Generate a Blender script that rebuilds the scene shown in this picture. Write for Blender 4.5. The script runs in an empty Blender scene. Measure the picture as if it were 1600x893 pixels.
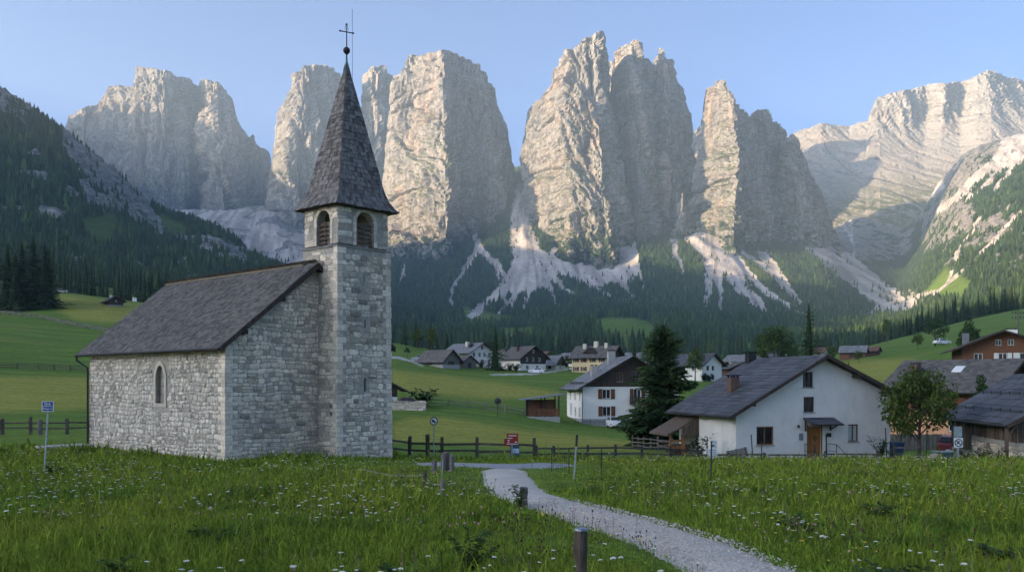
import bpy, bmesh, math, random
import numpy as np
from mathutils import Vector, Matrix, Euler
random.seed(7); RNG = np.random.default_rng(11)
SC = bpy.context.scene; COL = SC.collection
F = 1400.0; CX = 800.0; HY = 595.0; EYE = 3.2      # lens in photo pixels, horizon row, eye height

# ------------------------------------------------------------------ noise
def _h(ix, iy, iz, s):
    n = (ix*374761393 + iy*668265263 + iz*2147483647 + s*1274126177) & 0xffffffff
    n = ((n ^ (n >> 13))*1274126177) & 0xffffffff
    n = ((n ^ (n >> 16))*2246822519) & 0xffffffff
    n = n ^ (n >> 15)
    return (n & 0xffff)/32767.5 - 1.0
def vn(x, y, z, s=0):
    x, y, z = np.broadcast_arrays(np.asarray(x, float), np.asarray(y, float), np.asarray(z, float))
    ix = np.floor(x).astype(np.int64); iy = np.floor(y).astype(np.int64); iz = np.floor(z).astype(np.int64)
    fx = x-ix; fy = y-iy; fz = z-iz
    u = fx*fx*fx*(fx*(fx*6-15)+10); v = fy*fy*fy*(fy*(fy*6-15)+10); w = fz*fz*fz*(fz*(fz*6-15)+10)
    def L(a, b, t): return a+(b-a)*t
    a = L(L(_h(ix,iy,iz,s), _h(ix+1,iy,iz,s), u), L(_h(ix,iy+1,iz,s), _h(ix+1,iy+1,iz,s), u), v)
    b = L(L(_h(ix,iy,iz+1,s), _h(ix+1,iy,iz+1,s), u), L(_h(ix,iy+1,iz+1,s), _h(ix+1,iy+1,iz+1,s), u), v)
    return L(a, b, w)
def fbm(x, y, z, o=4, s=0, g=.5):
    r = 0; a = 1.0; t = 0
    for i in range(o):
        r = r + a*vn(x*2**i+i*17.3, y*2**i-i*9.1, z*2**i+i*5.7, s+i); t += a; a *= g
    return r/t
def ridged(x, y, z, o=4, s=0, g=.5):
    r = 0; a = 1.0; t = 0
    for i in range(o):
        r = r + a*(1-2*np.abs(vn(x*2**i+i*13.3, y*2**i-i*7.1, z*2**i+i*3.7, s+i))); t += a; a *= g
    return r/t
def worley(u, v, s=0):
    """nearest jittered cell: three random numbers of the cell, offset to its centre, distance gap to the next cell"""
    iu = np.floor(u).astype(np.int64); iv = np.floor(v).astype(np.int64); z = np.full(u.shape, 7, np.int64)
    f1 = np.full(u.shape, 9.0); f2 = np.full(u.shape, 9.0); ou = np.zeros(u.shape); ov = np.zeros(u.shape); r = [np.zeros(u.shape) for _ in range(3)]
    for a in (-1,0,1):
        for b in (-1,0,1):
            cu, cv = iu+a, iv+b; du = cu+.5+.45*_h(cu,cv,z,s)-u; dv = cv+.5+.45*_h(cu,cv,z,s+1)-v; d = np.hypot(du, dv); m = d < f1
            f2 = np.where(m, f1, np.minimum(f2, d)); f1 = np.where(m, d, f1); ou = np.where(m, du, ou); ov = np.where(m, dv, ov)
            for k in range(3): r[k] = np.where(m, _h(cu,cv,z,s+2+k), r[k])
    return r[0], r[1], r[2], ou, ov, f2-f1
def facets(u, v, s):
    a, b, c, du, dv, g = worley(u, v, s)
    return a*.6-(b*1.0)*du-(c*.32)*dv-.7*np.exp(-g*9)
def sstep(a, b, x):
    t = np.clip((x-a)/(b-a), 0, 1); return t*t*(3-2*t)

# ------------------------------------------------------------------ scene objects
def link(o, parent=None):
    COL.objects.link(o)
    if parent is not None: o.parent = parent
    return o
def tag(o, label=None, cat=None, group=None, kind=None):
    if label: o['label'] = label
    if cat: o['category'] = cat
    if group: o['group'] = group
    if kind: o['kind'] = kind
    return o
def thing(name, label, cat, loc=(0,0,0), rz=0, group=None):
    o = bpy.data.objects.new(name, None); o.empty_display_size = .2
    o.location = loc; o.rotation_euler = (0,0,rz); link(o); return tag(o, label, cat, group)
def dup(o, parent=None):
    c = o.copy(); COL.objects.link(c)
    if parent is not None: c.parent = parent
    for ch in [k for k in o.children]: dup(ch, c)
    return c
def np_mesh(name, V, Fc, mats, smooth=False, attrs=None, midx=None):
    """V n x 3, Fc list of (m x k) int arrays"""
    me = bpy.data.meshes.new(name)
    if not isinstance(Fc, (list, tuple)): Fc = [Fc]
    Fc = [np.asarray(f, np.int32) for f in Fc if len(f)]
    tot = np.concatenate([np.full(len(f), f.shape[1], np.int32) for f in Fc])
    idx = np.concatenate([f.ravel() for f in Fc])
    V = np.asarray(V, np.float32)
    me.vertices.add(len(V)); me.vertices.foreach_set('co', V.ravel())
    me.loops.add(len(idx)); me.loops.foreach_set('vertex_index', idx)
    me.polygons.add(len(tot))
    st = np.zeros(len(tot), np.int32); st[1:] = np.cumsum(tot)[:-1]
    me.polygons.foreach_set('loop_start', st)
    if midx is not None: me.polygons.foreach_set('material_index', np.asarray(midx, np.int32))
    me.polygons.foreach_set('use_smooth', np.full(len(tot), smooth))
    for m in (mats if isinstance(mats, (list, tuple)) else [mats]): me.materials.append(m)
    me.update(calc_edges=True)
    for k, a in (attrs or {}).items():
        a = np.asarray(a, np.float32)
        if a.ndim == 1:
            at = me.attributes.new(k, 'FLOAT', 'POINT'); at.data.foreach_set('value', a)
        else:
            at = me.attributes.new(k, 'FLOAT_COLOR', 'POINT')
            at.data.foreach_set('color', np.concatenate([a, np.ones((len(a), 1), np.float32)], 1).ravel())
    return me
def mobj(name, me, parent=None, loc=None):
    o = bpy.data.objects.new(name, me); link(o, parent)
    if loc is not None: o.location = loc
    return o
class MB:
    """collects simple solids; build() links them as ONE mesh object"""
    def __init__(s): s.v = []; s.f = []; s.m = []; s.t = []
    def raw(s, vs, fs, m=0, t=1.0):
        b = len(s.v); s.v += [tuple(v) for v in vs]; s.f += [tuple(i+b for i in f) for f in fs]
        s.m += [m]*len(fs); s.t += [t]*len(vs); return s
    def box(s, lo, hi, m=0, t=1.0, M=None):
        (a,b,c),(d,e,f) = lo, hi
        vs = [(a,b,c),(d,b,c),(d,e,c),(a,e,c),(a,b,f),(d,b,f),(d,e,f),(a,e,f)]
        if M is not None: vs = [M @ Vector(v) for v in vs]
        return s.raw(vs, [(3,2,1,0),(4,5,6,7),(0,1,5,4),(1,2,6,5),(2,3,7,6),(3,0,4,7)], m, t)
    def tube(s, pts, r, n=8, m=0, t=1.0, cap=True, jit=0):
        pts = [Vector(p) for p in pts]; k = len(pts)
        rs = r if isinstance(r, (list, tuple)) else [r]*k
        vs = []; up = None
        for i, p in enumerate(pts):
            d = (pts[min(i+1,k-1)]-pts[max(i-1,0)]).normalized()
            ref = Vector((1,0,0)) if abs(d.x) < .8 else Vector((0,0,1))
            a = d.cross(ref).normalized(); b = d.cross(a)
            for j in range(n):
                q = 2*math.pi*j/n; rr = rs[i]*(1+random.uniform(-jit, jit))
                vs.append(p+(a*math.cos(q)+b*math.sin(q))*rr)
        fs = [(i*n+j, i*n+(j+1)%n, (i+1)*n+(j+1)%n, (i+1)*n+j) for i in range(k-1) for j in range(n)]
        if cap: fs += [tuple(range(n-1,-1,-1)), tuple((k-1)*n+j for j in range(n))]
        return s.raw(vs, fs, m, t)
    def bar(s, a, b, w, h, m=0, t=1.0):
        """a beam of width w (horizontal) and height h between two points"""
        a = Vector(a); b = Vector(b); d = (b-a).normalized()
        sd = d.cross(Vector((0,0,1)))
        sd = sd.normalized() if sd.length > 1e-4 else Vector((1,0,0))
        up = sd.cross(d); vs = []
        for p in (a, b):
            for (i, j) in ((-1,-1),(1,-1),(1,1),(-1,1)): vs.append(p+sd*(i*w/2)+up*(j*h/2))
        return s.raw(vs, [(0,1,2,3),(7,6,5,4),(0,4,5,1),(1,5,6,2),(2,6,7,3),(3,7,4,0)], m, t)
    def prism(s, poly, ext, m=0, t=1.0):
        """planar polygon (3-D points) swept by vector ext"""
        n = len(poly); e = Vector(ext); vs = [Vector(p) for p in poly]+[Vector(p)+e for p in poly]
        fs = [tuple(range(n)), tuple(range(2*n-1, n-1, -1))]+[(i, i+n, (i+1)%n+n, (i+1)%n) for i in range(n)]
        return s.raw(vs, fs, m, t)
    def ball(s, c, r, m=0, t=1.0, nu=12, nv=8, sq=(1,1,1)):
        c = Vector(c); vs = [c+Vector((0,0,-r*sq[2]))]
        for i in range(1, nv):
            a = -math.pi/2+math.pi*i/nv
            for j in range(nu):
                q = 2*math.pi*j/nu
                vs.append(c+Vector((r*sq[0]*math.cos(a)*math.cos(q), r*sq[1]*math.cos(a)*math.sin(q), r*sq[2]*math.sin(a))))
        vs.append(c+Vector((0,0,r*sq[2]))); L = len(vs)-1
        fs = [(0, 1+(j+1)%nu, 1+j) for j in range(nu)]
        for i in range(nv-2):
            fs += [(1+i*nu+j, 1+i*nu+(j+1)%nu, 1+(i+1)*nu+(j+1)%nu, 1+(i+1)*nu+j) for j in range(nu)]
        fs += [(1+(nv-2)*nu+j, 1+(nv-2)*nu+(j+1)%nu, L) for j in range(nu)]
        return s.raw(vs, fs, m, t)
    def mesh(s, name, mats, smooth=False, fixn=True, bevel=0):
        me = bpy.data.meshes.new(name); me.from_pydata([tuple(v) for v in s.v], [], s.f)
        for m in (mats if isinstance(mats, (list, tuple)) else [mats]): me.materials.append(m)
        me.polygons.foreach_set('material_index', np.array(s.m, np.int32))
        me.polygons.foreach_set('use_smooth', np.full(len(s.f), smooth))
        at = me.attributes.new('tint', 'FLOAT_COLOR', 'POINT')
        tt = np.array([(t,t,t,1) if isinstance(t, (int,float)) else (*t,1) for t in s.t], np.float32)
        at.data.foreach_set('color', tt.ravel())
        if fixn or bevel:
            bm = bmesh.new(); bm.from_mesh(me)
            bmesh.ops.recalc_face_normals(bm, faces=bm.faces)
            if bevel: bmesh.ops.bevel(bm, geom=bm.edges[:], offset=bevel, segments=2, affect='EDGES', profile=.6)
            bm.to_mesh(me); bm.free()
        me.update(); return me
    def build(s, name, mats, parent=None, smooth=False, loc=None, fixn=True, bevel=0):
        return mobj(name, s.mesh(name, mats, smooth, fixn, bevel), parent, loc)

# ------------------------------------------------------------------ materials
class N:
    def __init__(s, name):
        s.m = bpy.data.materials.new(name); s.m.use_nodes = True; s.t = s.m.node_tree
        s.b = s.t.nodes['Principled BSDF']; s.out = s.t.nodes['Material Output']
    def n(s, t, **k):
        x = s.t.nodes.new(t)
        for a, b in k.items(): setattr(x, a, b)
        return x
    def l(s, a, b): s.t.links.new(a, b)
    def pos(s, scale=(1,1,1), obj=False):
        src = s.n('ShaderNodeTexCoord').outputs['Object'] if obj else s.n('ShaderNodeNewGeometry').outputs['Position']
        mp = s.n('ShaderNodeMapping'); mp.inputs['Scale'].default_value = scale
        s.l(src, mp.inputs['Vector']); return mp.outputs[0]
    def noise(s, vec, scale, detail=4, rough=.55, dist=0):
        x = s.n('ShaderNodeTexNoise'); x.inputs['Scale'].default_value = scale
        x.inputs['Detail'].default_value = detail; x.inputs['Roughness'].default_value = rough
        x.inputs['Distortion'].default_value = dist
        if vec is not None: s.l(vec, x.inputs['Vector'])
        return x.outputs['Fac']
    def ramp(s, fac, stops):
        r = s.n('ShaderNodeValToRGB'); e = r.color_ramp.elements
        while len(e) < len(stops): e.new(.5)
        for i, (p, c) in enumerate(stops):
            e[i].position = p; e[i].color = (c, c, c, 1) if isinstance(c, (int,float)) else (*c, 1)
        s.l(fac, r.inputs[0]); return r.outputs[0]
    def rgb(s, c):
        x = s.n('ShaderNodeRGB'); x.outputs[0].default_value = (*c, 1); return x.outputs[0]
    def mix(s, f, a, b, mode='MIX'):
        x = s.n('ShaderNodeMix', data_type='RGBA', blend_type=mode)
        for k, v in ((0, f), (6, a), (7, b)):
            sock = x.inputs[k]
            if isinstance(v, (int, float)): sock.default_value = v if k == 0 else (v,v,v,1)
            elif isinstance(v, tuple): sock.default_value = (*v, 1)
            else: s.l(v, sock)
        return x.outputs[2]
    def math(s, op, a, b=None, c=None, clamp=False):
        x = s.n('ShaderNodeMath', operation=op, use_clamp=clamp)
        for i, v in enumerate((a, b, c)):
            if v is None: continue
            if isinstance(v, (int, float)): x.inputs[i].default_value = v
            else: s.l(v, x.inputs[i])
        return x.outputs[0]
    def attr(s, name, out='Color'):
        x = s.n('ShaderNodeAttribute', attribute_name=name); return x.outputs[out]
    def sepz(s, v, i=2):
        x = s.n('ShaderNodeSeparateXYZ'); s.l(v, x.inputs[0]); return x.outputs[i]
    def col(s, c):
        if isinstance(c, tuple): s.b.inputs['Base Color'].default_value = (*c, 1)
        else: s.l(c, s.b.inputs['Base Color'])
        return s
    def rough(s, r, spec=.3, metal=0):
        s.b.inputs['Roughness'].default_value = r; s.b.inputs['Specular IOR Level'].default_value = spec
        s.b.inputs['Metallic'].default_value = metal; return s
    def bump(s, h, strength=.5, dist=.02):
        x = s.n('ShaderNodeBump'); x.inputs['Strength'].default_value = strength; x.inputs['Distance'].default_value = dist
        s.l(h, x.inputs['Height']); s.l(x.outputs[0], s.b.inputs['Normal']); return s
def simple(name, c, var=.25, scale=6, rough=.7, bump=.3, bd=.01, stretch=(1,1,1), tint=True, metal=0, spec=.3, obj=True, c2=None):
    n = N(name); v = n.pos(stretch, obj)
    f = n.noise(v, scale, 5, .6)
    lo = tuple(k*(1-var) for k in c); hi = c2 or tuple(min(1, k*(1+var)) for k in c)
    k = n.ramp(f, [(.3, lo), (.7, hi)])
    if tint: k = n.mix(1.0, k, n.attr('tint'), 'MULTIPLY')
    n.col(k).rough(rough, spec, metal)
    if bump: n.bump(f, bump, bd)
    return n.m

# ------------------------------------------------------------------ camera, light, air
cam = bpy.data.cameras.new('camera'); cam.sensor_width = 36; cam.lens = 36*F/1600
cam.shift_y = (HY-893/2)/1600; cam.clip_end = 30000; cam.clip_start = .1
co = bpy.data.objects.new('camera', cam); COL.objects.link(co); co.location = (0,0,EYE); co.rotation_euler = (math.pi/2,0,0)
SC.camera = co
SUN_EL = math.radians(9); SUN_DIR = Vector((-.935,-.355,0)).normalized()
sd = Vector((SUN_DIR.x*math.cos(SUN_EL), SUN_DIR.y*math.cos(SUN_EL), math.sin(SUN_EL)))
sun = bpy.data.lights.new('sun', 'SUN'); sun.energy = 5.0; sun.angle = math.radians(.5); sun.color = (1,.72,.42)
so = bpy.data.objects.new('sun', sun); COL.objects.link(so); so.rotation_euler = sd.to_track_quat('Z','Y').to_euler()
W = bpy.data.worlds.new('World'); SC.world = W; W.use_nodes = True
sk = W.node_tree.nodes.new('ShaderNodeTexSky'); sk.sky_type = 'NISHITA'; sk.sun_disc = False
sk.sun_elevation = SUN_EL; sk.sun_rotation = math.atan2(SUN_DIR.x, SUN_DIR.y)
sk.altitude = 1200; sk.air_density = .45; sk.dust_density = 9; sk.ozone_density = 2.6
W.node_tree.links.new(sk.outputs[0], W.node_tree.nodes['Background'].inputs[0])
W.node_tree.nodes['Background'].inputs[1].default_value = .15
SC.view_settings.view_transform = 'Standard'; SC.view_settings.look = 'None'; SC.view_settings.gamma = 1
SC.view_settings.exposure = 1.75
SC.render.engine = 'CYCLES'
cy = SC.cycles; cy.use_denoising = True; cy.max_bounces = 6; cy.diffuse_bounces = 3; cy.glossy_bounces = 2
cy.transmission_bounces = 4; cy.volume_bounces = 1; cy.transparent_max_bounces = 6; cy.use_adaptive_sampling = True
cy.adaptive_threshold = .02; cy.caustics_reflective = False; cy.caustics_refractive = False

# ------------------------------------------------------------------ the lie of the land
FG = [(4,1435),(5,1267),(9,984),(14,855),(20,787.5),(26,754),(34,727)]
PROF = {
 -1500: FG+[(44,695),(60,640),(100,560),(200,430),(400,300),(700,250),(1000,170),(1500,150),(2000,270),(3000,360),(4000,400),(7000,430)],
 -500: FG+[(44,698),(60,665),(100,610),(150,560),(200,500),(300,430),(400,400),(700,390),(1000,270),(1500,0),(1800,80),(2000,170),(2500,350),(3500,410),(7000,430)],
 0: FG+[(44,700),(60,679),(80,652),(100,631),(150,586),(200,533),(260,500),(310,484),(360,466),(400,458),(500,468),(700,440),(900,395),(1200,270),(1500,133),(1800,190),(2500,350),(4000,420),(7000,440)],
 60: FG+[(44,700),(60,679),(80,652),(100,632),(150,588),(200,540),(260,504),(310,482),(360,460),(385,452),(480,464),(700,440),(900,400),(1200,285),(1500,170),(1800,215),(2500,370),(4000,420),(7000,440)],
 110: FG+[(44,700),(60,679),(80,653),(100,634),(150,590),(200,545),(260,508),(310,482),(355,462),(380,456),(470,466),(700,440),(900,405),(1200,305),(1480,202),(1750,245),(2500,385),(3600,370),(7000,430)],
 170: FG+[(44,700),(60,678),(100,636),(150,592),(200,548),(260,510),(320,478),(370,465),(460,474),(700,450),(900,420),(1200,340),(1460,255),(1720,290),(2500,390),(3500,350),(7000,420)],
 240: FG+[(44,699),(60,676),(100,637),(150,595),(200,555),(260,518),(330,486),(380,473),(470,482),(700,458),(900,432),(1200,378),(1450,325),(1700,350),(2500,395),(3200,350),(3600,325),(7000,400)],
 350: FG+[(44,699),(60,676),(100,640),(150,600),(250,545),(380,492),(470,500),(700,472),(900,450),(1200,402),(1400,360),(1650,388),(2500,400),(3000,372),(3400,345),(3700,328),(7000,380)],
 415: FG+[(44,699),(60,680),(150,605),(250,555),(380,505),(470,508),(700,482),(1000,452),(1300,414),(1550,430),(2400,425),(2900,402),(3300,366),(3600,334),(3900,316),(7000,380)],
 480: FG+[(44,699),(60,684),(150,612),(250,563),(380,525),(700,500),(1300,455),(1700,440),(2400,428),(2900,408),(3200,388),(3600,364),(3900,350),(7000,380)],
 560: FG+[(44,704),(60,692),(120,635),(180,598),(250,562),(340,535),(420,535),(560,545),(900,535),(1400,510),(2000,480),(2600,440),(3000,410),(7000,380)],
 620: FG+[(36,722),(48,714),(60,700),(80,677),(100,653),(120,627),(150,608),(190,585),(250,558),(330,536),(370,533),(500,546),(900,540),(1400,515),(2000,485),(2600,440),(2900,415),(3200,405),(7000,380)],
 680: FG+[(36,723),(48,715),(60,701),(80,680),(100,656),(120,631),(150,614),(190,594),(250,567),(330,548),(400,545),(600,552),(900,540),(1400,518),(2000,489),(2600,445),(2900,415),(3200,400),(7000,380)],
 760: FG+[(36,723),(48,716),(60,703),(80,685),(100,663),(120,638),(150,621),(185,604),(220,589),(260,574),(300,569),(400,563),(600,556),(900,540),(1400,520),(2000,493),(2500,460),(2800,422),(3050,375),(3300,330),(7000,300)],
 815: FG+[(36,723),(48,716),(60,704),(80,688),(100,670),(120,647),(150,625),(185,606),(220,591),(260,577),(300,572),(400,565),(600,557),(900,535),(1400,520),(2000,491),(2500,453),(2800,408),(3000,370),(3200,325),(3400,275),(3600,240),(7000,240)],
 860: FG+[(36,724),(48,716),(60,705),(80,691),(100,676),(120,656),(150,630),(185,608),(220,593),(260,579),(300,574),(400,566),(600,558),(900,545),(1400,520),(2000,490),(2500,455),(2750,415),(2950,375),(3100,365),(7000,300)],
 950: FG+[(36,724),(48,715),(60,706),(80,694),(100,680),(130,662),(160,640),(185,614),(220,597),(260,582),(300,576),(400,567),(600,560),(800,545),(1000,515),(1100,499),(1250,505),(1500,505),(2000,484),(2500,452),(2700,425),(2900,386),(3050,374),(7000,320)],
 1050: FG+[(36,725),(48,719),(60,710),(80,698),(100,684),(130,655),(160,630),(185,612),(220,597),(260,585),(300,578),(400,568),(600,561),(800,550),(1000,530),(1300,520),(2000,483),(2450,447),(2750,395),(2950,372),(3100,365),(7000,320)],
 1110: FG+[(36,725),(48,721),(57,718.5),(75,711),(100,690),(150,640),(185,612),(250,590),(300,580),(450,569),(700,560),(1000,545),(1300,530),(2000,492),(2400,450),(2700,396),(2900,362),(3050,348),(3400,330),(7000,300)],
 1160: FG+[(36,725),(48,721),(57,718.5),(75,711),(100,690),(150,640),(250,590),(300,580),(450,569),(700,560),(1000,545),(1300,530),(2000,494),(2500,440),(2750,400),(2950,386),(7000,320)],
 1260: FG+[(36,725),(48,721),(57,718.5),(75,709),(100,684),(150,635),(200,604),(270,582),(340,567),(450,558),(600,556),(1000,545),(1500,525),(2000,498),(2500,448),(2800,408),(3000,386),(3300,380),(7000,340)],
 1296: FG+[(36,725),(48,721),(57,718.5),(75,708),(100,682),(150,632),(200,601),(270,578),(340,563),(450,554),(550,553),(700,555),(1000,545),(1500,522),(2000,492),(2500,440),(2800,401),(3000,383),(3300,382),(7000,340)],
 1330: FG+[(36,725),(48,721),(57,718.5),(75,707),(100,680),(150,630),(200,598),(270,575),(340,559),(450,550),(550,548),(700,553),(1000,545),(1500,522),(2200,492),(2600,462),(3000,420),(3400,395),(3900,370),(4400,330),(7000,330)],
 1420: FG+[(36,725),(48,721),(57,718.5),(66,712),(75,702),(100,675),(150,625),(200,590),(280,560),(350,546),(450,534),(550,524),(700,533),(1000,530),(1500,513),(2000,494),(2600,462),(3000,440),(3600,420),(4300,350),(7000,330)],
 1500: FG+[(36,725),(48,721),(57,718.5),(66,708),(75,695),(100,655),(120,585),(150,562),(250,545),(400,525),(550,508),(620,502),(800,512),(1100,505),(1300,490),(1800,425),(2500,318),(3000,268),(3600,250),(7000,240)],
 1600: FG+[(36,725),(48,721),(57,717),(66,706),(75,690),(100,620),(120,578),(250,536),(400,510),(600,482),(800,494),(1100,478),(1400,425),(2000,325),(2600,262),(3000,228),(3600,215),(7000,220)],
 2100: FG+[(36,725),(57,715),(75,680),(100,590),(250,490),(600,400),(1000,380),(2000,200),(3000,120),(7000,160)],
 3100: FG+[(36,725),(57,710),(75,660),(100,560),(250,460),(600,350),(1000,330),(2000,150),(3000,80),(7000,160)]}
_px = np.arange(-1500, 3101, 10.0); _ld = np.linspace(math.log(4), math.log(7000), 420)
_keys = np.array(sorted(PROF)); _rows = np.array([np.interp(_ld, np.log([p[0] for p in PROF[k]]), [p[1] for p in PROF[k]]) for k in _keys])
def _blur(a, s, ax):
    r = int(3*s); k = np.exp(-.5*(np.arange(-r, r+1)/s)**2); k /= k.sum()
    p = [(0,0),(0,0)]; p[ax] = (r, r); b = np.pad(a, p, mode='edge')
    return np.apply_along_axis(lambda v: np.convolve(v, k, 'valid'), ax, b)
_T = np.array([np.interp(_px, _keys, _rows[:,j]) for j in range(len(_ld))]).T
_T = _blur(_blur(_T, 1.6, 0), 1.8, 1)
def table(px, d):
    fx = np.clip((px+1500)/10, 0, len(_px)-1.001); fy = np.clip((np.log(d)-_ld[0])/(_ld[1]-_ld[0]), 0, len(_ld)-1.001)
    i = fx.astype(int); j = fy.astype(int); u = fx-i; v = fy-j
    return (_T[i,j]*(1-u)+_T[i+1,j]*u)*(1-v)+(_T[i,j+1]*(1-u)+_T[i+1,j+1]*u)*v
def terr(x, y):
    x = np.asarray(x, float); y = np.asarray(y, float)
    d = np.clip(y, 5, 6900); px = CX+F*x/d
    z = EYE+(HY-table(px, d))*d/F
    z = z+.05*fbm(x/3.1, y/3.1, 0*x, 2, 3)*sstep(3, 9, d)
    far = sstep(300, 1500, d)
    z = z+far*(14*fbm(x/190, y/190, 0*x, 4, 5)+sstep(900,2000,d)*9*ridged(x/70, y/150, 0*x, 3, 8))*sstep(5200, 3600, d)
    rg = sstep(1380, 1470, px)*sstep(1500, 2300, d)*sstep(5200, 4300, d); z = z+rg*(26*(ridged(x/150, y/300, 0*x, 4, 12)-.1)+9*(ridged(x/38, y/60, 0*x, 3, 13)-.1))
    hill = sstep(120, 300, d)*(1-far); z = z+hill*.5*fbm(x/25, y/25, 0*x, 2, 9)
    return z
def gz(x, y): return float(terr(np.array([x]), np.array([y]))[0])
def at(px, d, py=None):
    """a point at photo column px and depth d: on the ground, or at row py"""
    x = (px-CX)/F*d
    return Vector((x, d, gz(x, d) if py is None else EYE+(HY-py)*d/F))
def proj(x, y, z): return CX+F*x/y, HY-(z-EYE)*F/y

# distance (px) to a polyline / inside test, for laying scree, meadows and lanes on the land
def seg_mask(px, py, pts, w0, w1):
    best = np.zeros_like(px); L = [0]
    for a, b in zip(pts[:-1], pts[1:]): L.append(L[-1]+math.hypot(b[0]-a[0], b[1]-a[1]))
    for i, (a, b) in enumerate(zip(pts[:-1], pts[1:])):
        dx, dy = b[0]-a[0], b[1]-a[1]; q = np.clip(((px-a[0])*dx+(py-a[1])*dy)/(dx*dx+dy*dy), 0, 1)
        dd = np.hypot(px-a[0]-q*dx, py-a[1]-q*dy); w = w0+(w1-w0)*(L[i]+q*(L[i+1]-L[i]))/L[-1]
        best = np.maximum(best, np.clip(1.5-dd/w, 0, 1))
    return best
def poly_mask(px, py, P):
    ins = np.zeros(px.shape, bool); n = len(P); dist = np.full(px.shape, 1e9)
    for i in range(n):
        (x1,y1),(x2,y2) = P[i], P[(i+1)%n]
        if y1 != y2:
            c = ((y1 > py) != (y2 > py)) & (px < (x2-x1)*(py-y1)/(y2-y1)+x1); ins ^= c
        dx, dy = x2-x1, y2-y1; q = np.clip(((px-x1)*dx+(py-y1)*dy)/(dx*dx+dy*dy), 0, 1)
        dist = np.minimum(dist, np.hypot(px-x1-q*dx, py-y1-q*dy))
    return np.clip(.5+np.where(ins, dist, -dist)/8, 0, 1)
# ------------------------------------------------------------------ masks on the land (what covers the soil where)
SCREE = [([(815,295),(812,340),(822,390),(826,430)],9,26),([(820,400),(790,450),(738,492)],13,6),([(825,420),(800,470),(782,487)],9,5),
 ([(830,430),(822,470),(818,490)],8,3),([(835,420),(860,450),(868,472)],9,3),([(830,385),(880,420),(940,455),(985,475)],6,2),
 ([(780,455),(800,485),(815,492)],3,2),([(845,400),(870,440),(900,465)],8,2),
 ([(940,392),(960,430),(990,466)],5,3),([(990,372),(1000,430),(1010,457)],3,1.5),([(975,385),(985,420)],6,4),
 ([(1110,395),(1108,440),(1103,482)],9,4),([(1118,405),(1125,450),(1127,487)],7,3),([(1130,405),(1160,450),(1207,496)],15,5),
 ([(1140,392),(1190,450),(1240,485),(1278,502)],7,3),([(1150,385),(1210,430),(1255,478)],4,2),([(1052,366),(1058,400),(1068,432)],6,2),
 ([(1180,380),(1215,425),(1250,470)],9,2),([(1120,350),(1115,395)],9,18),
 ([(1255,378),(1310,415),(1350,440),(1390,470),(1440,477)],7,22),([(1390,465),(1370,490),(1342,514)],15,5),([(1410,480),(1385,512)],12,6),
 ([(1320,400),(1370,440),(1400,465)],6,10),
 ([(742,365),(748,385)],5,5),([(748,385),(720,430),(705,455),(706,476)],5,2.5),([(748,385),(775,415),(783,447)],5,2),([(758,392),(780,412),(796,442)],3,2),
 ([(634,412),(622,447)],3,1.5),([(1595,330),(1540,390),(1500,425),(1475,450),(1447,462)],3,4),([(1475,450),(1478,474)],5,4),([(1530,340),(1500,385),(1480,440)],2,2),
 ([(1600,205),(1545,262),(1490,312),(1465,332)],9,4),([(1590,240),(1540,285),(1505,320)],5,2),([(1620,225),(1580,262),(1552,300)],6,2),([(1350,300),(1325,335),(1332,360)],5,2),([(1470,290),(1400,345)],7,3),([(1400,290),(1365,330)],6,2),([(1300,330),(1330,370),(1335,400)],4,2)]
SCREE_P = [[(880,362),(855,398),(868,425),(930,446),(975,445),(998,430),(992,385),(950,380),(905,368)],
 [(1058,362),(1105,352),(1135,378),(1168,418),(1112,440),(1096,400)],
 [(225,285),(330,310),(400,270),(430,235),(490,280),(620,300),(600,420),(480,440),(395,412),(300,352)],
 [(1585,160),(1700,150),(1700,236),(1610,246),(1570,262),(1545,268),(1560,235)]]
MEADOW_P = [[(912,505),(950,496),(985,496),(1022,507),(1024,536),(965,536),(938,522)],[(780,513),(838,512),(836,534),(776,536)],
 [(215,345),(255,330),(310,362),(285,378)],[(250,352),(300,352),(300,362),(255,364)],[(120,345),(175,330),(200,360),(150,390)],[(1475,420),(1520,440),(1500,470),(1440,462)],
 [(720,480),(800,496),(800,508),(730,504)],[(560,440),(600,455),(560,470)],[(1130,536),(1240,536),(1230,548),(1130,548)]]
LIME_P = [[(1140,388),(1180,395),(1240,460),(1260,490),(1200,450)],[(1340,430),(1380,470),(1372,486),(1340,470)],[(900,450),(990,470),(1020,480),(960,482),(890,465)],
 [(1160,385),(1185,392),(1240,440),(1215,440)]]
ROCK_P = [[(1440,215),(1600,150),(1700,150),(1700,232),(1600,244),(1540,268),(1480,318),(1440,340)],[(1240,200),(1500,200),(1470,300),(1430,350),(1420,400),(1330,415),(1255,380)],[(95,178),(140,208),(190,240),(228,300),(258,368),(225,352),(185,325),(130,325),(118,262),(92,215)],
 [(-40,128),(30,142),(85,170),(40,182),(-40,175)],[(325,368),(395,396),(385,416),(305,392)],[(1440,330),(1480,300),(1530,330),(1500,370),(1440,400)],[(1500,360),(1560,330),(1580,360),(1520,390)],
 [(60,320),(110,330),(100,350),(55,340)]]
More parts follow.
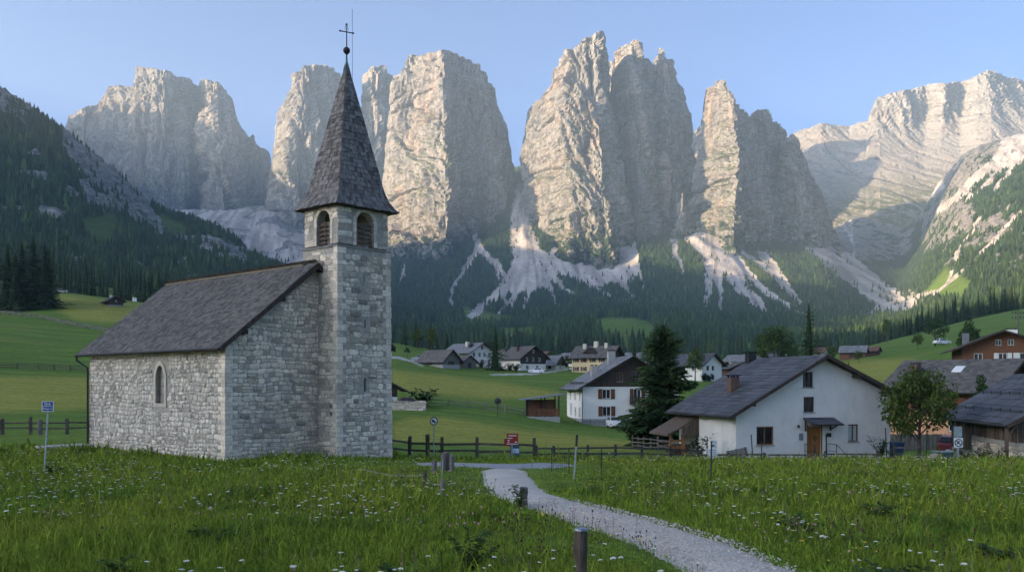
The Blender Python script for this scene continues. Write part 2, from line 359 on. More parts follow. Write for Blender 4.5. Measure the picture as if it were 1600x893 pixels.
def far_masks(x, y, z):
    px, py = proj(x, y, z)
    jx = 5*fbm(x/40, y/40, z/40, 3, 21); jy = 4*fbm(x/40, y/40, z/40, 3, 31)
    px2, py2 = px+jx, py+jy
    s = np.zeros_like(px)
    for P, a, b in SCREE: s = np.maximum(s, seg_mask(px2, py2, P, a, b))
    for P in SCREE_P: s = np.maximum(s, poly_mask(px2, py2, P))
    s = s*(y > 1750)
    # bouldery, tree-strewn lower ends: break the tongues up into streaks
    st = fbm(px/5, py/45, 0*px, 3, 44)
    s = np.where((s > 0) & (py > 420), s*(1+.9*st*sstep(415, 480, py)), s)
    m = np.zeros_like(px)
    for P in MEADOW_P: m = np.maximum(m, poly_mask(px2, py2, P))
    m = m*(y > 600)*np.where(px < 430, .38, 1)
    li = np.zeros_like(px)
    for P in LIME_P: li = np.maximum(li, poly_mask(px2, py2, P))
    r = np.zeros_like(px)
    for P in ROCK_P: r = np.maximum(r, poly_mask(px+2.2*jx, py+2.2*jy, P))
    nz = fbm(x/38, y/38, z/30, 4, 61)
    left = sstep(470, 380, px)*(y < 1800)
    r = np.maximum(r*np.clip(.75+1.4*nz, 0, 1), left*sstep(.34, .5, nz)*.8*sstep(700, 850, y))
    right = sstep(1400, 1470, px)*(y > 1300)*sstep(470, 400, py)
    r = np.maximum(r, .8*right*sstep(.30, .46, nz))
    gul = ridged(x/85, y/240, z/200, 4, 67)*sstep(600, 540, px)*(y > 2500)
    r = np.maximum(r, sstep(.30, .55, gul)*.85); s = s*(1-.8*sstep(.35, .6, gul))
    def radial(ax, ay, k): return fbm(np.arctan2(px-ax, np.maximum(py-ay, 5))*k, np.hypot(px-ax, py-ay)/38, 0*px, 3, 45)
    st2 = np.where(px < 560, radial(430, 235, 26), np.where(px < 1000, radial(818, 280, 30), np.where(px < 1250, radial(1108, 330, 34), fbm(((px-1255)*.53-(py-378)*.85)/3.2, ((px-1255)*.85+(py-378)*.53)/40, 0*px, 3, 46))))
    far_masks.st = st2
    return np.clip(s, 0, 1), np.clip(m, 0, 1), np.clip(r, 0, 1), np.clip(li, 0, 1)

# lane and path in plan (world metres), used by ground, grass and flowers
def _pt(px, d): return ((px-CX)/F*d, d)
PATH = [_pt(1325,9.6), _pt(1175,12.0), _pt(1074,14.3), _pt(985,16.7), _pt(922,18.6), _pt(858,20.5), _pt(816,22.9), _pt(796,26.5), _pt(791,29), _pt(787,31.8)]
def path_d(x, y, P=None, w=False):
    P = P or PATH; best = np.full(np.shape(x), 1e9)
    for a, b in zip(P[:-1], P[1:]):
        dx, dy = b[0]-a[0], b[1]-a[1]; q = np.clip(((x-a[0])*dx+(y-a[1])*dy)/(dx*dx+dy*dy), 0, 1)
        best = np.minimum(best, np.hypot(x-a[0]-q*dx, y-a[1]-q*dy))
    return best
ROAD = [_pt(672,36.0), _pt(720,34.9), _pt(790,33.9), _pt(835,34.0), _pt(868,35.4)]
ROAD_W = 1.25; PATH_W = .88

# ------------------------------------------------------------------ ground materials
def grass_ground():
    n = N('meadow_soil'); v = n.pos()
    a = n.noise(v, .35, 5, .6); b = n.noise(v, 6, 5, .7)
    c1 = n.ramp(a, [(.3,(.090,.160,.018)),(.55,(.125,.205,.024)),(.75,(.165,.22,.036))])
    c = n.mix(n.ramp(b, [(.35,0),(.7,.6)]), c1, (.12,.175,.034))
    tf = n.noise(n.pos((1,.55,1)), 1.6, 4, .75); c = n.mix(1.0, c, n.ramp(tf, [(.32,.62),(.5,1.0),(.70,1.32)]), 'MULTIPLY')
    pt = n.noise(n.pos((.55,1,1)), .045, 4, .6); c = n.mix(n.ramp(pt, [(.48,0),(.62,.55)]), c, (.175,.19,.038)); c = n.mix(n.ramp(pt, [(.34,.5),(.44,0)]), c, (.055,.115,.016))
    mow = n.noise(n.pos((.02,.35,.35)), 1.0, 2, .5)
    c = n.mix(n.math('MULTIPLY', n.attr('mow','Fac'), n.ramp(mow,[(.42,0),(.58,.65)])), c, (.070,.13,.018))
    hay = n.attr('hay', 'Fac'); w = n.noise(n.pos((.14,.9,.9)), .55, 4, .6)
    hc = n.mix(1.0, n.ramp(w, [(.35,(.21,.225,.032)),(.6,(.31,.285,.056)),(.8,(.25,.255,.042))]), n.ramp(tf, [(.34,.72),(.68,1.25)]), 'MULTIPLY')
    c = n.mix(hay, c, hc)
    c = n.mix(n.attr('lane','Fac'), c, n.ramp(n.noise(v, 3, 5, .7), [(.3,(.33,.32,.30)),(.7,(.46,.44,.41))]))
    n.col(c).rough(.9, .1); n.bump(n.noise(v, 9, 6, .75), .9, .06); return n.m
def slope_mat():
    n = N('mountain_slope'); v = n.pos()
    a = n.noise(v, .02, 5, .65); b = n.noise(v, .12, 4, .7)
    c = n.ramp(n.mix(.5, a, b), [(.35,(.020,.040,.016)),(.5,(.040,.070,.024)),(.68,(.078,.105,.034))])
    c = n.mix(n.attr('lime','Fac'), c, n.ramp(b, [(.4,(.055,.085,.022)),(.62,(.12,.13,.045))]))
    c = n.mix(n.attr('meadow','Fac'), c, n.ramp(a, [(.35,(.115,.195,.040)),(.7,(.155,.225,.05))]))
    rk = n.ramp(n.noise(n.pos((1,1,2.2)), .06, 6, .7, .6), [(.32,(.085,.083,.08)),(.5,(.23,.22,.205)),(.7,(.40,.375,.345))])
    r = n.math('ADD', n.attr('rock','Fac'), n.math('MULTIPLY', n.math('SUBTRACT', b, .5), 1.6))
    c = n.mix(n.ramp(r, [(.42,0),(.55,1)]), c, rk)
    sc = n.ramp(n.mix(.45, n.noise(v, .05, 5, .7), n.noise(v, .3, 3, .7)), [(.35,(.40,.36,.33)),(.52,(.56,.51,.465)),(.7,(.66,.60,.55))])
    sc = n.mix(1.0, sc, n.ramp(n.attr('streak','Fac'), [(.22,.62),(.5,.93),(.8,1.10)]), 'MULTIPLY')
    s = n.math('ADD', n.attr('scree','Fac'), n.math('MULTIPLY', n.math('SUBTRACT', n.noise(v, .085, 4, .75), .5), 1.1))
    c = n.mix(n.ramp(s, [(.40,0),(.54,1)]), c, sc)
    c = n.mix(n.ramp(n.noise(v, .075, 4, .8), [(.60,0),(.65,.75)]), c, (.045,.065,.024))
    n.col(c).rough(.95, .05); n.bump(n.mix(.5, n.noise(v, .09, 6, .75), n.noise(v, .5, 3, .7)), .9, 7); return n.m
M_SOIL = grass_ground(); M_SLOPE = slope_mat()

# ------------------------------------------------------------------ land meshes
def grid_faces(nr, nc):
    i = np.arange(nr-1)[:,None]*nc+np.arange(nc-1)[None,:]
    return np.stack([i, i+1, i+nc+1, i+nc], -1).reshape(-1, 4)
HAY_P = [[(612,578),(700,587),(820,603),(872,612),(872,622),(760,622),(690,616),(612,606)],[(1310,563),(1420,560),(1500,575),(1500,600),(1400,600),(1300,585)],
 [(640,652),(700,652),(830,672),(1000,690),(1000,705),(870,702),(700,692),(615,690),(615,660)],[(-40,588),(140,590),(140,640),(-40,645)],[(90,460),(235,478),(200,505),(120,500),(80,480)]]
LANE = [([(612,558),(626,559),(650,566),(658,571)],2.0,1.2),([(768,585),(830,584),(865,580),(905,573)],1.2,1.2),([(860,577),(880,570)],1,1)]
def ground_mesh():
    qs = np.concatenate([np.linspace(-1500,-150,60), np.arange(-145,1750,4.0), np.linspace(1760,3100,60)])
    ds = [0.5]
    while ds[-1] < 690: ds.append(ds[-1]*1.0+max(.22, ds[-1]*.011))
    ds = np.array(ds); ds = np.concatenate([[-14,-8,-4,-1.5], ds])
    Q, D = np.meshgrid((qs-CX)/F, ds)
    X = Q*np.where(D > 40, D, np.where(D > 5, D+(40-D)*.45, 20+.2*(D))); Y = D
    Z = terr(X, Y); px, py = proj(X, np.maximum(Y, 4), Z)
    hay = np.zeros_like(px)
    for P in HAY_P: hay = np.maximum(hay, poly_mask(px, py, P))
    hay = hay*(Y > 50); lane = np.zeros_like(px)
    for P, a, b in LANE: lane = np.maximum(lane, seg_mask(px, py, P, a, b))
    lane = lane*(Y > 100)
    k = path_d(X, Y); r = path_d(X, Y, ROAD)
    Z = Z-.10*((k < PATH_W-.1) | (r < ROAD_W-.1))
    mow = sstep(55, 90, Y)
    me = np_mesh('ground', np.stack([X,Y,Z],-1).reshape(-1,3), grid_faces(*X.shape), M_SOIL, True,
                 {'hay': hay.ravel()*.92, 'lane': (lane > .5).astype(float).ravel(), 'mow': mow.ravel()})
    o = mobj('ground', me); tag(o, 'green alpine meadow and mown fields of the valley floor', 'ground', kind='structure')
def slope_mesh():
    qs = np.concatenate([np.linspace(-1500,-120,50), np.arange(-115,1720,3.0), np.linspace(1730,3100,50)])
    ds = [680.0]
    while ds[-1] < 4300: ds.append(ds[-1]*1.0055)
    while ds[-1] < 5600: ds.append(ds[-1]*1.03)
    Q, D = np.meshgrid((qs-CX)/F, np.array(ds)); X = Q*D; Y = D; Z = terr(X, Y)
    s, m, r, li = far_masks(X, Y, Z)
    # rock bands stand out in steps
    Z = Z+r*(8*fbm(X/14, Y/14, Z/9, 3, 71)+9*(np.abs(((Z/17+fbm(X/60,Y/60,Z/60,2,73)) % 1)-.5)*2))*sstep(.2,.6,r)
    Z = Z-s*3
    me = np_mesh('hillside', np.stack([X,Y,Z],-1).reshape(-1,3), grid_faces(*X.shape), M_SLOPE, True,
                 {'scree': s.ravel(), 'meadow': m.ravel(), 'rock': r.ravel(), 'lime': li.ravel(), 'streak': (.5+.5*np.clip(far_masks.st*1.6, -1, 1)).ravel()})
    o = mobj('hillside', me); tag(o, 'forested lower slopes with pale scree fans below the cliffs', 'hillside', kind='structure')
def shade_ridge():
    # unseen ridge added out of view, crest shaped to keep the valley in shade
    ys = np.linspace(-3400, 4400, 150); us = np.linspace(-1, 1, 50)
    U, Yv = np.meshgrid(us, ys)
    crest = -2350-.22*np.clip(Yv-1500, 0, 9e9)+40*np.sin(Yv/400)
    H = np.interp(Yv, [-3400,-1000,150,650,1000,1370,1500,1650,1930,2316,2600,3026,3412,4400], [590,600,600,720,820,830,885,900,930,905,930,1180,1450,1500])
    H = H+24*fbm(Yv/260, 0*Yv, 0*Yv, 4, 91)+18*fbm(Yv/45, 0*Yv, 0*Yv, 2, 93)
    X = crest+U*1150; Z = H*(1-np.abs(U)**1.15)-60+30*fbm(X/150, Yv/150, 0*X, 4, 95)*(1-np.abs(U))
    me = np_mesh('hill', np.stack([X,Yv,Z],-1).reshape(-1,3), grid_faces(*X.shape), M_SLOPE, True)
    tag(mobj('hill', me), 'unseen ridge added west of the valley to shade it', 'hill', kind='structure')
ground_mesh(); slope_mesh(); shade_ridge()

# ------------------------------------------------------------------ rock massifs
def rock_mat():
    n = N('dolomite_rock'); v = n.pos(); vs = n.pos((1,1,.22))
    a = n.noise(v, .012, 6, .65); b = n.noise(vs, .045, 6, .7); f = n.noise(v, .16, 5, .75)
    c = n.ramp(n.mix(.5, b, f), [(.30,(.085,.083,.082)),(.45,(.195,.187,.176)),(.60,(.30,.282,.255)),(.78,(.42,.39,.345))])
    st = n.ramp(n.noise(n.pos((1,1,.5)), .0065, 5, .6, .4), [(.53,0),(.63,.42)])
    c = n.mix(st, c, n.ramp(b, [(.3,(.20,.14,.10)),(.55,(.34,.24,.175)),(.75,(.44,.33,.245))]))
    dk = n.ramp(n.noise(n.pos((1,1,.10)), .035, 4, .6), [(.56,0),(.68,.6)])
    c = n.mix(dk, c, (.16,.155,.16))
    # bedding: thin wavering ledges, their dark shadow lines put into the colour
    z = n.sepz(v); zz = n.math('ADD', n.math('MULTIPLY', z, .055), n.math('MULTIPLY', a, 1.5))
    bed = n.noise(None, 1.0, 4, .7)
    cx = n.n('ShaderNodeCombineXYZ'); n.l(zz, cx.inputs[2]); n.l(cx.outputs[0], bed.node.inputs['Vector'])
    c = n.mix(n.ramp(bed, [(.36,.24),(.44,0)]), c, (.11,.105,.105))
    ck = n.math('ABSOLUTE', n.math('SUBTRACT', n.noise(n.pos((1,1,.13)), .055, 5, .65, .3), .5)); c = n.mix(n.ramp(ck, [(.0,.75),(.035,0)]), c, (.06,.058,.06))
    gn = n.n('ShaderNodeNewGeometry'); nz = n.sepz(gn.outputs['Normal'])
    sl = n.math('ADD', nz, n.math('MULTIPLY', n.math('SUBTRACT', n.noise(v, .025, 4, .7), .5), .8)); c = n.mix(n.ramp(sl, [(.50,0),(.66,.85)]), c, n.ramp(f, [(.3,(.25,.23,.20)),(.7,(.37,.34,.295))]))
    g = n.math('ADD', nz, n.math('MULTIPLY', n.math('SUBTRACT', n.noise(v, .03, 4, .7), .5), 1.7))
    low = n.n('ShaderNodeMapRange'); low.inputs[1].default_value = 850; low.inputs[2].default_value = 1080; low.inputs[3].default_value = 1; low.inputs[4].default_value = 0
    n.l(z, low.inputs[0])
    g = n.math('MULTIPLY', n.ramp(g, [(.50,0),(.64,.9)]), low.outputs[0])
    c = n.mix(g, c, n.ramp(f, [(.35,(.045,.062,.02)),(.65,(.105,.12,.035))]))
    # dwarf pine strewn over the lowest ledges
    lo2 = n.n('ShaderNodeMapRange'); lo2.inputs[1].default_value = 430; lo2.inputs[2].default_value = 700; lo2.inputs[3].default_value = .17; lo2.inputs[4].default_value = -.12
    n.l(z, lo2.inputs[0]); sp = n.math('ADD', n.noise(v, .028, 5, .75), lo2.outputs[0])
    c = n.mix(n.ramp(sp, [(.60,0),(.66,.95)]), c, (.022,.042,.018))
    n.col(c).rough(.95, .05)
    h = n.mix(.5, n.mix(.5, n.noise(vs, .07, 7, .75), n.noise(v, .35, 4, .75)), bed)
    n.bump(h, 1.0, 9); return n.m
M_ROCK = rock_mat()
def massif(D, cols, sx=2.6, rows=230, plateau=110, seed=1, flute=1.0, strata=1.0, label='', deep=330):
    """cols: feature lines from base to crest, each a list of (px, py, depth offset m); the solid closes over the crest and down the back"""
    n = len(cols); K = 60; T = np.linspace(0, 1, K)
    A = []
    for c in cols:
        c = np.array(c, float); c = np.vstack([[c[0,0], c[0,1]+60, c[0,2]-40], c])
        L = np.concatenate([[0], np.cumsum(np.hypot(np.diff(c[:,0])*.6, np.diff(c[:,1])))]); L /= L[-1]
        A.append(np.stack([np.interp(T, L, c[:,k]) for k in range(3)], -1))
    A = np.array(A)                                           # n x K x 3
    top = A[:,-1,0]; mid = A[:,K//2,0]; wdt = np.maximum(np.abs(np.diff(top)), np.abs(np.diff(mid)))
    seg = np.maximum(2, np.ceil(wdt/sx).astype(int)); u = np.concatenate([[0], np.cumsum(seg)])
    U = np.arange(u[-1]+1)
    rt = np.linspace(0, 1, rows)
    G = np.zeros((len(U), rows, 3))
    for k in range(3):
        B = np.array([np.interp(U, u, A[:,j,k]) for j in range(K)]).T
        B = B if k < 2 else _blur(B, 1.2, 0)
        G[:,:,k] = np.array([np.interp(rt, T, B[i]) for i in range(len(U))])
    d = D+G[:,:,2]*1.35; X = (G[:,:,0]-CX)/F*d; Y = d; Z = EYE+(HY-G[:,:,1])*d/F
    # approximate outward normals of the smooth form
    P = np.stack([X,Y,Z], -1); du = np.gradient(P, axis=0); dv = np.gradient(P, axis=1)
    nn = np.cross(du, dv); nn /= np.linalg.norm(nn, axis=-1, keepdims=True)+1e-9
    nn = _blur(nn.reshape(len(U), -1), 3, 0).reshape(nn.shape); flat = sstep(.42, .72, nn[:,:,2]); nn[:,:,2] *= .35
    nn /= np.linalg.norm(nn, axis=-1, keepdims=True)+1e-9
    hgt = np.clip(rt[None,:]*1.0, 0, 1)
    s = seed*100
    wob = 14*fbm(X/70, Y/70, Z/80, 3, s+31); hu = X*.92+Y*.5+wob; hv = Z+.6*wob
    big = facets(hu/150, hv/520+.15*hu/150, s+1)*42*flute
    flt = facets(hu/58, hv/210, s+11)*20*flute
    flt2 = facets(hu/24, hv/78, s+21)*10*flute
    small = facets(hu/9.5, hv/34, s+27)*5
    med = (ridged(X/46, Y/46, Z/150, 4, s+9, .5)-.1)*10*flute
    lm = np.clip(.5+1.4*fbm(X/110, Y/110, Z/130, 2, s+41), 0, 1)
    wz = Z/19+.045*X/19+.45*fbm(X/150, Y/150, Z/190, 2, s+13); led = ((wz % 1)-.5)*-2.2*strata*lm
    wz2 = Z/74+.045*X/74+.35*fbm(X/240, Y/240, Z/300, 2, s+15); led2 = ((wz2 % 1)-.4)*-3.2*strata*(1-.6*lm)
    crk = np.clip(ridged(hu/33, hu*0+seed, hv/230, 3, s+51, .6)-.42, 0, 1)*-40*flute+(ridged(hu/15, hu*0+seed*2, hv/120, 2, s+57)-.1)*5*flute
    fine = fbm(X/7, Y/7, Z/9, 3, s+17, .6)*4
    edge = np.minimum(1, np.minimum(np.arange(len(U)), np.arange(len(U))[::-1])/4.0)[:,None]
    tpa = 1-.6*sstep(.80, 1, rt)[None,:]
    disp = ((big+flt)*tpa+flt2+small+med+led+led2+crk+fine)*(1-.65*flat)
    P = P+nn*disp[:,:,None]*(.35+.65*edge[:,:,None])
    # jagged crest
    cr = (sstep(.86, 1, rt)[None,:])*(fbm(X/26, Y/26, 0*X, 4, s+21, .6)*9+ridged(X/60, 0*X, 0*X, 2, s+23)*6)
    P[:,:,2] += cr
    # close: over the crest and down behind
    tp = P[:,-1,:]; back = []
    for k, (dy, f) in enumerate(((.25,.985),(.6,.975),(1.0,.94),(1.5,.7),(2.2,.35),(3.0,0.0))):
        q = tp.copy(); q[:,1] += plateau*dy*(.4+.6*edge[:,0]); zb = P[:,0,2]; q[:,2] = zb+(tp[:,2]-zb)*f
        q[:,2] += 10*fbm(q[:,0]/40, q[:,1]/40, 0*q[:,0], 3, s+25)*(f > .5)
        q[:,0] = q[:,0]*q[:,1]/tp[:,1]*.5+q[:,0]*.5
        back.append(q)
    P = np.concatenate([P, np.stack(back, 1)], 1)
    nr, nc = P.shape[:2]
    f = grid_faces(nr, nc)
    me = np_mesh('mountain', P.reshape(-1,3), f, M_ROCK, False)
    o = mobj('mountain', me); tag(o, label, 'mountain', 'cliffs above the valley', 'structure'); return o
massif(4150, [  # low shoulder far left
 [(95,330,0),(96,250,60),(100,200,90),(108,178,120)],[(125,330,-60),(130,220,-10),(130,185,20),(132,165,60)],[(165,330,40),(160,230,60),(160,185,90),(158,163,120)],[(190,330,120),(185,250,150),(180,200,180),(178,165,200)]], seed=2, label='low reddish shoulder of rock at the far left of the cliffs', rows=120)
massif(4000, [  # broad table mountain, left
 [(110,345,40),(118,280,80),(126,230,110),(137,190,150)],
 [(150,345,-60),(155,260,-10),(160,190,40),(172,137,90)],
 [(195,340,-120),(197,260,-60),(200,190,0),(206,132,40)],
 [(212,338,-150),(211,260,-80),(208,170,-30),(209,103,0)],
 [(255,332,-160),(255,260,-100),(255,180,-60),(258,110,-30)],
 [(290,330,-60),(293,250,-20),(297,180,30),(301,125,60)],
 [(305,328,0),(303,250,60),(304,180,90),(307,132,110)],
 [(322,330,-190),(325,260,-120),(318,190,-40),(316,124,10)],
 [(350,328,-230),(345,270,-150),(342,200,-60),(338,128,10)],
 [(372,325,-150),(372,270,-90),(366,200,-20),(356,145,40)],
 [(395,310,-40),(392,260,0),(380,200,60),(364,165,110)],
 [(412,290,80),(405,250,120),(390,215,150),(372,190,190)]], seed=3, label='broad flat topped grey mountain left of the chapel spire', flute=.9)
massif(4080, [[(376,310,0),(380,240,40),(386,215,60)],[(394,310,-70),(394,250,-30),(393,207,10)],[(410,310,-40),(407,240,0),(405,222,20)],[(418,310,-60),(416,250,0),(416,232,20)],[(428,310,20),(426,260,40),(423,240,60)]], seed=4, label='small jagged needle in the gap left of the chapel spire', rows=110, plateau=60)
massif(3800, [  # peak behind spire, left side
 [(395,400,-40),(415,330,0),(428,250,60),(430,180,100),(440,165,120)],
 [(410,400,-160),(432,330,-120),(448,240,-40),(452,160,20),(458,118,50)],
 [(440,400,-180),(462,330,-140),(470,240,-60),(472,150,-10),(473,101,30)],
 [(485,400,-140),(492,320,-90),(497,240,-30),(500,160,20),(500,99,50)],
 [(525,400,-60),(524,320,-10),(522,220,40),(522,160,70),(522,106,90)],
 [(556,400,60),(552,300,100),(545,220,130),(540,170,150),(534,125,170)]], seed=5, label='square topped peak directly left of the chapel spire')
massif(3900, [
 [(545,400,0),(552,300,40),(558,220,80),(562,160,100),(566,118,120)],
 [(570,400,-120),(574,300,-70),(576,200,-20),(576,150,10),(577,106,40)],
 [(595,400,-90),(596,300,-50),(598,200,0),(598,150,30),(600,104,60)],
 [(632,400,40),(628,300,70),(622,220,100),(618,160,130),(614,116,150)]], seed=6, label='reddish pillar peak just right of the chapel spire', rows=180)
massif(3300, [  # big block
 [(590,405,40),(596,330,60),(602,250,80),(606,180,100),(612,128,120)],
 [(615,410,-60),(617,330,-40),(620,260,10),(622,180,60),(626,112,80)],
 [(642,412,-170),(642,330,-120),(643,275,-90),(642,225,10),(642,165,50),(640,88,70)],
 [(668,412,-230),(668,330,-190),(670,272,-150),(670,215,-40),(668,150,0),(664,84,30)],
 [(702,414,-290),(702,340,-240),(700,262,-180),(697,220,-90),(694,150,-50),(692,78,-20)],
 [(718,412,-150),(718,340,-90),(716,260,-30),(712,200,10),(708,140,30),(706,80,50)],
 [(742,410,-130),(742,330,-60),(738,260,10),(734,190,40),(730,140,60),(726,88,80)],
 [(768,408,-200),(770,330,-130),(768,270,-20),(764,200,30),(758,150,60),(750,103,90)],
 [(790,400,-60),(790,330,-10),(786,250,40),(776,180,70),(768,155,90),(764,132,120)],
 [(808,380,40),(806,300,90),(802,250,110),(792,200,140),(782,170,160),(773,140,180)]], seed=7, label='massive square block mountain with grassy ledges right of the spire')
massif(3150, [  # main tower group: great left tower
 [(812,380,60),(812,300,100),(814,245,130),(818,220,150),(826,170,180)],
 [(822,380,-20),(822,300,30),(826,220,80),(834,165,110),(842,148,130)],
 [(848,385,-110),(846,300,-40),(848,210,40),(852,140,80),(857,118,100)],
 [(872,388,-190),(874,330,-130),(870,250,-60),(868,160,-20),(874,90,20)],
 [(890,388,-260),(888,320,-200),(878,240,-120),(872,170,-60),(886,76,-10)],
 [(925,388,-280),(920,310,-220),(914,230,-130),(908,150,-70),(912,60,-20)],
 [(958,384,-290),(952,310,-240),(944,220,-150),(938,140,-70),(936,52,-10)],
 [(985,380,-180),(980,320,-130),(964,220,-30),(952,150,30),(941,80,60)],
 [(1005,376,0),(998,320,40),(978,240,90),(962,160,130),(948,105,160)]], seed=8, label='tallest pale tower of the group in the middle of the skyline', rows=260)
massif(3230, [  # middle tower
 [(935,380,40),(945,300,80),(955,200,110),(958,140,130),(962,90,150)],
 [(962,380,-130),(968,300,-60),(968,200,0),(966,120,50),(968,70,80)],
 [(990,380,-210),(992,300,-150),(990,200,-80),(986,120,-20),(983,58,30)],
 [(1014,378,-190),(1014,300,-130),(1012,200,-60),(1006,120,0),(1000,66,40)],
 [(1040,374,-90),(1036,300,-40),(1028,200,20),(1020,140,60),(1014,90,100)],
 [(1062,370,30),(1056,300,60),(1044,210,110),(1032,150,140),(1022,110,170)]], seed=9, label='round topped tower right beside the tallest one', rows=240)
massif(3260, [  # right tower
 [(985,380,60),(1000,300,90),(1012,200,120),(1018,140,130),(1022,95,150)],
 [(1012,376,-70),(1018,300,-30),(1024,200,20),(1026,130,50),(1028,74,80)],
 [(1040,374,-150),(1044,300,-100),(1044,200,-30),(1042,130,20),(1036,76,50)],
 [(1064,370,-90),(1068,300,-50),(1064,210,10),(1056,140,60),(1048,96,90)],
 [(1096,362,40),(1092,290,70),(1082,210,110),(1070,160,140),(1058,125,160)]], seed=10, label='narrow third tower behind the round topped one', rows=230)
massif(3080, [[(838,392,0),(842,350,30),(850,310,60),(858,295,70)],[(855,392,-60),(858,350,-20),(864,310,10),(866,284,40)],[(884,392,20),(880,350,40),(874,320,60),(870,300,80)]], seed=15, rows=90, plateau=40, label='small spike of rock at the foot of the tallest tower', flute=.5)
massif(2980, [[(1045,374,20),(1052,345,40),(1058,320,60)],[(1066,378,-40),(1066,340,-10),(1067,302,20)],[(1088,372,20),(1080,345,40),(1074,325,60)]], seed=16, rows=80, plateau=40, label='lower pinnacle at the foot of the third tower', flute=.5)
massif(3060, [  # pointed pinnacle
 [(1062,372,60),(1076,300,90),(1088,230,120),(1096,190,140),(1103,160,150)],
 [(1085,378,-40),(1094,300,10),(1100,230,50),(1103,170,80),(1106,138,110)],
 [(1110,384,-110),(1114,310,-60),(1116,230,0),(1116,170,40),(1118,124,70)],
 [(1120,385,-170),(1126,330,-130),(1140,250,-60),(1132,180,-10),(1128,123,40)],
 [(1150,388,-240),(1150,330,-180),(1158,250,-120),(1152,190,-50),(1141,140,10)],
 [(1165,388,-170),(1164,330,-110),(1170,260,-50),(1164,210,-10),(1152,162,50)],
 [(1192,390,-80),(1188,330,-30),(1182,270,10),(1176,220,60),(1164,178,90)],
 [(1220,392,40),(1212,330,70),(1198,270,110),(1186,225,130),(1174,192,150)]], seed=11, label='sharp pointed pinnacle with a sunlit rib', rows=240)
massif(3180, [
 [(1150,390,40),(1160,320,70),(1168,240,100),(1172,200,120),(1174,182,130)],
 [(1180,392,-80),(1182,320,-40),(1184,240,0),(1184,200,30),(1183,172,50)],
 [(1210,394,-120),(1208,320,-70),(1206,240,-20),(1204,200,10),(1198,173,40)],
 [(1236,396,-50),(1232,320,-10),(1224,250,40),(1218,210,60),(1212,192,90)],
 [(1262,400,50),(1252,330,80),(1236,270,110),(1228,230,130),(1220,205,150)]], seed=12, label='blunt tower right of the pointed pinnacle', rows=200)
massif(3120, [
 [(1190,394,40),(1204,330,70),(1214,270,90),(1220,230,100),(1224,222,110)],
 [(1222,398,-70),(1228,330,-30),(1232,270,0),(1232,235,20),(1233,213,40)],
 [(1256,402,-110),(1252,340,-60),(1248,280,-20),(1246,240,10),(1243,216,40)],
 [(1290,408,-60),(1280,350,-20),(1266,290,20),(1256,250,50),(1250,232,80)],
 [(1330,425,60),(1310,370,80),(1288,310,110),(1270,270,130),(1256,245,150)]], seed=13, label='last low tower before the valley on the right', rows=180)
massif(4900, [  # long ridge on the right
 [(1180,420,100),(1190,330,140),(1205,250,200),(1215,225,260)],
 [(1235,420,-300),(1240,330,-150),(1242,250,20),(1244,206,140)],
 [(1280,420,-500),(1282,330,-280),(1283,250,-60),(1283,193,100)],
 [(1320,420,-600),(1322,330,-350),(1324,250,-100),(1328,196,120)],
 [(1352,420,-650),(1352,330,-400),(1352,250,-130),(1356,198,60),(1354,188,90)],
 [(1375,420,-680),(1375,320,-420),(1375,235,-120),(1370,190,0),(1372,155,40)],
 [(1410,420,-700),(1410,310,-440),(1412,230,-120),(1412,195,-30),(1412,142,10)],
 [(1440,420,-720),(1442,305,-450),(1446,225,-100),(1446,190,10),(1446,134,50)],
 [(1466,415,-740),(1468,300,-460),(1470,225,-140),(1474,190,-60),(1478,128,-20)],
 [(1500,410,-740),(1500,290,-460),(1500,220,-140),(1500,180,-20),(1502,128,60)],
 [(1530,400,-760),(1530,280,-500),(1530,215,-200),(1528,165,-60),(1526,118,0)],
 [(1550,400,-780),(1550,280,-520),(1550,215,-240),(1548,165,-90),(1542,108,-10)],
 [(1585,400,-780),(1585,280,-500),(1580,205,-180),(1576,165,-60),(1570,118,40)],
 [(1620,400,-780),(1620,280,-480),(1612,200,-140),(1606,165,-20),(1600,126,80)],
 [(1700,400,-700),(1700,280,-400),(1690,200,-100),(1690,165,0),(1690,120,90)],
 [(1800,400,-500),(1800,280,-300),(1790,200,0),(1790,165,60),(1780,150,140)]], seed=14, label='long banded ridge with sunlit crest at the far right', rows=240, flute=.62, strata=2.2, plateau=200)

massif(4300, [[(822,420,60),(830,300,90),(836,215,120)],[(880,420,-60),(880,250,0),(880,120,60)],[(930,420,-90),(930,250,-30),(932,92,40)],[(1000,420,-90),(1000,250,-30),(1000,98,40)],[(1044,420,-60),(1044,250,0),(1044,128,60)],
 [(1084,420,-30),(1084,300,0),(1080,212,60)],[(1112,420,-60),(1112,280,0),(1112,176,60)],[(1142,420,-60),(1142,280,0),(1142,172,60)],[(1200,420,-60),(1200,300,0),(1196,205,60)],[(1250,420,60),(1248,320,90),(1242,238,120)]], seed=17, rows=120, sx=5, label='hidden rear range added behind the pale towers to shade the far ridge')  # unseen range, added to cast shade on the long right ridge
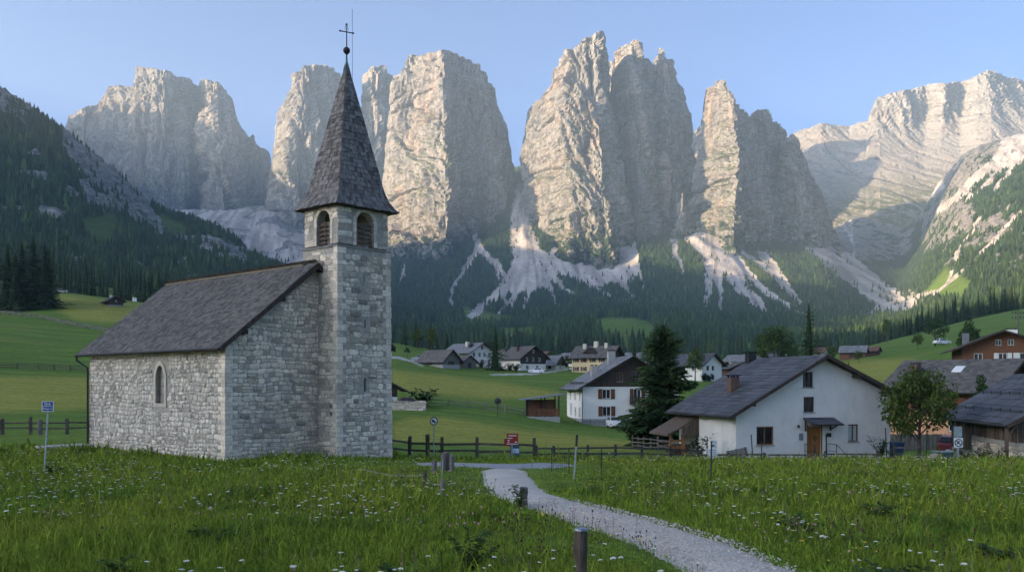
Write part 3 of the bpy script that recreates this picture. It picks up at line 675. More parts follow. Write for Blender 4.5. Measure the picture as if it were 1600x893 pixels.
# ------------------------------------------------------------------ vegetation
def leaf_mat(name, c, rough=.75, var=.35, trans=0.0):
    n = N(name); v = n.pos()
    k = n.ramp(n.noise(v, 1.7, 4, .7), [(.3, tuple(x*(1-var) for x in c)), (.7, tuple(x*(1+var) for x in c))])
    n.col(n.mix(1.0, k, n.attr('tint'), 'MULTIPLY')).rough(rough, .15)
    if trans:
        t = n.n('ShaderNodeBsdfTranslucent'); n.l(n.mix(1.0, k, n.attr('tint'), 'MULTIPLY'), t.inputs['Color'])
        a = n.n('ShaderNodeMixShader'); a.inputs[0].default_value = trans
        n.l(n.b.outputs[0], a.inputs[1]); n.l(t.outputs[0], a.inputs[2]); n.l(a.outputs[0], n.out.inputs[0])
    return n.m
M_SPRUCE = leaf_mat('spruce_needles', (.040,.074,.026)); M_FOREST = leaf_mat('forest_needles', (.026,.054,.022))
M_LEAF = leaf_mat('broad_leaves', (.062,.105,.020), trans=.25); M_LEAF2 = leaf_mat('pale_leaves', (.085,.130,.030), trans=.25)
M_HEDGE = leaf_mat('hedge_leaves', (.030,.062,.018)); M_WEED = leaf_mat('weed_leaves', (.050,.092,.018), trans=.2)
M_BARK = simple('bark', (.085,.065,.05), .45, 9, .95, .8, .02, (1,1,.3))

class TM:  # triangle soup with a tint per vertex
    def __init__(s): s.v = []; s.f = []; s.t = []
    def tri(s, V, t): # V: n x 3 x 3
        V = np.asarray(V).reshape(-1, 3); b = sum(len(x) for x in s.v)
        s.v.append(V); s.f.append(np.arange(len(V)).reshape(-1, 3)+b)
        t = np.asarray(t, float); s.t.append(np.repeat(t, 3, 0) if t.ndim == 2 else np.tile(t, (len(V), 1)))
    def mesh(s, name, m): return np_mesh(name, np.concatenate(s.v), np.concatenate(s.f), m, False, {'tint': np.concatenate(s.t)})

def spruce_crown(h, r, whorls, nb, rng, base=.06, twigs=0, droop=.35, power=.85, gap=.15):
    T = TM()
    for w in range(whorls):
        q = (w+.5*rng.random())/whorls; z = h*(base+(1-base)*q)
        L0 = r*(1-q)**power*(.75+.25*math.sin(q*23+rng.random()*2))+.02*h
        for b in range(nb):
            if rng.random() < gap*.5: continue
            a = 2*math.pi*(b+rng.random()*.8)/nb+w*.7; L = L0*(.7+.5*rng.random())
            c, s_ = math.cos(a), math.sin(a); dz = droop*(1-.9*q)*L*(.7+.6*rng.random()); up = L*.22*q
            t = np.linspace(0, 1, 5); rad = L*t; zz = z-dz*t**1.3+up*t+L*.10*np.clip(t-.6, 0, 1)
            sp = np.stack([rad*c, rad*s_, zz], -1); side = np.array([-s_, c, 0])
            wd = L*(.20 if not twigs else .10)
            tint = np.array([1,1,1])*(.65+.7*rng.random())*(.75+.5*q)
            tint = tint*np.array([1+.25*rng.random(), 1+.15*rng.random(), 1])
            tr = []
            for i in range(4):
                k = (1-t[i])*.75+.35
                for sg in (-1, 1):
                    tip = sp[i]+side*sg*wd*k*(1+.5*rng.random())+(sp[min(i+2,4)]-sp[i])*.9+np.array([0,0,-.16*L*k*rng.random()])
                    tr.append([sp[i], sp[i+1], tip])
            tr.append([sp[3]-side*wd*.18, sp[3]+side*wd*.18, sp[4]+(sp[4]-sp[3])*.6])
            T.tri(tr, tint)
            if twigs:
                tr = []; tt = []
                for k in range(twigs):
                    f = .2+.8*rng.random(); p = sp[0]*(1-f)+sp[4]*f; p[2] = np.interp(f, t, zz)
                    for sg in (-1, 1):
                        ln = L*(.34*(1-f)+.10)*(.7+.6*rng.random())
                        d = side*sg*(.8+.3*rng.random())+np.array([c,s_,0])*(.5+.4*rng.random())+np.array([0,0,-.25-.35*rng.random()])
                        e = p+d*ln*.8; n2 = np.array([c,s_,0])*ln*.16
                        for m in range(3):
                            o = d*ln*.27*m; tr.append([p+o-n2, p+o+n2, p+o+d*ln*.5+np.array([0,0,-ln*.16*rng.random()])+n2*(rng.random()-.5)*3])
                            tt.append(tint*(.7+.6*rng.random()))
                T.tri(tr, np.array(tt))
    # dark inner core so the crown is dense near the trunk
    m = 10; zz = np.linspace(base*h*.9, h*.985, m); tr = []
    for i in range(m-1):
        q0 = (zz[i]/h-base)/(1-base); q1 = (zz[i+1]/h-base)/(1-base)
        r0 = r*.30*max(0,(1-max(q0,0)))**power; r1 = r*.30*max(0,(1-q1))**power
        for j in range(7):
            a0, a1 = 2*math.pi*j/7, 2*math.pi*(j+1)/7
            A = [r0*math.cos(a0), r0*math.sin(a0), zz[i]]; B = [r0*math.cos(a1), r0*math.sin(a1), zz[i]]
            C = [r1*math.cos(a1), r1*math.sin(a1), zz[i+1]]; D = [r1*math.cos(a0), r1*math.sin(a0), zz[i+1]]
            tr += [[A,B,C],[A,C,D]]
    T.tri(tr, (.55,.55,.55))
    return T
def trunk_mb(h, r0, r1=.02, lean=0):
    b = MB(); k = 6
    b.tube([(lean*h*(i/k)**2, .01*h*math.sin(i), h*i/k) for i in range(k+1)], [r0*(1-i/k)+r1*(i/k) for i in range(k+1)], 8, jit=.08)
    return b
def spruce_proto(h, r, whorls, nb, seed, twigs=0, **k):
    rng = random.Random(seed)
    return spruce_crown(h, r, whorls, nb, rng, twigs=twigs, **k).mesh('crown', M_SPRUCE), trunk_mb(h*.96, h*.014+.05).mesh('trunk', M_BARK, True)
def place_tree(name, label, cat, protos, p, h, group=None, rz=None, wide=1.0, ref=10.0):
    crown, trunk = protos
    t = thing(name, label, cat, (p[0], p[1], p[2]-.15), random.uniform(0, 6.28) if rz is None else rz, group)
    s = h/ref; t.scale = (s*wide, s*wide, s)
    mobj('trunk', trunk, t); mobj('crown', crown, t); return t
def broad_proto(seed, h=10.0, rx=3.6, z0=.28, leaves=2600, size=.34, mat=None, lumps=9, col=1.0):
    rng = np.random.default_rng(seed); rr = random.Random(seed)
    b = MB(); tips = []
    b.tube([(0,0,0),(.05,.02,h*.2),(.1,-.05,h*.42),(.05,.05,h*.66),(0,0,h*.86)], [h*.026,h*.021,h*.016,h*.010,h*.004], 9, jit=.06)
    for i in range(lumps):
        a = 2.4*i+rr.random(); q = (i+.5)/lumps; z = h*(z0+.08+.52*q); sp = rx*math.sin(math.pi*(.24+.66*q))*.74
        e = Vector((sp*math.cos(a), sp*math.sin(a), z+h*.13)); m = Vector((sp*.5*math.cos(a+.2), sp*.5*math.sin(a+.2), z-.02*h))
        b.tube([(0.06,0,z-.10*h), m, e], [h*.010,h*.007,h*.003], 6, jit=.05); tips.append((e, rx*(.34+.2*rr.random())))
        for k in range(2):
            a2 = a+rr.uniform(-.8,.8); e2 = m+Vector((math.cos(a2)*sp*.6, math.sin(a2)*sp*.6, h*(.02+.12*rr.random())))
            b.tube([m, e2], [h*.005, h*.002], 5); tips.append((e2, rx*(.26+.16*rr.random())))
    tips.append((Vector((0,0,h*.88)), rx*.40)); tips.append((Vector((.1*rx,0,h*.74)), rx*.5))
    w = np.array([t[1]**2 for t in tips]); idx = rng.choice(len(tips), leaves, p=w/w.sum())
    C = np.array([tuple(t[0]) for t in tips])[idx]; R = np.array([t[1] for t in tips])[idx]
    dv = rng.normal(size=(leaves,3)); dv /= np.linalg.norm(dv, axis=1, keepdims=True)
    P = C+dv*(R*(.35+.65*rng.random(leaves)**.6))[:,None]*np.array([1,1,.72])
    n = rng.normal(size=(leaves,3)); n /= np.linalg.norm(n, axis=1, keepdims=True)
    u = np.cross(n, rng.normal(size=(leaves,3))); u /= np.linalg.norm(u, axis=1, keepdims=True); v = np.cross(n, u)
    s = size*(.6+.8*rng.random(leaves))[:,None]
    A = P-u*s*.5; B = P+v*s*.42; Cc = P+u*s*.6; D = P-v*s*.42
    T = TM(); clump = (.70+.5*rng.random(len(tips)))[idx][:,None]*(.8+.4*rng.random((leaves,1)))
    tint = clump*np.array([[1+.0,1,1]])*(1+.18*rng.random((leaves,3))*np.array([1,.6,.2]))*col
    T.tri(np.stack([A,B,Cc],1), tint); T.tri(np.stack([A,Cc,D],1), tint)
    return T.mesh('crown', mat or M_LEAF), b.mesh('trunk', M_BARK, True)

# protos (10 m tall, scaled on placing)
SPR = [spruce_proto(10, 1.75+.25*(i % 3), 22, 8, 30+i, droop=.35+.1*(i % 2)) for i in range(6)]
SPR_D = [spruce_proto(10, 2.3, 26, 10, 60+i, droop=.4) for i in range(3)]
BRD = [broad_proto(80+i, mat=M_LEAF) for i in range(3)]
BRD2 = [broad_proto(90+i, mat=M_LEAF2, rx=3.2) for i in range(2)]

# the great spruce beside the white house
g = at(1036, 76)
bs = spruce_proto(10, 4.1, 42, 14, 5, twigs=9, droop=.36, power=.60, gap=.30, base=.02)
place_tree('spruce_tree', 'big dark spruce standing between the two white houses', 'tree', bs, g, 76/F*198, rz=.5)
place_tree('spruce_tree', 'thin tall spruce rising behind the ridge of the small white house', 'tree', spruce_proto(10, 2.3, 26, 8, 8, twigs=6, droop=.25, gap=.5, power=.85), at(1264, 140), 140/F*175, rz=1)
place_tree('spruce_tree', 'dense dark spruce at the right gable of the white farmhouse in the valley', 'tree', spruce_proto(10, 2.9, 28, 10, 9, twigs=3, droop=.4), at(774, 250), 250/F*72)
place_tree('spruce_tree', 'open spruce between the yellow house and the big spruce', 'tree', spruce_proto(10, 3.0, 20, 7, 10, twigs=4, gap=.7, droop=.25), at(991, 190), 190/F*88)
place_tree('spruce_tree', 'little spruce just above the right verge of the small white house', 'tree', spruce_proto(10, 2.7, 18, 8, 12, twigs=2), at(1326, 215), 215/F*30)
# grove on the hillock left of the farmhouse
for px, d, h, lb in ((633,345,44,'leftmost dark spruce of the grove on the green hillock'),(650,350,50,'tallest dark spruce of the grove on the green hillock'),
                     (673,360,46,'dark spruce behind the pale broadleaf tree of the hillock grove'),(698,340,38,'rightmost dark spruce of the grove on the green hillock')):
    place_tree('spruce_tree', lb, 'tree', random.choice(SPR_D), at(px, d), d/F*h, 'spruces in the grove on the green hillock')
place_tree('broadleaf_tree', 'small pale green tree at the front of the hillock grove', 'tree', BRD2[0], at(652, 330), 330/F*28)
place_tree('broadleaf_tree', 'round pale green tree at the front of the hillock grove', 'tree', BRD2[1], at(674, 330), 330/F*36)
place_tree('broadleaf_tree', 'tiny round tree on a thin trunk beside the lane on the hillock', 'tree', broad_proto(97, rx=3.4, z0=.42, leaves=900, size=.6, mat=M_HEDGE, lumps=5), at(636.5, 262), 262/F*14)
# left wood on the green hillside
for px, d, h, lb in ((-14,318,110,'spruce cut by the left edge of the photo'),(12,312,104,'second spruce from the left edge of the photo'),(34,330,100,'spruce behind the gap in the left wood'),(24,300,92,'lower front spruce of the left wood'),(52,318,112,'tallest spruce of the left wood'),(70,308,106,'spruce at the right end of the left wood'),(76,322,88,'low spruce behind the right end of the left wood')):
    place_tree('spruce_tree', lb+', above the meadow fence', 'tree', random.choice(SPR_D), at(px, d), d/F*h, 'spruces of the small wood on the left hillside', wide=1.55)
for px, d, py, w, lb in ((82,395,428,1.9,'dark rounded bush tree at the corner of the left wood'),(222,420,452,1.4,'small pale round bush tree behind the hillside cabin')):
    p = at(px, d); place_tree('broadleaf_tree', lb, 'tree', broad_proto(int(px), rx=4, z0=.15, leaves=900, size=.6, mat=M_HEDGE), p, max(6, (p.z-EYE)*0+d/F*22), wide=w*.6)
# row along the foot of the dark hill behind the cabin meadow
for i in range(46):
    px = 92+i*7.0+random.uniform(-3,3); d = random.uniform(440, 560)
    place_tree('spruce_tree', 'dark spruce in the belt at the foot of the shaded left hill', 'tree', random.choice(SPR), at(px, d), random.uniform(17, 24), 'spruces at the foot of the shaded left hill')
# the wood along the crest of the right hill
for i in range(112):
    q = i/111; px = 1350+265*q**.9+random.uniform(-5,5)
    d = np.interp(px, [1350,1420,1500,1600], [640,585,655,640])+random.uniform(0, 150)
    h = np.interp(px, [1350,1400,1480,1600], [10,17,24,22])*random.uniform(.7,1.15)
    place_tree('spruce_tree', 'dark spruce in the wood along the crest of the right hill', 'tree', random.choice(SPR+SPR_D), at(px, d), h, 'spruces along the crest of the right hill')
place_tree('broadleaf_tree', 'yellow green tree at the edge of the crest wood', 'tree', BRD2[0], at(1386, 520), 520/F*36, wide=.6)
place_tree('broadleaf_tree', 'dark leafy tree on the right hillside beside a white van', 'tree', broad_proto(101, rx=4, z0=.2, leaves=1600, size=.42, mat=M_HEDGE), at(1461, 330), 330/F*46)
place_tree('broadleaf_tree', 'small young tree left of the dark leafy tree on the right hillside', 'tree', BRD[1], at(1434, 330), 330/F*24)
place_tree('broadleaf_tree', 'dense egg shaped dark tree left of the brown chalet', 'tree', broad_proto(102, rx=3.4, z0=.05, leaves=3200, size=.40, mat=M_HEDGE, lumps=12), at(1515, 150), 150/F*72, wide=.72)
place_tree('broadleaf_tree', 'wide hazy green tree behind the ridge of the small white house', 'tree', broad_proto(103, rx=4.6, z0=.15, leaves=3000, size=.45, mat=M_LEAF), at(1209, 320), 320/F*68, wide=.95)
place_tree('broadleaf_tree', 'pale green tree behind the right edge of the big spruce', 'tree', BRD[0], at(1086, 230), 230/F*50, wide=.8)
for px, d, h, lb in ((1342,300,20,'dark bush tree in front of the far red barn'),(1240,330,30,'round green tree at the village edge left of the thin spruce'),(1298,320,26,'dark narrow tree left of the far red barn'),(1318,360,22,'pale round tree left of the far red barn'),
                     (748,300,18,'bushy tree at the back of the white farmhouse'),(862,285,26,'green tree behind the low grey roof in the village'),(888,272,24,'dark tree at the left end of the yellow house'),(1012,300,34,'grey green tree in the gap left of the big spruce'),(1062,330,24,'tree in the village right of the big spruce top')):
    place_tree('broadleaf_tree', lb, 'tree', random.choice(BRD), at(px, d), d/F*h)
for px, d, h, lb in ((815,300,26,'little spruce behind the dark wooden village house'),(803,420,26,'spruce beside the far meadow houses'),(838,430,24,'second spruce beside the far meadow houses'),(880,420,26,'spruce behind the roofs left of the yellow house'),(900,440,24,'lone spruce above the yellow house chimney'),(1132,420,28,'spruce behind the small brown house'),(1190,420,26,'spruce right of the red wooden house'),(1290,430,38,'spruce behind the thin tall spruce'),(1310,450,30,'spruce left of the crest wood foot')):
    place_tree('spruce_tree', lb, 'tree', random.choice(SPR), at(px, d), d/F*h)
# leafy young tree in front of the driveway
dt = broad_proto(111, rx=4.2, z0=.20, leaves=4600, size=.36, mat=M_LEAF2, lumps=12, col=.95)
place_tree('broadleaf_tree', 'leafy young tree standing at the driveway right of the small white house', 'tree', dt, at(1436, 55), 55/F*148, rz=.8, wide=.80)
dt2 = spruce_proto(10, 2.6, 30, 10, 44, twigs=2, droop=-.1, power=.62)
place_tree('conifer_tree', 'dense dark conical evergreen between the grey roof and the barn roof', 'tree', (broad_proto(112, rx=2.6, z0=.02, leaves=4500, size=.32, mat=M_HEDGE, lumps=12)[0], dt2[1]), at(1533, 72), 72/F*122, wide=.62)

# ------------------------------------------------------------------ the far-off forests: one mass
def far_tree_shape(v):
    rng = random.Random(900+v); tr = []; n = 7
    for (zb, zt, r) in ((.08,.55,.20),(.33,.78,.145),(.58,1.0,.088)):
        ph = rng.random()*6
        for j in range(n):
            a0, a1, am = ph+2*math.pi*j/n, ph+2*math.pi*(j+1)/n, ph+2*math.pi*(j+.5)/n
            r0 = r*(.75+.5*rng.random())
            tr.append([[r0*.7*math.cos(a0), r0*.7*math.sin(a0), zb+.05], [r0*1.1*math.cos(am), r0*1.1*math.sin(am), zb-.03*rng.random()], [0,0,zt]])
            tr.append([[r0*1.1*math.cos(am), r0*1.1*math.sin(am), zb-.03*rng.random()], [r0*.7*math.cos(a1), r0*.7*math.sin(a1), zb+.05], [0,0,zt]])
    return np.array(tr)
def forest():
    rng = np.random.default_rng(5); shapes = [far_tree_shape(i) for i in range(5)]
    def sample(n, p0, p1, d0, d1):
        px = rng.uniform(p0, p1, n); d = np.sqrt(rng.uniform(d0*d0, d1*d1, n)); return px, d
    A = [sample(9500, -130, 430, 690, 1750), sample(56000, 430, 1480, 760, 3150), sample(15000, 1380, 1720, 700, 3100)]
    px = np.concatenate([a[0] for a in A]); d = np.concatenate([a[1] for a in A])
    x = (px-CX)/F*d; z = terr(x, d); s, m, r, li = far_masks(x, d, z); _, py = proj(x, d, z)
    keep = ((s < .3) | ((s < .8) & (rng.random(len(x)) < .09)) | (rng.random(len(x)) < .012)) & (m < .35) & ((r < .35) | (rng.random(len(x)) < .10)) & ((li < .4) | (rng.random(len(x)) < .25))
    dens = fbm(x/110, d/110, 0*x, 3, 77); hi = sstep(2300, 2900, d)*(px > 560)
    keep &= rng.random(len(x)) < np.clip(1.0+.9*dens-.35*hi, .12, 1)
    keep &= ~((px > 560) & (px < 1480) & (d < 950+120*dens) & (rng.random(len(x)) < .55))
    keep &= ~((px > 1290) & (py < 330) & (px < 1440))
    x, d, z, px = x[keep], d[keep], z[keep], px[keep]; n = len(x)
    h = rng.uniform(11, 21, n)*np.where(d < 1800, 1.0, .92)*np.where((px > 1440) & (d > 1200), .85, 1)*np.where(px < 430, .8, 1); kind = rng.integers(0, 5, n)
    V = []; T = []
    for k in range(5):
        i = np.where(kind == k)[0]; sh = shapes[k].reshape(-1, 3); a = rng.uniform(0, 6.28, len(i))
        c, sn = np.cos(a)[:,None], np.sin(a)[:,None]; w = (h[i]*rng.uniform(.85,1.35,len(i)))[:,None]
        X = (sh[:,0]*c-sh[:,1]*sn)*w+x[i][:,None]; Y = (sh[:,0]*sn+sh[:,1]*c)*w+d[i][:,None]; Z = sh[:,2]*h[i][:,None]+z[i][:,None]-.4
        V.append(np.stack([X,Y,Z],-1).reshape(-1,3))
        t = (rng.uniform(.5,1.5,len(i))[:,None]*np.array([1,1,1])*(1+rng.uniform(0,.35,(len(i),3))*np.array([1,.5,0])))
        larch = rng.random(len(i)) < .11; t[larch] *= np.array([2.0,1.7,1.1])
        T.append(np.repeat(t, len(sh), 0))
    V = np.concatenate(V); T = np.concatenate(T)
    me = np_mesh('forest', V, np.arange(len(V)).reshape(-1,3), M_FOREST, False, {'tint': T})
    tag(mobj('forest', me), 'dark spruce forest covering the slopes under the cliffs', 'forest', kind='stuff'); print('forest trees', n)
forest()

# ------------------------------------------------------------------ meadow: grass blades
def in_chapel(x, y):
    dx, dy = x+11.52, y-36.0; lx = dx*.6585+dy*.7526; ly = -dx*.7526+dy*.6585
    return ((lx > -.05) & (lx < 8.7) & (ly > -.05) & (ly < 12.4)) | ((lx > 4.4) & (lx < 7.7) & (ly > -1.5) & (ly < 1))
def meadow_free(x, y, m=0):
    return (path_d(x, y) > PATH_W+m) & (path_d(x, y, ROAD) > ROAD_W+m) & ~in_chapel(x, y)
M_GRASS = leaf_mat('grass_blades', (.185,.262,.028), .6, .25, .3)
def grass():
    rng = np.random.default_rng(3); out = []
    for (d0, d1, dens, hh, ww) in ((5.5,9,1500,.115,.0062),(9,13,1250,.12,.008),(13,19,680,.12,.011),(19,28,330,.125,.018),(28,40,125,.14,.031),(40,58,42,.17,.06)):
        area = .5*1.30*(d1*d1-d0*d0); n = int(area*dens)
        d = np.sqrt(rng.uniform(d0*d0, d1*d1, n)); x = d*rng.uniform(-.65, .65, n)
        out.append((x, d, np.full(n, hh), np.full(n, ww)))
    x = np.concatenate([o[0] for o in out]); y = np.concatenate([o[1] for o in out]); hh = np.concatenate([o[2] for o in out]); ww = np.concatenate([o[3] for o in out])
    px = CX+F*x/y
    pd = path_d(x, y); k = meadow_free(x, y, 0) & ~((y > 45) & (px > 620) & (px < 1080)) & ~((px > 1385) & (y > 57)) & ~((px < 140) & (y > 46))
    k |= (pd < PATH_W) & (pd > PATH_W-.22) & (rng.random(len(x)) < .25) & (path_d(x, y, ROAD) > ROAD_W) & (y < 31)
    x, y, hh, ww = x[k], y[k], hh[k], ww[k]; n = len(x); z = terr(x, y)-.02
    big = fbm(x/2.2, y/2.2, 0*x, 3, 41); mid = fbm(x/.45, y/.45, 0*x, 3, 43)
    pd = path_d(x, y); ed = np.minimum(pd-PATH_W, path_d(x, y, ROAD)-ROAD_W); edge = np.where(y > 24, sstep(.3, 5.5, ed), sstep(0, 1.6, ed))
    short = np.where((y > 30) & (x > 3), .8, 1.0)
    h = hh*np.exp(rng.normal(0, .42, n))*(1+.8*big+.5*mid)*np.where(y > 24, .22+.78*edge, .45+.55*edge)*short; h = np.clip(h, .03, .6)
    tall = rng.random(n) < .035; h[tall] *= 2.2; ww = np.where(tall, ww*.45, ww)
    a = rng.uniform(0, 6.283, n); lean = h*rng.uniform(.12, .75, n); b = rng.uniform(0, 6.283, n)
    w = ww*rng.uniform(.6, 1.4, n)
    sx, sy = np.cos(a)*w, np.sin(a)*w; lx, ly = np.cos(b)*lean, np.sin(b)*lean
    P = np.zeros((n, 5, 3))
    P[:,0] = np.stack([x-sx, y-sy, z], -1); P[:,1] = np.stack([x+sx, y+sy, z], -1)
    P[:,2] = np.stack([x+sx*.8+lx*.35, y+sy*.8+ly*.35, z+h*.6], -1); P[:,3] = np.stack([x-sx*.8+lx*.35, y-sy*.8+ly*.35, z+h*.6], -1)
    P[:,4] = np.stack([x+lx, y+ly, z+h*(1-.25*rng.random(n))], -1)
    i = np.arange(n)[:,None]*5
    q = i+np.array([[0,1,2,3]]); t3 = i+np.array([[3,2,4]])
    dry = np.clip(fbm(x/4, y/4, 0*x, 3, 47)*.8+.17*rng.normal(size=n)+.10+.16*sstep(24, 34, y)*(x > 2), 0, 1)[:,None]
    dry = np.where(tall[:,None], .75, dry)
    c = np.array([[1,1,1]])*(1-dry)+np.array([[1.5,1.14,1.2]])*dry
    dark = sstep(.15, .5, fbm(x/1.6, y/1.6, 0*x, 3, 53))[:,None]
    c = c*(1-.45*dark*np.array([[1,.75,.6]]))*rng.uniform(.55, 1.4, (n,1))
    T = np.repeat(c[:,None,:], 5, 1)
    me = np_mesh('grass', P.reshape(-1,3), [q, t3], M_GRASS, False, {'tint': T.reshape(-1,3)})
    tag(mobj('grass', me), 'uncut green meadow grass around the path', 'grass', kind='stuff'); print('blades', n)
grass()

# ------------------------------------------------------------------ meadow flowers
M_STEM = simple('flower_stem', (.075,.115,.025), .3, 8, .8, 0)
M_WHITE = simple('white_petals', (.78,.76,.68), .08, 30, .7, 0); M_YEL = simple('yellow_petals', (.78,.58,.05), .12, 30, .7, 0)
M_PINK = simple('pink_clover', (.46,.24,.27), .25, 40, .8, 0); M_DKR = simple('burnet_heads', (.075,.022,.028), .3, 30, .8, 0)
M_BROWN = simple('seed_heads', (.26,.17,.11), .3, 30, .9, 0)
def flower_mb(kind, rr):
    b = MB(); h = {'white':.30,'yellow':.27,'pink':.24,'dark':.36,'seed':.42}[kind]*rr.uniform(.85,1.25)
    lx, ly = rr.uniform(-.06,.06), rr.uniform(-.06,.06); tip = Vector((lx, ly, h))
    b.tube([(0,0,-.03),(lx*.3,ly*.3,h*.55),tip], [.0035,.003,.002], 4, 0)
    if kind == 'white':
        for k in range(13):
            q = 2.4*k; r = .0075*math.sqrt(k+.3); c = tip+Vector((r*math.cos(q), r*math.sin(q), .02-.25*r+rr.uniform(0,.005)))
            b.ball(c, .0075, 1, 1, 5, 3, (1,1,.45))
            if k % 3 == 0: b.tube([tip-Vector((0,0,.03)), c], .0015, 3, 0)
    elif kind == 'yellow':
        for k in range(11):
            q = 2*math.pi*k/11; d = Vector((math.cos(q), math.sin(q), .35)); s = Vector((-math.sin(q), math.cos(q), 0))
            b.raw([tip, tip+d*.016+s*.006, tip+d*.026, tip+d*.016-s*.006], [(0,1,2,3)], 1)
        b.ball(tip+Vector((0,0,.004)), .010, 1, .8, 6, 4, (1,1,.6))
    elif kind == 'pink':
        for k in range(16):
            u = Vector((rr.gauss(0,1), rr.gauss(0,1), rr.gauss(.2,1))).normalized()
            b.ball(tip+u*.010, .0075, 1, .8+.5*rr.random(), 5, 3, (1,1,1.3))
    elif kind == 'dark':
        b.ball(tip, .011, 1, 1, 6, 5, (1,1,1.6))
        b.tube([(lx*.3,ly*.3,h*.5),(lx*.3+.05,ly*.3+.03,h*.8)], .002, 4, 0); b.ball((lx*.3+.05,ly*.3+.03,h*.82), .009, 1, 1, 6, 5, (1,1,1.5))
    else:
        for k in range(9):
            q = k*2.1; b.tube([(lx*(.7+.03*k),ly*(.7+.03*k),h*(.70+.033*k)), (lx+.02*math.cos(q), ly+.02*math.sin(q), h*(.74+.033*k))], [.002,.004], 3, 1)
    return b
def flowers():
    rng = np.random.default_rng(21); rr = random.Random(4)
    spec = [('white', M_WHITE, 'yarrow_flower', 'flat white umbel flower in the meadow grass', 'white umbel flowers in the meadow', 'flower', 300, 640),
            ('yellow', M_YEL, 'hawkbit_flower', 'small yellow flower head in the meadow grass', 'yellow flowers in the meadow', 'flower', 280, 520),
            ('pink', M_PINK, 'clover_flower', 'round dusty pink clover head in the meadow grass', 'pink clover heads in the meadow', 'flower', 230, 420),
            ('dark', M_DKR, 'burnet_flower', 'dark red burnet head on a thin stem in the grass', 'dark burnet heads in the meadow', 'flower', 260, 130),
            ('seed', M_BROWN, 'grass_seed_head', 'brown feathery seed head standing above the grass', 'brown grass seed heads in the meadow', 'grass', 240, 260)]
    for kind, m, name, lab, grp, cat, ni, nf in spec:
        ms = [flower_mb(kind, rr) for _ in range(5)]; me = [b.mesh(name, [M_STEM, m]) for b in ms]
        n = 26000; d = np.concatenate([7.5+30*rng.random(n)**1.4, rng.uniform(14, 54, n)]); x = d*rng.uniform(-.60, .60, 2*n); y = d
        px = CX+F*x/y; cl = fbm(x/3.4, y/3.4, 0*x, 3, 300+len(kind)*7+ord(kind[0]))
        ok = meadow_free(x, y, .12) & (cl > (.05 if kind != 'dark' else -.1)) & ~((y > 44) & (px > 600) & (px < 1080)) & ~((px > 1385) & (y > 55)) & ~((px < 150) & (y > 44))
        if kind == 'dark': ok &= (rng.random(2*n) < np.where((path_d(x, y) < 3.2) & (y < 24), 1, .06))
        x, y = x[ok], y[ok]; o = rng.permutation(len(x))[:ni+nf]; o = o[np.argsort(y[o])]; x, y = x[o], y[o]; z = terr(x, y)
        for i in range(min(ni, len(x))):
            s = mobj(name, me[i % 5]); s.location = (x[i], y[i], z[i]); s.rotation_euler = (rr.uniform(-.15,.15), rr.uniform(-.15,.15), rr.uniform(0,6.28))
            k = rr.uniform(.8,1.35); s.scale = (k,k,k*rr.uniform(.8,1.2)); tag(s, lab, cat, grp)
        V = []; Fc = []; mi = []; b0 = 0; tt = []
        for i in range(ni, len(x)):
            q = ms[i % 5]; a = rr.uniform(0, 6.28); k = rr.uniform(.9, 1.35)*(1+.012*max(0, y[i]-20)); v = np.array([tuple(p) for p in q.v])*k
            c, s_ = math.cos(a), math.sin(a); V.append(np.stack([v[:,0]*c-v[:,1]*s_+x[i], v[:,0]*s_+v[:,1]*c+y[i], v[:,2]/k*1.05+z[i]], -1))
            Fc += [tuple(j+b0 for j in f) for f in q.f]; mi += q.m; b0 += len(v); tt += q.t
        if V:
            V = np.concatenate(V); f3 = [(i, f) for i, f in enumerate(Fc) if len(f) == 3]; f4 = [(i, f) for i, f in enumerate(Fc) if len(f) == 4]; f5 = [(i, f) for i, f in enumerate(Fc) if len(f) > 4]
            gr = [g_ for g_ in (f3, f4) if g_]
            mm = np_mesh('flower_drift', V, [np.array([f for _, f in g_]) for g_ in gr], [M_STEM, m], False, {'tint': np.ones((len(V),3))}, [mi[i] for g_ in gr for i, _ in g_])
            tag(mobj('wildflowers' if cat == 'flower' else 'meadow_grass', mm), 'farther '+grp, cat, kind='stuff')
flowers()

# leafy weeds and small shrubs in the foreground meadow
def weed_mesh(h, r, n, leaf, seed, mat=None, stems=7):
    rng = np.random.default_rng(seed); b = MB(); P = []; U = []
    for s in range(stems):
        a = rng.uniform(0, 6.28); e = np.array([math.cos(a)*r*rng.uniform(.2,1), math.sin(a)*r*rng.uniform(.2,1), h*rng.uniform(.6,1.05)])
        b.tube([(0.02*math.cos(a),0.02*math.sin(a),-.05), tuple(e*np.array([.4,.4,.55])), tuple(e)], [.008,.006,.003], 5)
        for k in range(n//stems):
            f = rng.uniform(.15, 1); q = e*np.array([f**1.5, f**1.5, f]); a2 = rng.uniform(0, 6.28)
            P.append(q); U.append([math.cos(a2), math.sin(a2), rng.uniform(-.5,.6)])
    P = np.array(P); U = np.array(U); U /= np.linalg.norm(U, axis=1, keepdims=True); S = np.cross(U, [0,0,1]); S /= np.linalg.norm(S, axis=1, keepdims=True)
    L = (leaf*rng.uniform(.6,1.4,len(P)))[:,None]; A = P; B = P+U*L*.5+S*L*.28; C = P+U*L; D = P+U*L*.5-S*L*.28
    T = TM(); tt = np.ones((len(P),3))*rng.uniform(.6,1.3,(len(P),1)); T.tri(np.stack([A,B,C],1), tt); T.tri(np.stack([A,C,D],1), tt)
    return T.mesh('foliage', mat or M_WEED), b.mesh('stem', M_STEM)
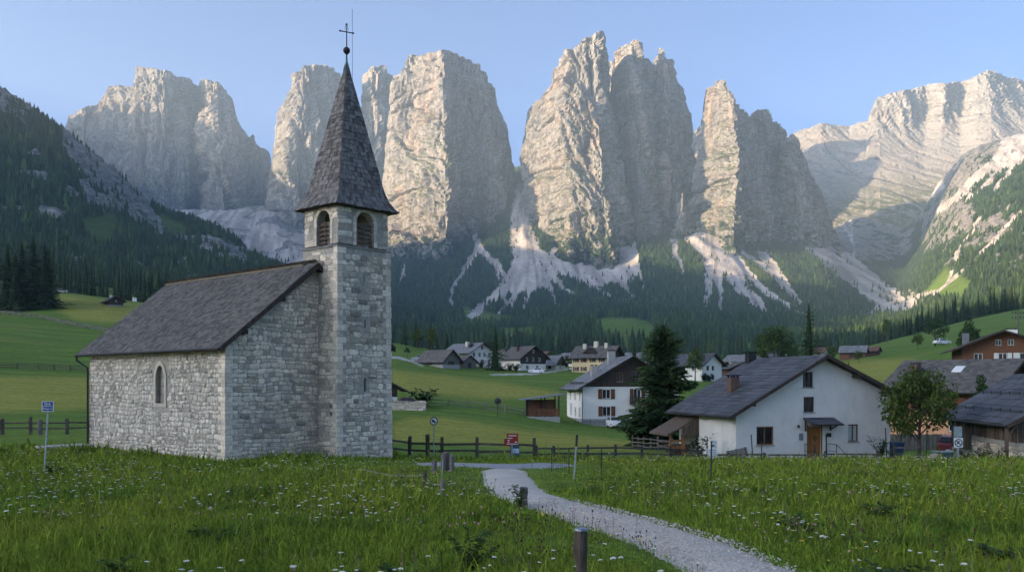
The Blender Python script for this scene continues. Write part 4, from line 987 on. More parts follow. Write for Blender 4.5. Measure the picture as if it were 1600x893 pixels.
for px, d, h, r, n, lf, nm, lb in ((735,12.2,.62,.50,420,.10,'shrub','bushy dark green shrub in the grass left of the near post'),(575,10.8,.34,.55,360,.13,'weed_plant','dark broad leaved weed clump near the bottom of the meadow'),
    (812,19.6,.55,.30,160,.10,'weed_plant','leafy weed growing against the short round post by the path'),(180,11.5,.30,.5,260,.12,'weed_plant','dark weed clump at the lower left of the meadow'),
    (1390,11.5,.30,.6,280,.12,'weed_plant','dark weed clump in the lower right meadow'),(1260,15.5,.32,.6,240,.12,'weed_plant','weed clump right of the path bend in the meadow'),(330,14.5,.28,.5,220,.11,'weed_plant','low weed clump below the chapel corner in the meadow'),
    (1370,18,.32,.7,260,.12,'weed_plant','broad weed clump below the doorway of the white house'),(640,9.2,.3,.5,260,.12,'weed_plant','weed clump at the very bottom of the meadow'),(85,29,.35,.5,200,.12,'weed_plant','weeds at the foot of the blue sign pole'),(1560,13,.3,.6,260,.12,'weed_plant','weed clump at the right edge of the meadow')):
    f, s = weed_mesh(h, r, n, lf, int(px)); p = at(px, d); t = thing(nm, lb, 'plant', p); mobj('foliage', f, t); mobj('stem', s, t)
f, s = weed_mesh(1.5, 1.0, 900, .16, 77, M_HEDGE, 16); p = at(1377, 55.4); t = thing('shrub', 'dark rounded shrub at the right corner of the small white house', 'plant', p); mobj('foliage', f, t); mobj('stem', s, t)
f, s = weed_mesh(1.6, 1.1, 260, .3, 78, M_HEDGE, 14); p = at(1092, 57); t = thing('shrub', 'spiky shrub at the left foot of the small white house', 'plant', p); mobj('foliage', f, t); mobj('stem', s, t)
f, s = weed_mesh(2.6, 1.9, 1500, .3, 79, M_HEDGE, 20); p = at(992, 76); t = thing('shrub', 'dark shrub at the left foot of the big spruce', 'plant', p); mobj('foliage', f, t); mobj('stem', s, t)
for px, lb in ((1512,'low leafy shrub under the left part of the barn wall'),(1535,'low leafy shrub under the stone wall of the barn'),(1560,'low leafy shrub under the barn beside the corner post'),(1395,'low shrub beside the blue bin by the driveway'),(1478,'low shrub left of the no parking sign')):
    f, s = weed_mesh(.75, .9, 320, .16, int(px), M_HEDGE, 14); p = at(px, 49.5 if px > 1480 else 54); t = thing('shrub', lb, 'plant', p); mobj('foliage', f, t); mobj('stem', s, t)
for px, d, lb in ((735,258,'shrub at the right foot of the white farmhouse'),(752,256,'dark shrub in the garden before the farmhouse spruce'),(797,250,'shrub left of the dark wooden village house'),(806,248,'dense garden shrub below the dark wooden village house'),(1100,236,'garden shrub below the far white gable house'),(1108,236,'second garden shrub below the far white gable house'),(663,117,'shrub at the end of the stone terrace with the red car')):
    f, s = weed_mesh(2.2, 2.0, 420, .6, int(px)+3, M_HEDGE, 12); p = at(px, d); t = thing('shrub', lb, 'plant', p); mobj('foliage', f, t); mobj('stem', s, t)
# ------------------------------------------------------------------ masonry, shingles, cutting
def stone_mat(name, c=(.50,.475,.43), dark=.35, warm=.0):
    n = N(name); v = n.pos()
    f = n.noise(v, 9, 6, .7); k = n.ramp(f, [(.28,(.55,.53,.50)),(.5,(.92,.90,.87)),(.75,(1.12,1.1,1.06))])
    b = n.mix(1.0, c, k, 'MULTIPLY'); b = n.mix(1.0, b, n.attr('tint'), 'MULTIPLY')
    # black lichen and damp, in blotches
    l = n.ramp(n.math('ADD', n.noise(v, .55, 5, .65), n.math('MULTIPLY', n.math('SUBTRACT', n.noise(v, 3.5, 4, .7), .5), .35)), [(.53,0),(.64,dark)])
    b = n.mix(l, b, (.105,.105,.11))
    b = n.mix(n.ramp(n.noise(v, 22, 3, .7), [(.62,0),(.70,.45)]), b, (.15,.15,.15))
    b = n.mix(n.ramp(n.noise(v, 1.3, 4, .6), [(.60,0),(.70,.18)]), b, (.42,.34,.24))
    n.col(b).rough(.93, .1); n.bump(n.mix(.5, n.noise(v, 24, 5, .75), n.noise(v, 6, 3, .6)), .75, .02); return n.m
M_STONE = stone_mat('rubble_limestone', (.70,.62,.51), .40); M_STONE_W = stone_mat('rubble_limestone_warm', (.66,.61,.535), .25)
M_MORTAR = simple('lime_mortar', (.35,.32,.27), .3, 7, .95, .9, .02)
def shingle_mat(name, c, lichen=(.24,.22,.17), amt=.35):
    n = N(name); v = n.pos(); g = n.noise(n.pos((1,1,6)), 7, 5, .7)
    b = n.mix(1.0, n.ramp(g, [(.3, tuple(x*.6 for x in c)), (.7, tuple(x*1.3 for x in c))]), n.attr('tint'), 'MULTIPLY')
    b = n.mix(n.ramp(n.noise(v, 1.2, 5, .75), [(.52,0),(.68,amt)]), b, lichen)
    n.col(b).rough(.8, .25); n.bump(g, .5, .012); return n.m
M_SHINGLE = shingle_mat('old_wood_shingles', (.125,.115,.105)); M_SPIRE = shingle_mat('spire_shingles', (.165,.150,.135), (.27,.25,.22), .35)
M_SLATE = shingle_mat('grey_roof_sheets', (.085,.090,.100), (.13,.13,.13), .3); M_SLATE_L = shingle_mat('pale_roof_slates', (.19,.195,.205), (.28,.27,.25), .35)
M_ROOFBR = shingle_mat('brown_roof_tiles', (.15,.085,.065), (.12,.10,.09), .3)
M_DARKWOOD = simple('dark_timber', (.055,.040,.032), .4, 7, .8, .5, .01, (1,1,.2)); M_WOOD = simple('weathered_boards', (.115,.085,.062), .45, 8, .85, .6, .01, (1,1,.12))
M_REDWOOD = simple('red_brown_logs', (.165,.070,.034), .3, 6, .7, .5, .01, (.3,.3,1)); M_GREYWOOD = simple('grey_fence_wood', (.155,.140,.122), .4, 8, .9, .7, .01, (1,1,.2))
M_IRON = simple('dark_iron', (.035,.035,.038), .2, 8, .55, .2, .005, metal=.4); M_BLACK = simple('gutter_metal', (.030,.028,.027), .2, 8, .5, 0, metal=.3)
M_PLASTER = simple('cream_plaster', (.52,.46,.375), .12, 6, .9, .4, .01); M_WHITEW = simple('white_render', (.79,.755,.69), .07, 5, .92, .55, .02)
M_GLASS = simple('dark_window_glass', (.018,.021,.024), .2, 3, .08, 0, spec=.6)
M_STRIM = simple('orange_wood', (.24,.105,.03), .3, 6, .6, .3, .005, (1,1,.2)); M_CONC = simple('concrete', (.36,.345,.32), .15, 5, .95, .5, .01)
def cut(o, cutters):
    """subtract solids (MB) from a mesh object for good"""
    if not cutters: return
    tmp = []
    for c in cutters:
        q = c.build('cutter', o.data.materials[0]); q.parent = o.parent; tmp.append(q)
        m = o.modifiers.new('b', 'BOOLEAN'); m.object = q; m.operation = 'DIFFERENCE'; m.solver = 'EXACT'
    dg = bpy.context.evaluated_depsgraph_get(); dg.update()
    me = bpy.data.meshes.new_from_object(o.evaluated_get(dg)); old = o.data; o.modifiers.clear(); o.data = me; me.name = o.name
    for q in tmp: d = q.data; bpy.data.objects.remove(q); bpy.data.meshes.remove(d)
def arch_poly(u0, u1, z0, z1, pointed=False, n=10):
    w = u1-u0; r = w/2; P = [(u0,z0),(u1,z0)]
    if pointed:
        h = w*.80; zc = z1-h; cm = (u0+u1)/2
        P += [(cm+r*math.copysign(abs(math.cos(math.pi*i/(2*n)))**1.15, math.cos(math.pi*i/(2*n))), zc+h*math.sin(math.pi*i/(2*n))) for i in range(2*n+1)]
    else:
        zc = z1-r; P += [(u0+r+r*math.cos(math.pi*i/n), zc+r*math.sin(math.pi*i/n)) for i in range(n+1)]
    return P
def courses(z0, z1, lo, hi, rng):
    c = [z0]
    while c[-1] < z1: c.append(c[-1]+rng.uniform(lo, hi))
    return c
def stones(b, O, U, Nn, width, zs, inside, rng, wmin=.2, wmax=.55, out=.035, gap=.012, tint=None, first=None, last=None, warp=.05, roundness=.3):
    """lay rubble stones on a wall plane: O origin, U along, Nn outward; inside(u,z)->bool"""
    O = Vector(O); U = Vector(U); Nn = Vector(Nn); ph = rng.random()*50
    def W(u, z):
        e = min(1, max(0, min(u, width-u)/.8)); return z+e*warp*(math.sin(u*1.9+z*1.3+ph)+.6*math.sin(u*4.3+ph*2+z*2.1))
    for k in range(len(zs)-1):
        z0, z1 = zs[k], zs[k+1]; u = first(k) if first else 0; end = width-(last(k) if last else 0); hh = z1-z0
        while u < end-.06:
            w = min(rng.uniform(wmin, wmax)*(.7+.9*hh/.25), end-u)
            if end-u-w < .12: w = end-u
            cells = [(u, u+w, z0, z1)]
            if rng.random() < .16 and hh > .17: m = z0+hh*rng.uniform(.4,.6); cells = [(u,u+w,z0,m),(u,u+w,m,z1)]
            for (a, c, p, q) in cells:
                um, zm = (a+c)/2, (p+q)/2
                if not (inside(um, zm) and inside(a+.03, q-.02) and inside(c-.03, q-.02)): continue
                g = gap*rng.uniform(.6, 1.9); a2, c2, p2, q2 = a+g, c-g, p+g, q-g
                r = min(c2-a2, q2-p2)*roundness*rng.uniform(.4, 1.2); j = lambda: rng.uniform(-1,1)*.026
                ring = [(a2+r+j(), p2+j()*.6), (c2-r+j(), p2+j()*.6), (c2+j()*.6, p2+r+j()), (c2+j()*.6, q2-r+j()), (c2-r+j(), q2+j()*.6), (a2+r+j(), q2+j()*.6), (a2+j()*.6, q2-r+j()), (a2+j()*.6, p2+r+j())]
                dd = out*rng.uniform(.35, 1.3); inn = min(.03, (q2-p2)*.18); cu = sum(x for x,_ in ring)/8; cz = sum(y for _,y in ring)/8
                vs = []; sx = max(.3, 1-inn/max(.05,(c2-a2)/2)); sz = max(.3, 1-inn/max(.05,(q2-p2)/2))
                for (sc_u, sc_z, dep) in ((1,1,-.01),(1,1,dd*.5),(sx,sz,dd)):
                    for (x, y) in ring:
                        uu = cu+(x-cu)*sc_u; yy = cz+(y-cz)*sc_z
                        vs.append(O+U*uu+Vector((0,0,W(uu,yy)))+Nn*(dep+(rng.uniform(-.006,.006) if dep == dd else 0)))
                fs = [(i, (i+1)%8, 8+(i+1)%8, 8+i) for i in range(8)]+[(8+i, 8+(i+1)%8, 16+(i+1)%8, 16+i) for i in range(8)]+[tuple(range(16,24))]
                t = rng.choice([.62,.8,.9,1,1,1.08,1.16,1.22])*rng.uniform(.9,1.1)
                t = tint(um, zm, t, rng) if tint else t
                b.raw(vs, fs, 0, (t*rng.uniform(.98,1.03), t, t*rng.uniform(.95,1.03)))
            u += w
def shingles(b, A, U, Vv, wfun, rows, row_h, w, rng, t=.022, m=0, lap=1.7, lo=.7, hi=1.3, tone=None):
    """A lower-left corner, U along the eave, Vv up the slope (unit), wfun(s)->(u0,u1) at slope distance s"""
    A = Vector(A); U = Vector(U).normalized(); Vv = Vector(Vv).normalized(); Nn = U.cross(Vv).normalized()
    if Nn.z < 0: Nn = -Nn
    for k in range(rows):
        s = k*row_h; u0, u1 = wfun(s+row_h*.5); u = u0-rng.uniform(0, w*.8)
        while u < u1:
            ww = w*rng.uniform(.65, 1.4); a, c = max(u, u0), min(u+ww-.006, u1); u += ww
            if c-a < .02: continue
            ds = rng.uniform(-.12,.12)*row_h; lf = t*rng.uniform(.7,1.9); s0 = s+ds; s1 = s+row_h*lap
            u0b, u1b = wfun(s1); a1, c1 = max(a, u0b), min(c, u1b)
            if c1-a1 < .005: a1 = c1 = min(max((a+c)/2, u0b), u1b); a1 -= .004; c1 += .004
            skw = rng.uniform(-.010,.010)
            P = [A+U*a+Vv*(s0+skw)+Nn*lf, A+U*c+Vv*(s0-skw)+Nn*lf, A+U*c1+Vv*s1+Nn*.004, A+U*a1+Vv*s1+Nn*.004]
            Q = [p-Nn*t for p in P[:2]]+[P[2]-Nn*.002, P[3]-Nn*.002]
            tt = rng.uniform(lo, hi)*(tone(a, s) if tone else 1)
            b.raw(P+Q, [(0,1,2,3),(0,4,5,1),(1,5,6,2),(3,7,4,0)], m, (tt, tt*rng.uniform(.97,1.02), tt*rng.uniform(.94,1.04)))

# ------------------------------------------------------------------ the chapel
def chapel():
    rng = random.Random(12)
    c = thing('chapel', 'small old stone chapel with shingled roof and a pointed bell tower', 'chapel', (-11.52, 36.0, -.02), math.atan2(.7526, .6585))
    L, Wd, EH, AX = 12.3, 8.6, 4.45, 4.3; RZ = 8.28; SL = .81; base = -.45
    roofz = lambda x: 4.57+SL*(x+.4) if x <= AX else 4.57+SL*(2*AX+.4-x)
    top = lambda x: roofz(x)-.17
    nave = MB(); nave.prism([(0,0,base),(Wd,0,base),(Wd,0,top(Wd)),(AX,0,top(AX)),(0,0,top(0))], (0,L,0))
    wall = nave.build('wall', [M_MORTAR], c)
    wy0, wy1, wz0, wz1 = 4.85, 5.62, 2.25, 3.92    # lancet in the long wall
    ap = arch_poly(wy0, wy1, wz0, wz1, True); k = MB(); k.prism([(-.3,u,z) for u,z in ap], (.75,0,0)); cut(wall, [k])
    # stones: long wall (x=0, facing -x), gable (y=0, facing -y)
    zs = courses(base, 9, .14, .25, rng); sb = MB()
    def q1(k): return (.52 if k % 2 else .30)
    def ins_l(u, z): return z < top(0)-.02 and not (wy0-.24 < u < wy1+.24 and wz0-.26 < z < wz1+.26)
    stones(sb, (0,0,0), (0,1,0), (-1,0,0), L, zs, ins_l, rng, .10, .24, .04, .010, first=q1, roundness=.40, warp=.03)
    sb.build('masonry', [M_STONE_W], wall)
    sg = MB()
    def ins_g(u, z): return z < top(u)-.10
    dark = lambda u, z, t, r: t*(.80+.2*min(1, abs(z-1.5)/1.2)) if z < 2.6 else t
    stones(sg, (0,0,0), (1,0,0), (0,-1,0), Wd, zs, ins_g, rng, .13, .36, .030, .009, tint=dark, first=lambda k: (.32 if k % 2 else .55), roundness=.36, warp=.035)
    for k in range(len(zs)-1):     # quoins wrap the near corner
        if zs[k+1] > top(0): break
        a, b2 = (.55,.30) if k % 2 == 0 else (.32,.52); t = rng.uniform(.95,1.3); g = .008; j = rng.uniform(.022,.04)
        sg.box((-j,-j,zs[k]+g), (a-g,.05,zs[k+1]-g), 0, t); sg.box((-j+.002,.051,zs[k]+g), (.05,b2-g,zs[k+1]-g), 0, t*1.05)
    sg.build('masonry', [M_STONE], wall)
    # lancet: plaster surround, splayed reveal, pane and bar
    w = MB(); outp = arch_poly(wy0-.17, wy1+.17, wz0-.17, wz1+.2, True); n = len(ap)
    vs = [(-.062,u,z) for u,z in outp]+[(-.062,u,z) for u,z in ap]+[(.40,u,z) for u,z in ap]+[(.0,u,z) for u,z in outp]
    fs = [(i,(i+1)%n,n+(i+1)%n,n+i) for i in range(n)]+[(n+i,n+(i+1)%n,2*n+(i+1)%n,2*n+i) for i in range(n)]+[(3*n+i,3*n+(i+1)%n,(i+1)%n,i) for i in range(n)]
    w.raw(vs, fs); win = w.build('window', [M_PLASTER], c)
    p = MB(); p.raw([(.17,u,z) for u,z in arch_poly(wy0+.002, wy1-.002, wz0+.002, wz1-.002, True)], [tuple(range(n))]); p.build('pane', [simple('leaded_glass_reflection', (.34,.315,.26), .3, 5, .35, .3, .01)], win)  # pale beige reflection is put into the pane's base colour
    bb = MB()
    for z in (2.62,3.0,3.38): bb.box((.150,wy0+.01,z),(.162,wy1-.01,z+.02))
    bb.box((.146,(wy0+wy1)/2-.012,wz0+.01),(.160,(wy0+wy1)/2+.012,wz1-.2)); bb.build('window_bar', [M_IRON], win)
    # roof
    x0, x1, y0, y1 = -.42, Wd+.14, -.34, L+.45
    r = MB(); th = .14
    for s in (0, 1):
        xe = x0 if s == 0 else x1; ze = roofz(xe)
        P = [(xe,y0,ze),(AX,y0,RZ+.05),(AX,y0,RZ+.05-th*1.25),(xe,y0,ze-th)]
        r.prism(P, (0,y1-y0,0), 1)
    sl = math.hypot(1, SL); rows = int((AX-x0)*sl/.17)
    shingles(r, (x0-.03,y0,roofz(x0)-.02), (0,1,0), (1,0,SL), lambda s: (0, y1-y0), rows, .17, .17, rng, .022, 0, 2.2, .55, 1.45)
    shingles(r, (x1+.03,y1,roofz(x1)-.02), (0,-1,0), (-1,0,SL), lambda s: (0, y1-y0), rows-1, .17, .2, rng, .022, 0, 2.0)
    roof = r.build('roof', [M_SHINGLE, M_DARKWOOD], c)
    rc = MB(); rc.box((AX-.16,y0+.9,RZ+.02),(AX+.16,y1+.02,RZ+.09), 0, 1)
    rc.build('ridge_board', [simple('ochre_ridge_board', (.21,.17,.11), .3, 5, .85, .4, .01)], roof)
    bo = MB()
    for s in (0,1):
        xe = x0 if s == 0 else x1
        bo.prism([(xe-.02,y0-.035,roofz(xe)-.19),(AX,y0-.035,RZ-.17),(AX,y0-.035,RZ+.075),(xe-.02,y0-.035,roofz(xe)+.035)], (0,.06,0))
    bo.build('bargeboard', [M_DARKWOOD], roof)
    for xx in (.75,2.55,6.2,7.9):
        e = MB(); e.box((xx-.11,-.30,top(xx)-.20),(xx+.11,.3,top(xx)-.02)); e.build('purlin_end', [M_DARKWOOD], roof)
    gt = MB(); gt.tube([(x0-.07,y0,4.50),(x0-.07,y1+.03,4.47)], .062, 8); gt.build('gutter', [M_BLACK], roof)
    dp = MB(); dp.tube([(x0-.07,y1-.1,4.46),(x0-.07,y1-.1,4.25),(-.16,L-.12,3.85),(-.16,L-.12,.2),(-.22,L-.12,.02)], .05, 8); dp.build('downpipe', [M_BLACK], roof)
    # tower
    X0, X1, Y0, Y1 = 4.5, 7.57, -1.4, 1.2; TB, TS, TT = -.45, 9.02, 10.92
    lower = MB(); ti = .06
    def ring(i, z): return [(X0+i,Y0+i,z),(X1-i,Y0+i,z),(X1-i,Y1-i,z),(X0+i,Y1-i,z)]
    lower.raw(ring(0,TB)+ring(ti,TS), [(3,2,1,0),(4,5,6,7),(0,1,5,4),(1,2,6,5),(2,3,7,6),(3,0,4,7)]); ti2 = ti+.05
    tw = lower.build('tower', [M_MORTAR], c)
    slits = [(6.02,7.75,.06,.32),(6.06,5.75,.06,.36),(6.05,3.05,.14,.60)]; ks = []
    for (x,z,w_,h_) in slits: q = MB(); q.box((x-w_/2,Y0-.2,z-h_/2),(x+w_/2,Y0+.6,z+h_/2)); ks.append(q)
    q = MB(); q.box((X0-.2,-1.0,1.75),(X0+.5,-.88,2.2)); ks.append(q)
    cut(tw, ks)
    up = MB(); up.raw(ring(ti2,TS+.16)+ring(ti2+.02,TT), [(3,2,1,0),(4,5,6,7),(0,1,5,4),(1,2,6,5),(2,3,7,6),(3,0,4,7)])
    bel = up.build('belfry', [M_MORTAR], tw)
    fx0, fx1 = 5.62, 6.62; fy0, fy1 = -.78, .18; oz0, oz1 = 9.18, 10.70
    hol = MB(); hol.box((X0+.5,Y0+.5,9.2),(X1-.5,Y1-.5,10.8))
    c1 = MB(); c1.prism([(u,Y0-.3,z) for u,z in arch_poly(fx0,fx1,oz0,oz1)], (0,3.4,0))
    c2 = MB(); c2.prism([(X0-.3,u,z) for u,z in arch_poly(fy0,fy1,oz0,oz1)], (4,0,0)); cut(bel, [hol, c1, c2])
    st = MB(); zt = courses(TB, TS, .17, .29, rng)
    def slit_free(u, z, X): return not any(abs(u+X-x) < w_/2+.12 and abs(z-zz) < h_/2+.1 for (x,zz,w_,h_) in slits)
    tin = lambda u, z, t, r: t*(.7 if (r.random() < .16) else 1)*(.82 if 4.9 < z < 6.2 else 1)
    for (O, U, Nn, wdt, f) in (((X0,Y0,0),(1,0,0),(0,-1,0),X1-X0, lambda u,z: z < TS-.05 and slit_free(u,z,X0)), ((X0,Y0,0),(0,1,0),(-1,0,0),Y1-Y0, lambda u,z: z < TS-.05 and not (abs(u-.46) < .16 and 1.7 < z < 2.26) and (u < 1.42 or z > top(X0)-.4))):
        m0 = len(st.v)
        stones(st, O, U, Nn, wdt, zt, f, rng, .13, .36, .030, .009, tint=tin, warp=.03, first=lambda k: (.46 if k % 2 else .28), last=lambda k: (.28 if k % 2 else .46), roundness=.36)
        for i in range(m0, len(st.v)):   # lean in with the batter
            x, y, z = st.v[i]; s = ti*(z-TB)/(TS-TB); st.v[i] = (x+(s if Nn[0] else 0), y+(s if Nn[1] else 0), z)
    for k in range(len(zt)-1):
        if zt[k+1] > TS+.05: break
        s = ti*(zt[k]-TB)/(TS-TB); g = .008; z0, z1 = zt[k]+g, zt[k+1]-g
        for (cx, dx, ln) in ((X0+s, 1, .28 if k % 2 else .46), (X1-s, -1, .46 if k % 2 else .28)):
            j = rng.uniform(.02,.04); t = rng.uniform(.85,1.3)
            lo, hi = sorted((cx-dx*j, cx+dx*(ln-g))); st.box((lo,Y0+s-j,z0),(hi,Y0+s+.06,z1), 0, t)
        a = .46 if k % 2 else .28; j = rng.uniform(.018,.038); st.box((X0+s-j,Y0+s+.062,z0),(X0+s+.06,Y0+s+a-g,z1), 0, rng.uniform(.85,1.25))
    st.build('masonry', [M_STONE], tw)
    sc = MB(); i = ti-.05; sc.box((X0+i,Y0+i,TS),(X1-i,Y1-i,TS+.10), 0); sc.build('string_course', [stone_mat('string_course_stone', (.27,.26,.24), .6)], tw, bevel=.02)
    sbm = MB(); zb = courses(TS+.16, TT, .2, .32, rng); i = ti2+.01
    def arch_in(u, z, a, b_): 
        r = (b_-a)/2+.16; zc = oz1-(b_-a)/2; return (a-.16 < u < b_+.16 and z < zc+.02) or math.hypot(u-(a+b_)/2, z-zc) < r+.03
    stones(sbm, (X0+i,Y0+i,0), (1,0,0), (0,-1,0), X1-X0-2*i, zb, lambda u,z: z < TT-.02 and not arch_in(u+X0+i,z,fx0,fx1), rng, .2, .5, .03, .010, roundness=.22)
    stones(sbm, (X0+i,Y0+i,0), (0,1,0), (-1,0,0), Y1-Y0-2*i, zb, lambda u,z: z < TT-.02 and not arch_in(u+Y0+i,z,fy0,fy1), rng, .2, .5, .03, .010, roundness=.22)
    for (a, b_, face) in ((fx0,fx1,0),(fy0,fy1,1)):     # voussoirs and jambs
        r = (b_-a)/2; zc = oz1-r; cm = (a+b_)/2; blocks = []
        for q in range(9):
            a0 = math.pi*q/9+.012; a1 = math.pi*(q+1)/9-.012
            blocks.append([(cm+rr*math.cos(t_), zc+rr*math.sin(t_)) for rr, t_ in ((r,a0),(r+.17,a0),(r+.17,a1),(r,a1))])
        z = oz0
        while z < zc-.05:
            h = min(rng.uniform(.22,.34), zc-z)
            for (p0, p1) in ((a-.17,a),(b_,b_+.17)): blocks.append([(p0,z+.006),(p1,z+.006),(p1,z+h-.006),(p0,z+h-.006)])
            z += h
        for P in blocks:
            t = rng.uniform(.85,1.2)
            if face == 0: sbm.prism([(u,Y0+i-.035,z) for u,z in P], (0,.09,0), 0, t)
            else: sbm.prism([(X0+i-.035,u,z) for u,z in P], (.09,0,0), 0, t)
    sbm.build('masonry', [M_STONE], tw)
    for face in (0, 1):                                  # louvre boards
        lb = MB(); a, b_ = (fx0,fx1) if face == 0 else (fy0,fy1)
        for q in range(5):
            z = oz0+.06+.2*q; d = Y0+i+.10 if face == 0 else X0+i+.10
            if face == 0: lb.raw([(a,d,z),(b_,d,z),(b_,d+.12,z+.15),(a,d+.12,z+.15),(a,d,z+.03),(b_,d,z+.03),(b_,d+.12,z+.18),(a,d+.12,z+.18)], [(3,2,1,0),(4,5,6,7),(0,1,5,4),(1,2,6,5),(2,3,7,6),(3,0,4,7)])
            else: lb.raw([(d,a,z),(d,b_,z),(d+.12,b_,z+.15),(d+.12,a,z+.15),(d,a,z+.03),(d,b_,z+.03),(d+.12,b_,z+.18),(d+.12,a,z+.18)], [(0,1,2,3),(7,6,5,4),(4,5,1,0),(5,6,2,1),(6,7,3,2),(7,4,0,3)])
        if face == 0: lb.box(((a+b_)/2-.025,Y0+i+.08,oz0),((a+b_)/2+.025,Y0+i+.12,oz0+1.05))
        else: lb.box((X0+i+.08,(a+b_)/2-.025,oz0),(X0+i+.12,(a+b_)/2+.025,oz0+1.05))
        lb.build('louvre', [M_WOOD], tw)
    # spire
    cx, cyy = (X0+X1)/2, (Y0+Y1)/2; hx, hy = (X1-X0)/2+.24, (Y1-Y0)/2+.24; ZE, ZT = 10.84, 17.75
    zs_ = [ZE, ZE+.28, ZE+.70, ZE+1.3, ZT-.35]; fr = [1.0, .865, .755, .672, .035]
    fz = lambda z: float(np.interp(z, zs_, fr))
    core = MB(); prev = None; vs = []; fs = []
    for k, z in enumerate(zs_):
        f = fr[k]*.985; vs += [(cx-hx*f,cyy-hy*f,z-.03),(cx+hx*f,cyy-hy*f,z-.03),(cx+hx*f,cyy+hy*f,z-.03),(cx-hx*f,cyy+hy*f,z-.03)]
        if k: o = 4*(k-1); fs += [(o+j,o+(j+1)%4,o+4+(j+1)%4,o+4+j) for j in range(4)]
    fs += [(3,2,1,0), tuple(range(len(vs)-4,len(vs)))]; core.raw(vs, fs, 1)
    rh = .205; z = ZE; first = True
    while z < ZT-.5:
        z2 = z+rh
        for side in range(4):
            if side == 0: f0 = lambda f: (Vector((cx-hx*f,cyy-hy*f,0)), Vector((cx+hx*f,cyy-hy*f,0)))
            elif side == 1: f0 = lambda f: (Vector((cx+hx*f,cyy-hy*f,0)), Vector((cx+hx*f,cyy+hy*f,0)))
            elif side == 2: f0 = lambda f: (Vector((cx+hx*f,cyy+hy*f,0)), Vector((cx-hx*f,cyy+hy*f,0)))
            else: f0 = lambda f: (Vector((cx-hx*f,cyy+hy*f,0)), Vector((cx-hx*f,cyy-hy*f,0)))
            A, B = f0(fz(z)); A2, B2 = f0(fz(z2+.12)); wd = (B-A).length; nb = max(1, int(wd/.155)); out = Vector(((B-A).y, -(B-A).x, 0)).normalized()
            es = [0]+sorted((q+rng.uniform(-.25,.25))/nb for q in range(1, nb))+[1]
            for q in range(nb):
                s0, s1 = es[q]+.004/max(wd,.1), es[q+1]-.004/max(wd,.1); lf = rng.uniform(.022,.05); dz = rng.uniform(-.025,.02)
                p = [A.lerp(B,s0)+Vector((0,0,z+dz))+out*lf, A.lerp(B,s1)+Vector((0,0,z+dz+rng.uniform(-.012,.012)))+out*lf, A2.lerp(B2,s1)+Vector((0,0,z2+.12))+out*.006, A2.lerp(B2,s0)+Vector((0,0,z2+.12))+out*.006]
                w2 = [v_-out*.03 for v_ in p]; t = rng.uniform(.5,1.5)
                core.raw(p+w2, [(0,1,2,3),(0,4,5,1),(1,5,6,2),(3,7,4,0)], 0, (t,t,t*rng.uniform(.97,1.05)))
        z = z2
    sp = core.build('spire', [M_SPIRE, M_DARKWOOD], tw, fixn=False)
    fi = MB(); M_COP = simple('green_copper', (.09,.20,.16), .3, 8, .6, .2, .01, metal=.3)
    fi.tube([(cx,cyy,ZT-.55),(cx,cyy,ZT-.1),(cx,cyy,ZT+.15)], [.13,.05,.035], 10, 1); fi.tube([(cx,cyy,ZT+.1),(cx,cyy,ZT+1.55)], [.03,.02], 8, 0)
    fi.ball((cx,cyy,ZT+.38), .16, 0, 1, 16, 10); fi.tube([(cx,cyy,ZT+.2),(cx,cyy,ZT+.26)], [.06,.04], 8, 0)
    zc = ZT+1.22; d = Vector((.93,-.36,0)); fi.bar(Vector((cx,cyy,zc))-d*.31, Vector((cx,cyy,zc))+d*.31, .035, .04, 0)
    for s in (-1,1): fi.ball(Vector((cx,cyy,zc))+d*.31*s, .045, 0, 1, 8, 6)
    fi.ball((cx,cyy,ZT+1.57), .045, 0, 1, 8, 6)
    for s in (-1,1): fi.bar(Vector((cx,cyy,ZT+1.3))+d*.075*s, Vector((cx,cyy,ZT+1.55))+d*.05*s, .015, .015, 0)
    fi.build('finial_cross', [M_IRON, M_COP], tw)
    lr = MB(); lr.tube([(cx+.25,cyy-.1,ZT-1.5),(cx+.24,cyy-.1,ZT+2.3)], .009, 5); lr.build('lightning_rod', [M_IRON], tw)
    s = MB(); s.box((-2.3,L-.55,-.05),(-.05,L+.6,.07)); sl_ = s.build('stone_slab', [M_CONC]); sl_.location = c.location; sl_.rotation_euler = c.rotation_euler; sl_.location.z = .05
    tag(sl_, 'low flat concrete slab at the far left foot of the chapel', 'slab')
chapel()
# ------------------------------------------------------------------ houses
M_OCHREW = simple('yellow_render', (.66,.54,.30), .08, 4, .9, .4, .02); M_PEACH = simple('peach_render', (.62,.33,.18), .08, 4, .9, .4, .02)
M_CREAMW = simple('cream_render', (.66,.60,.47), .07, 5, .92, .5, .02); M_SHUT = simple('brown_shutters', (.155,.052,.022), .2, 8, .7, .3, .005)
M_WFRAME = simple('white_window_frames', (.70,.69,.66), .05, 8, .6, 0); M_BRICKCH = simple('brown_chimney', (.135,.085,.065), .25, 9, .9, .4, .01)
M_CURTAIN = simple('pale_curtain', (.42,.50,.46), .2, 12, .9, .2, .005, (1,1,.1)); M_GREYB = simple('grey_plinth', (.30,.29,.28), .15, 6, .9, .4, .01)
M_REDCL = simple('red_cloth', (.36,.03,.03), .2, 9, .9, 0); M_BLUEG = simple('grey_blue_metal', (.20,.22,.25), .15, 8, .6, .2, .005, metal=.2)
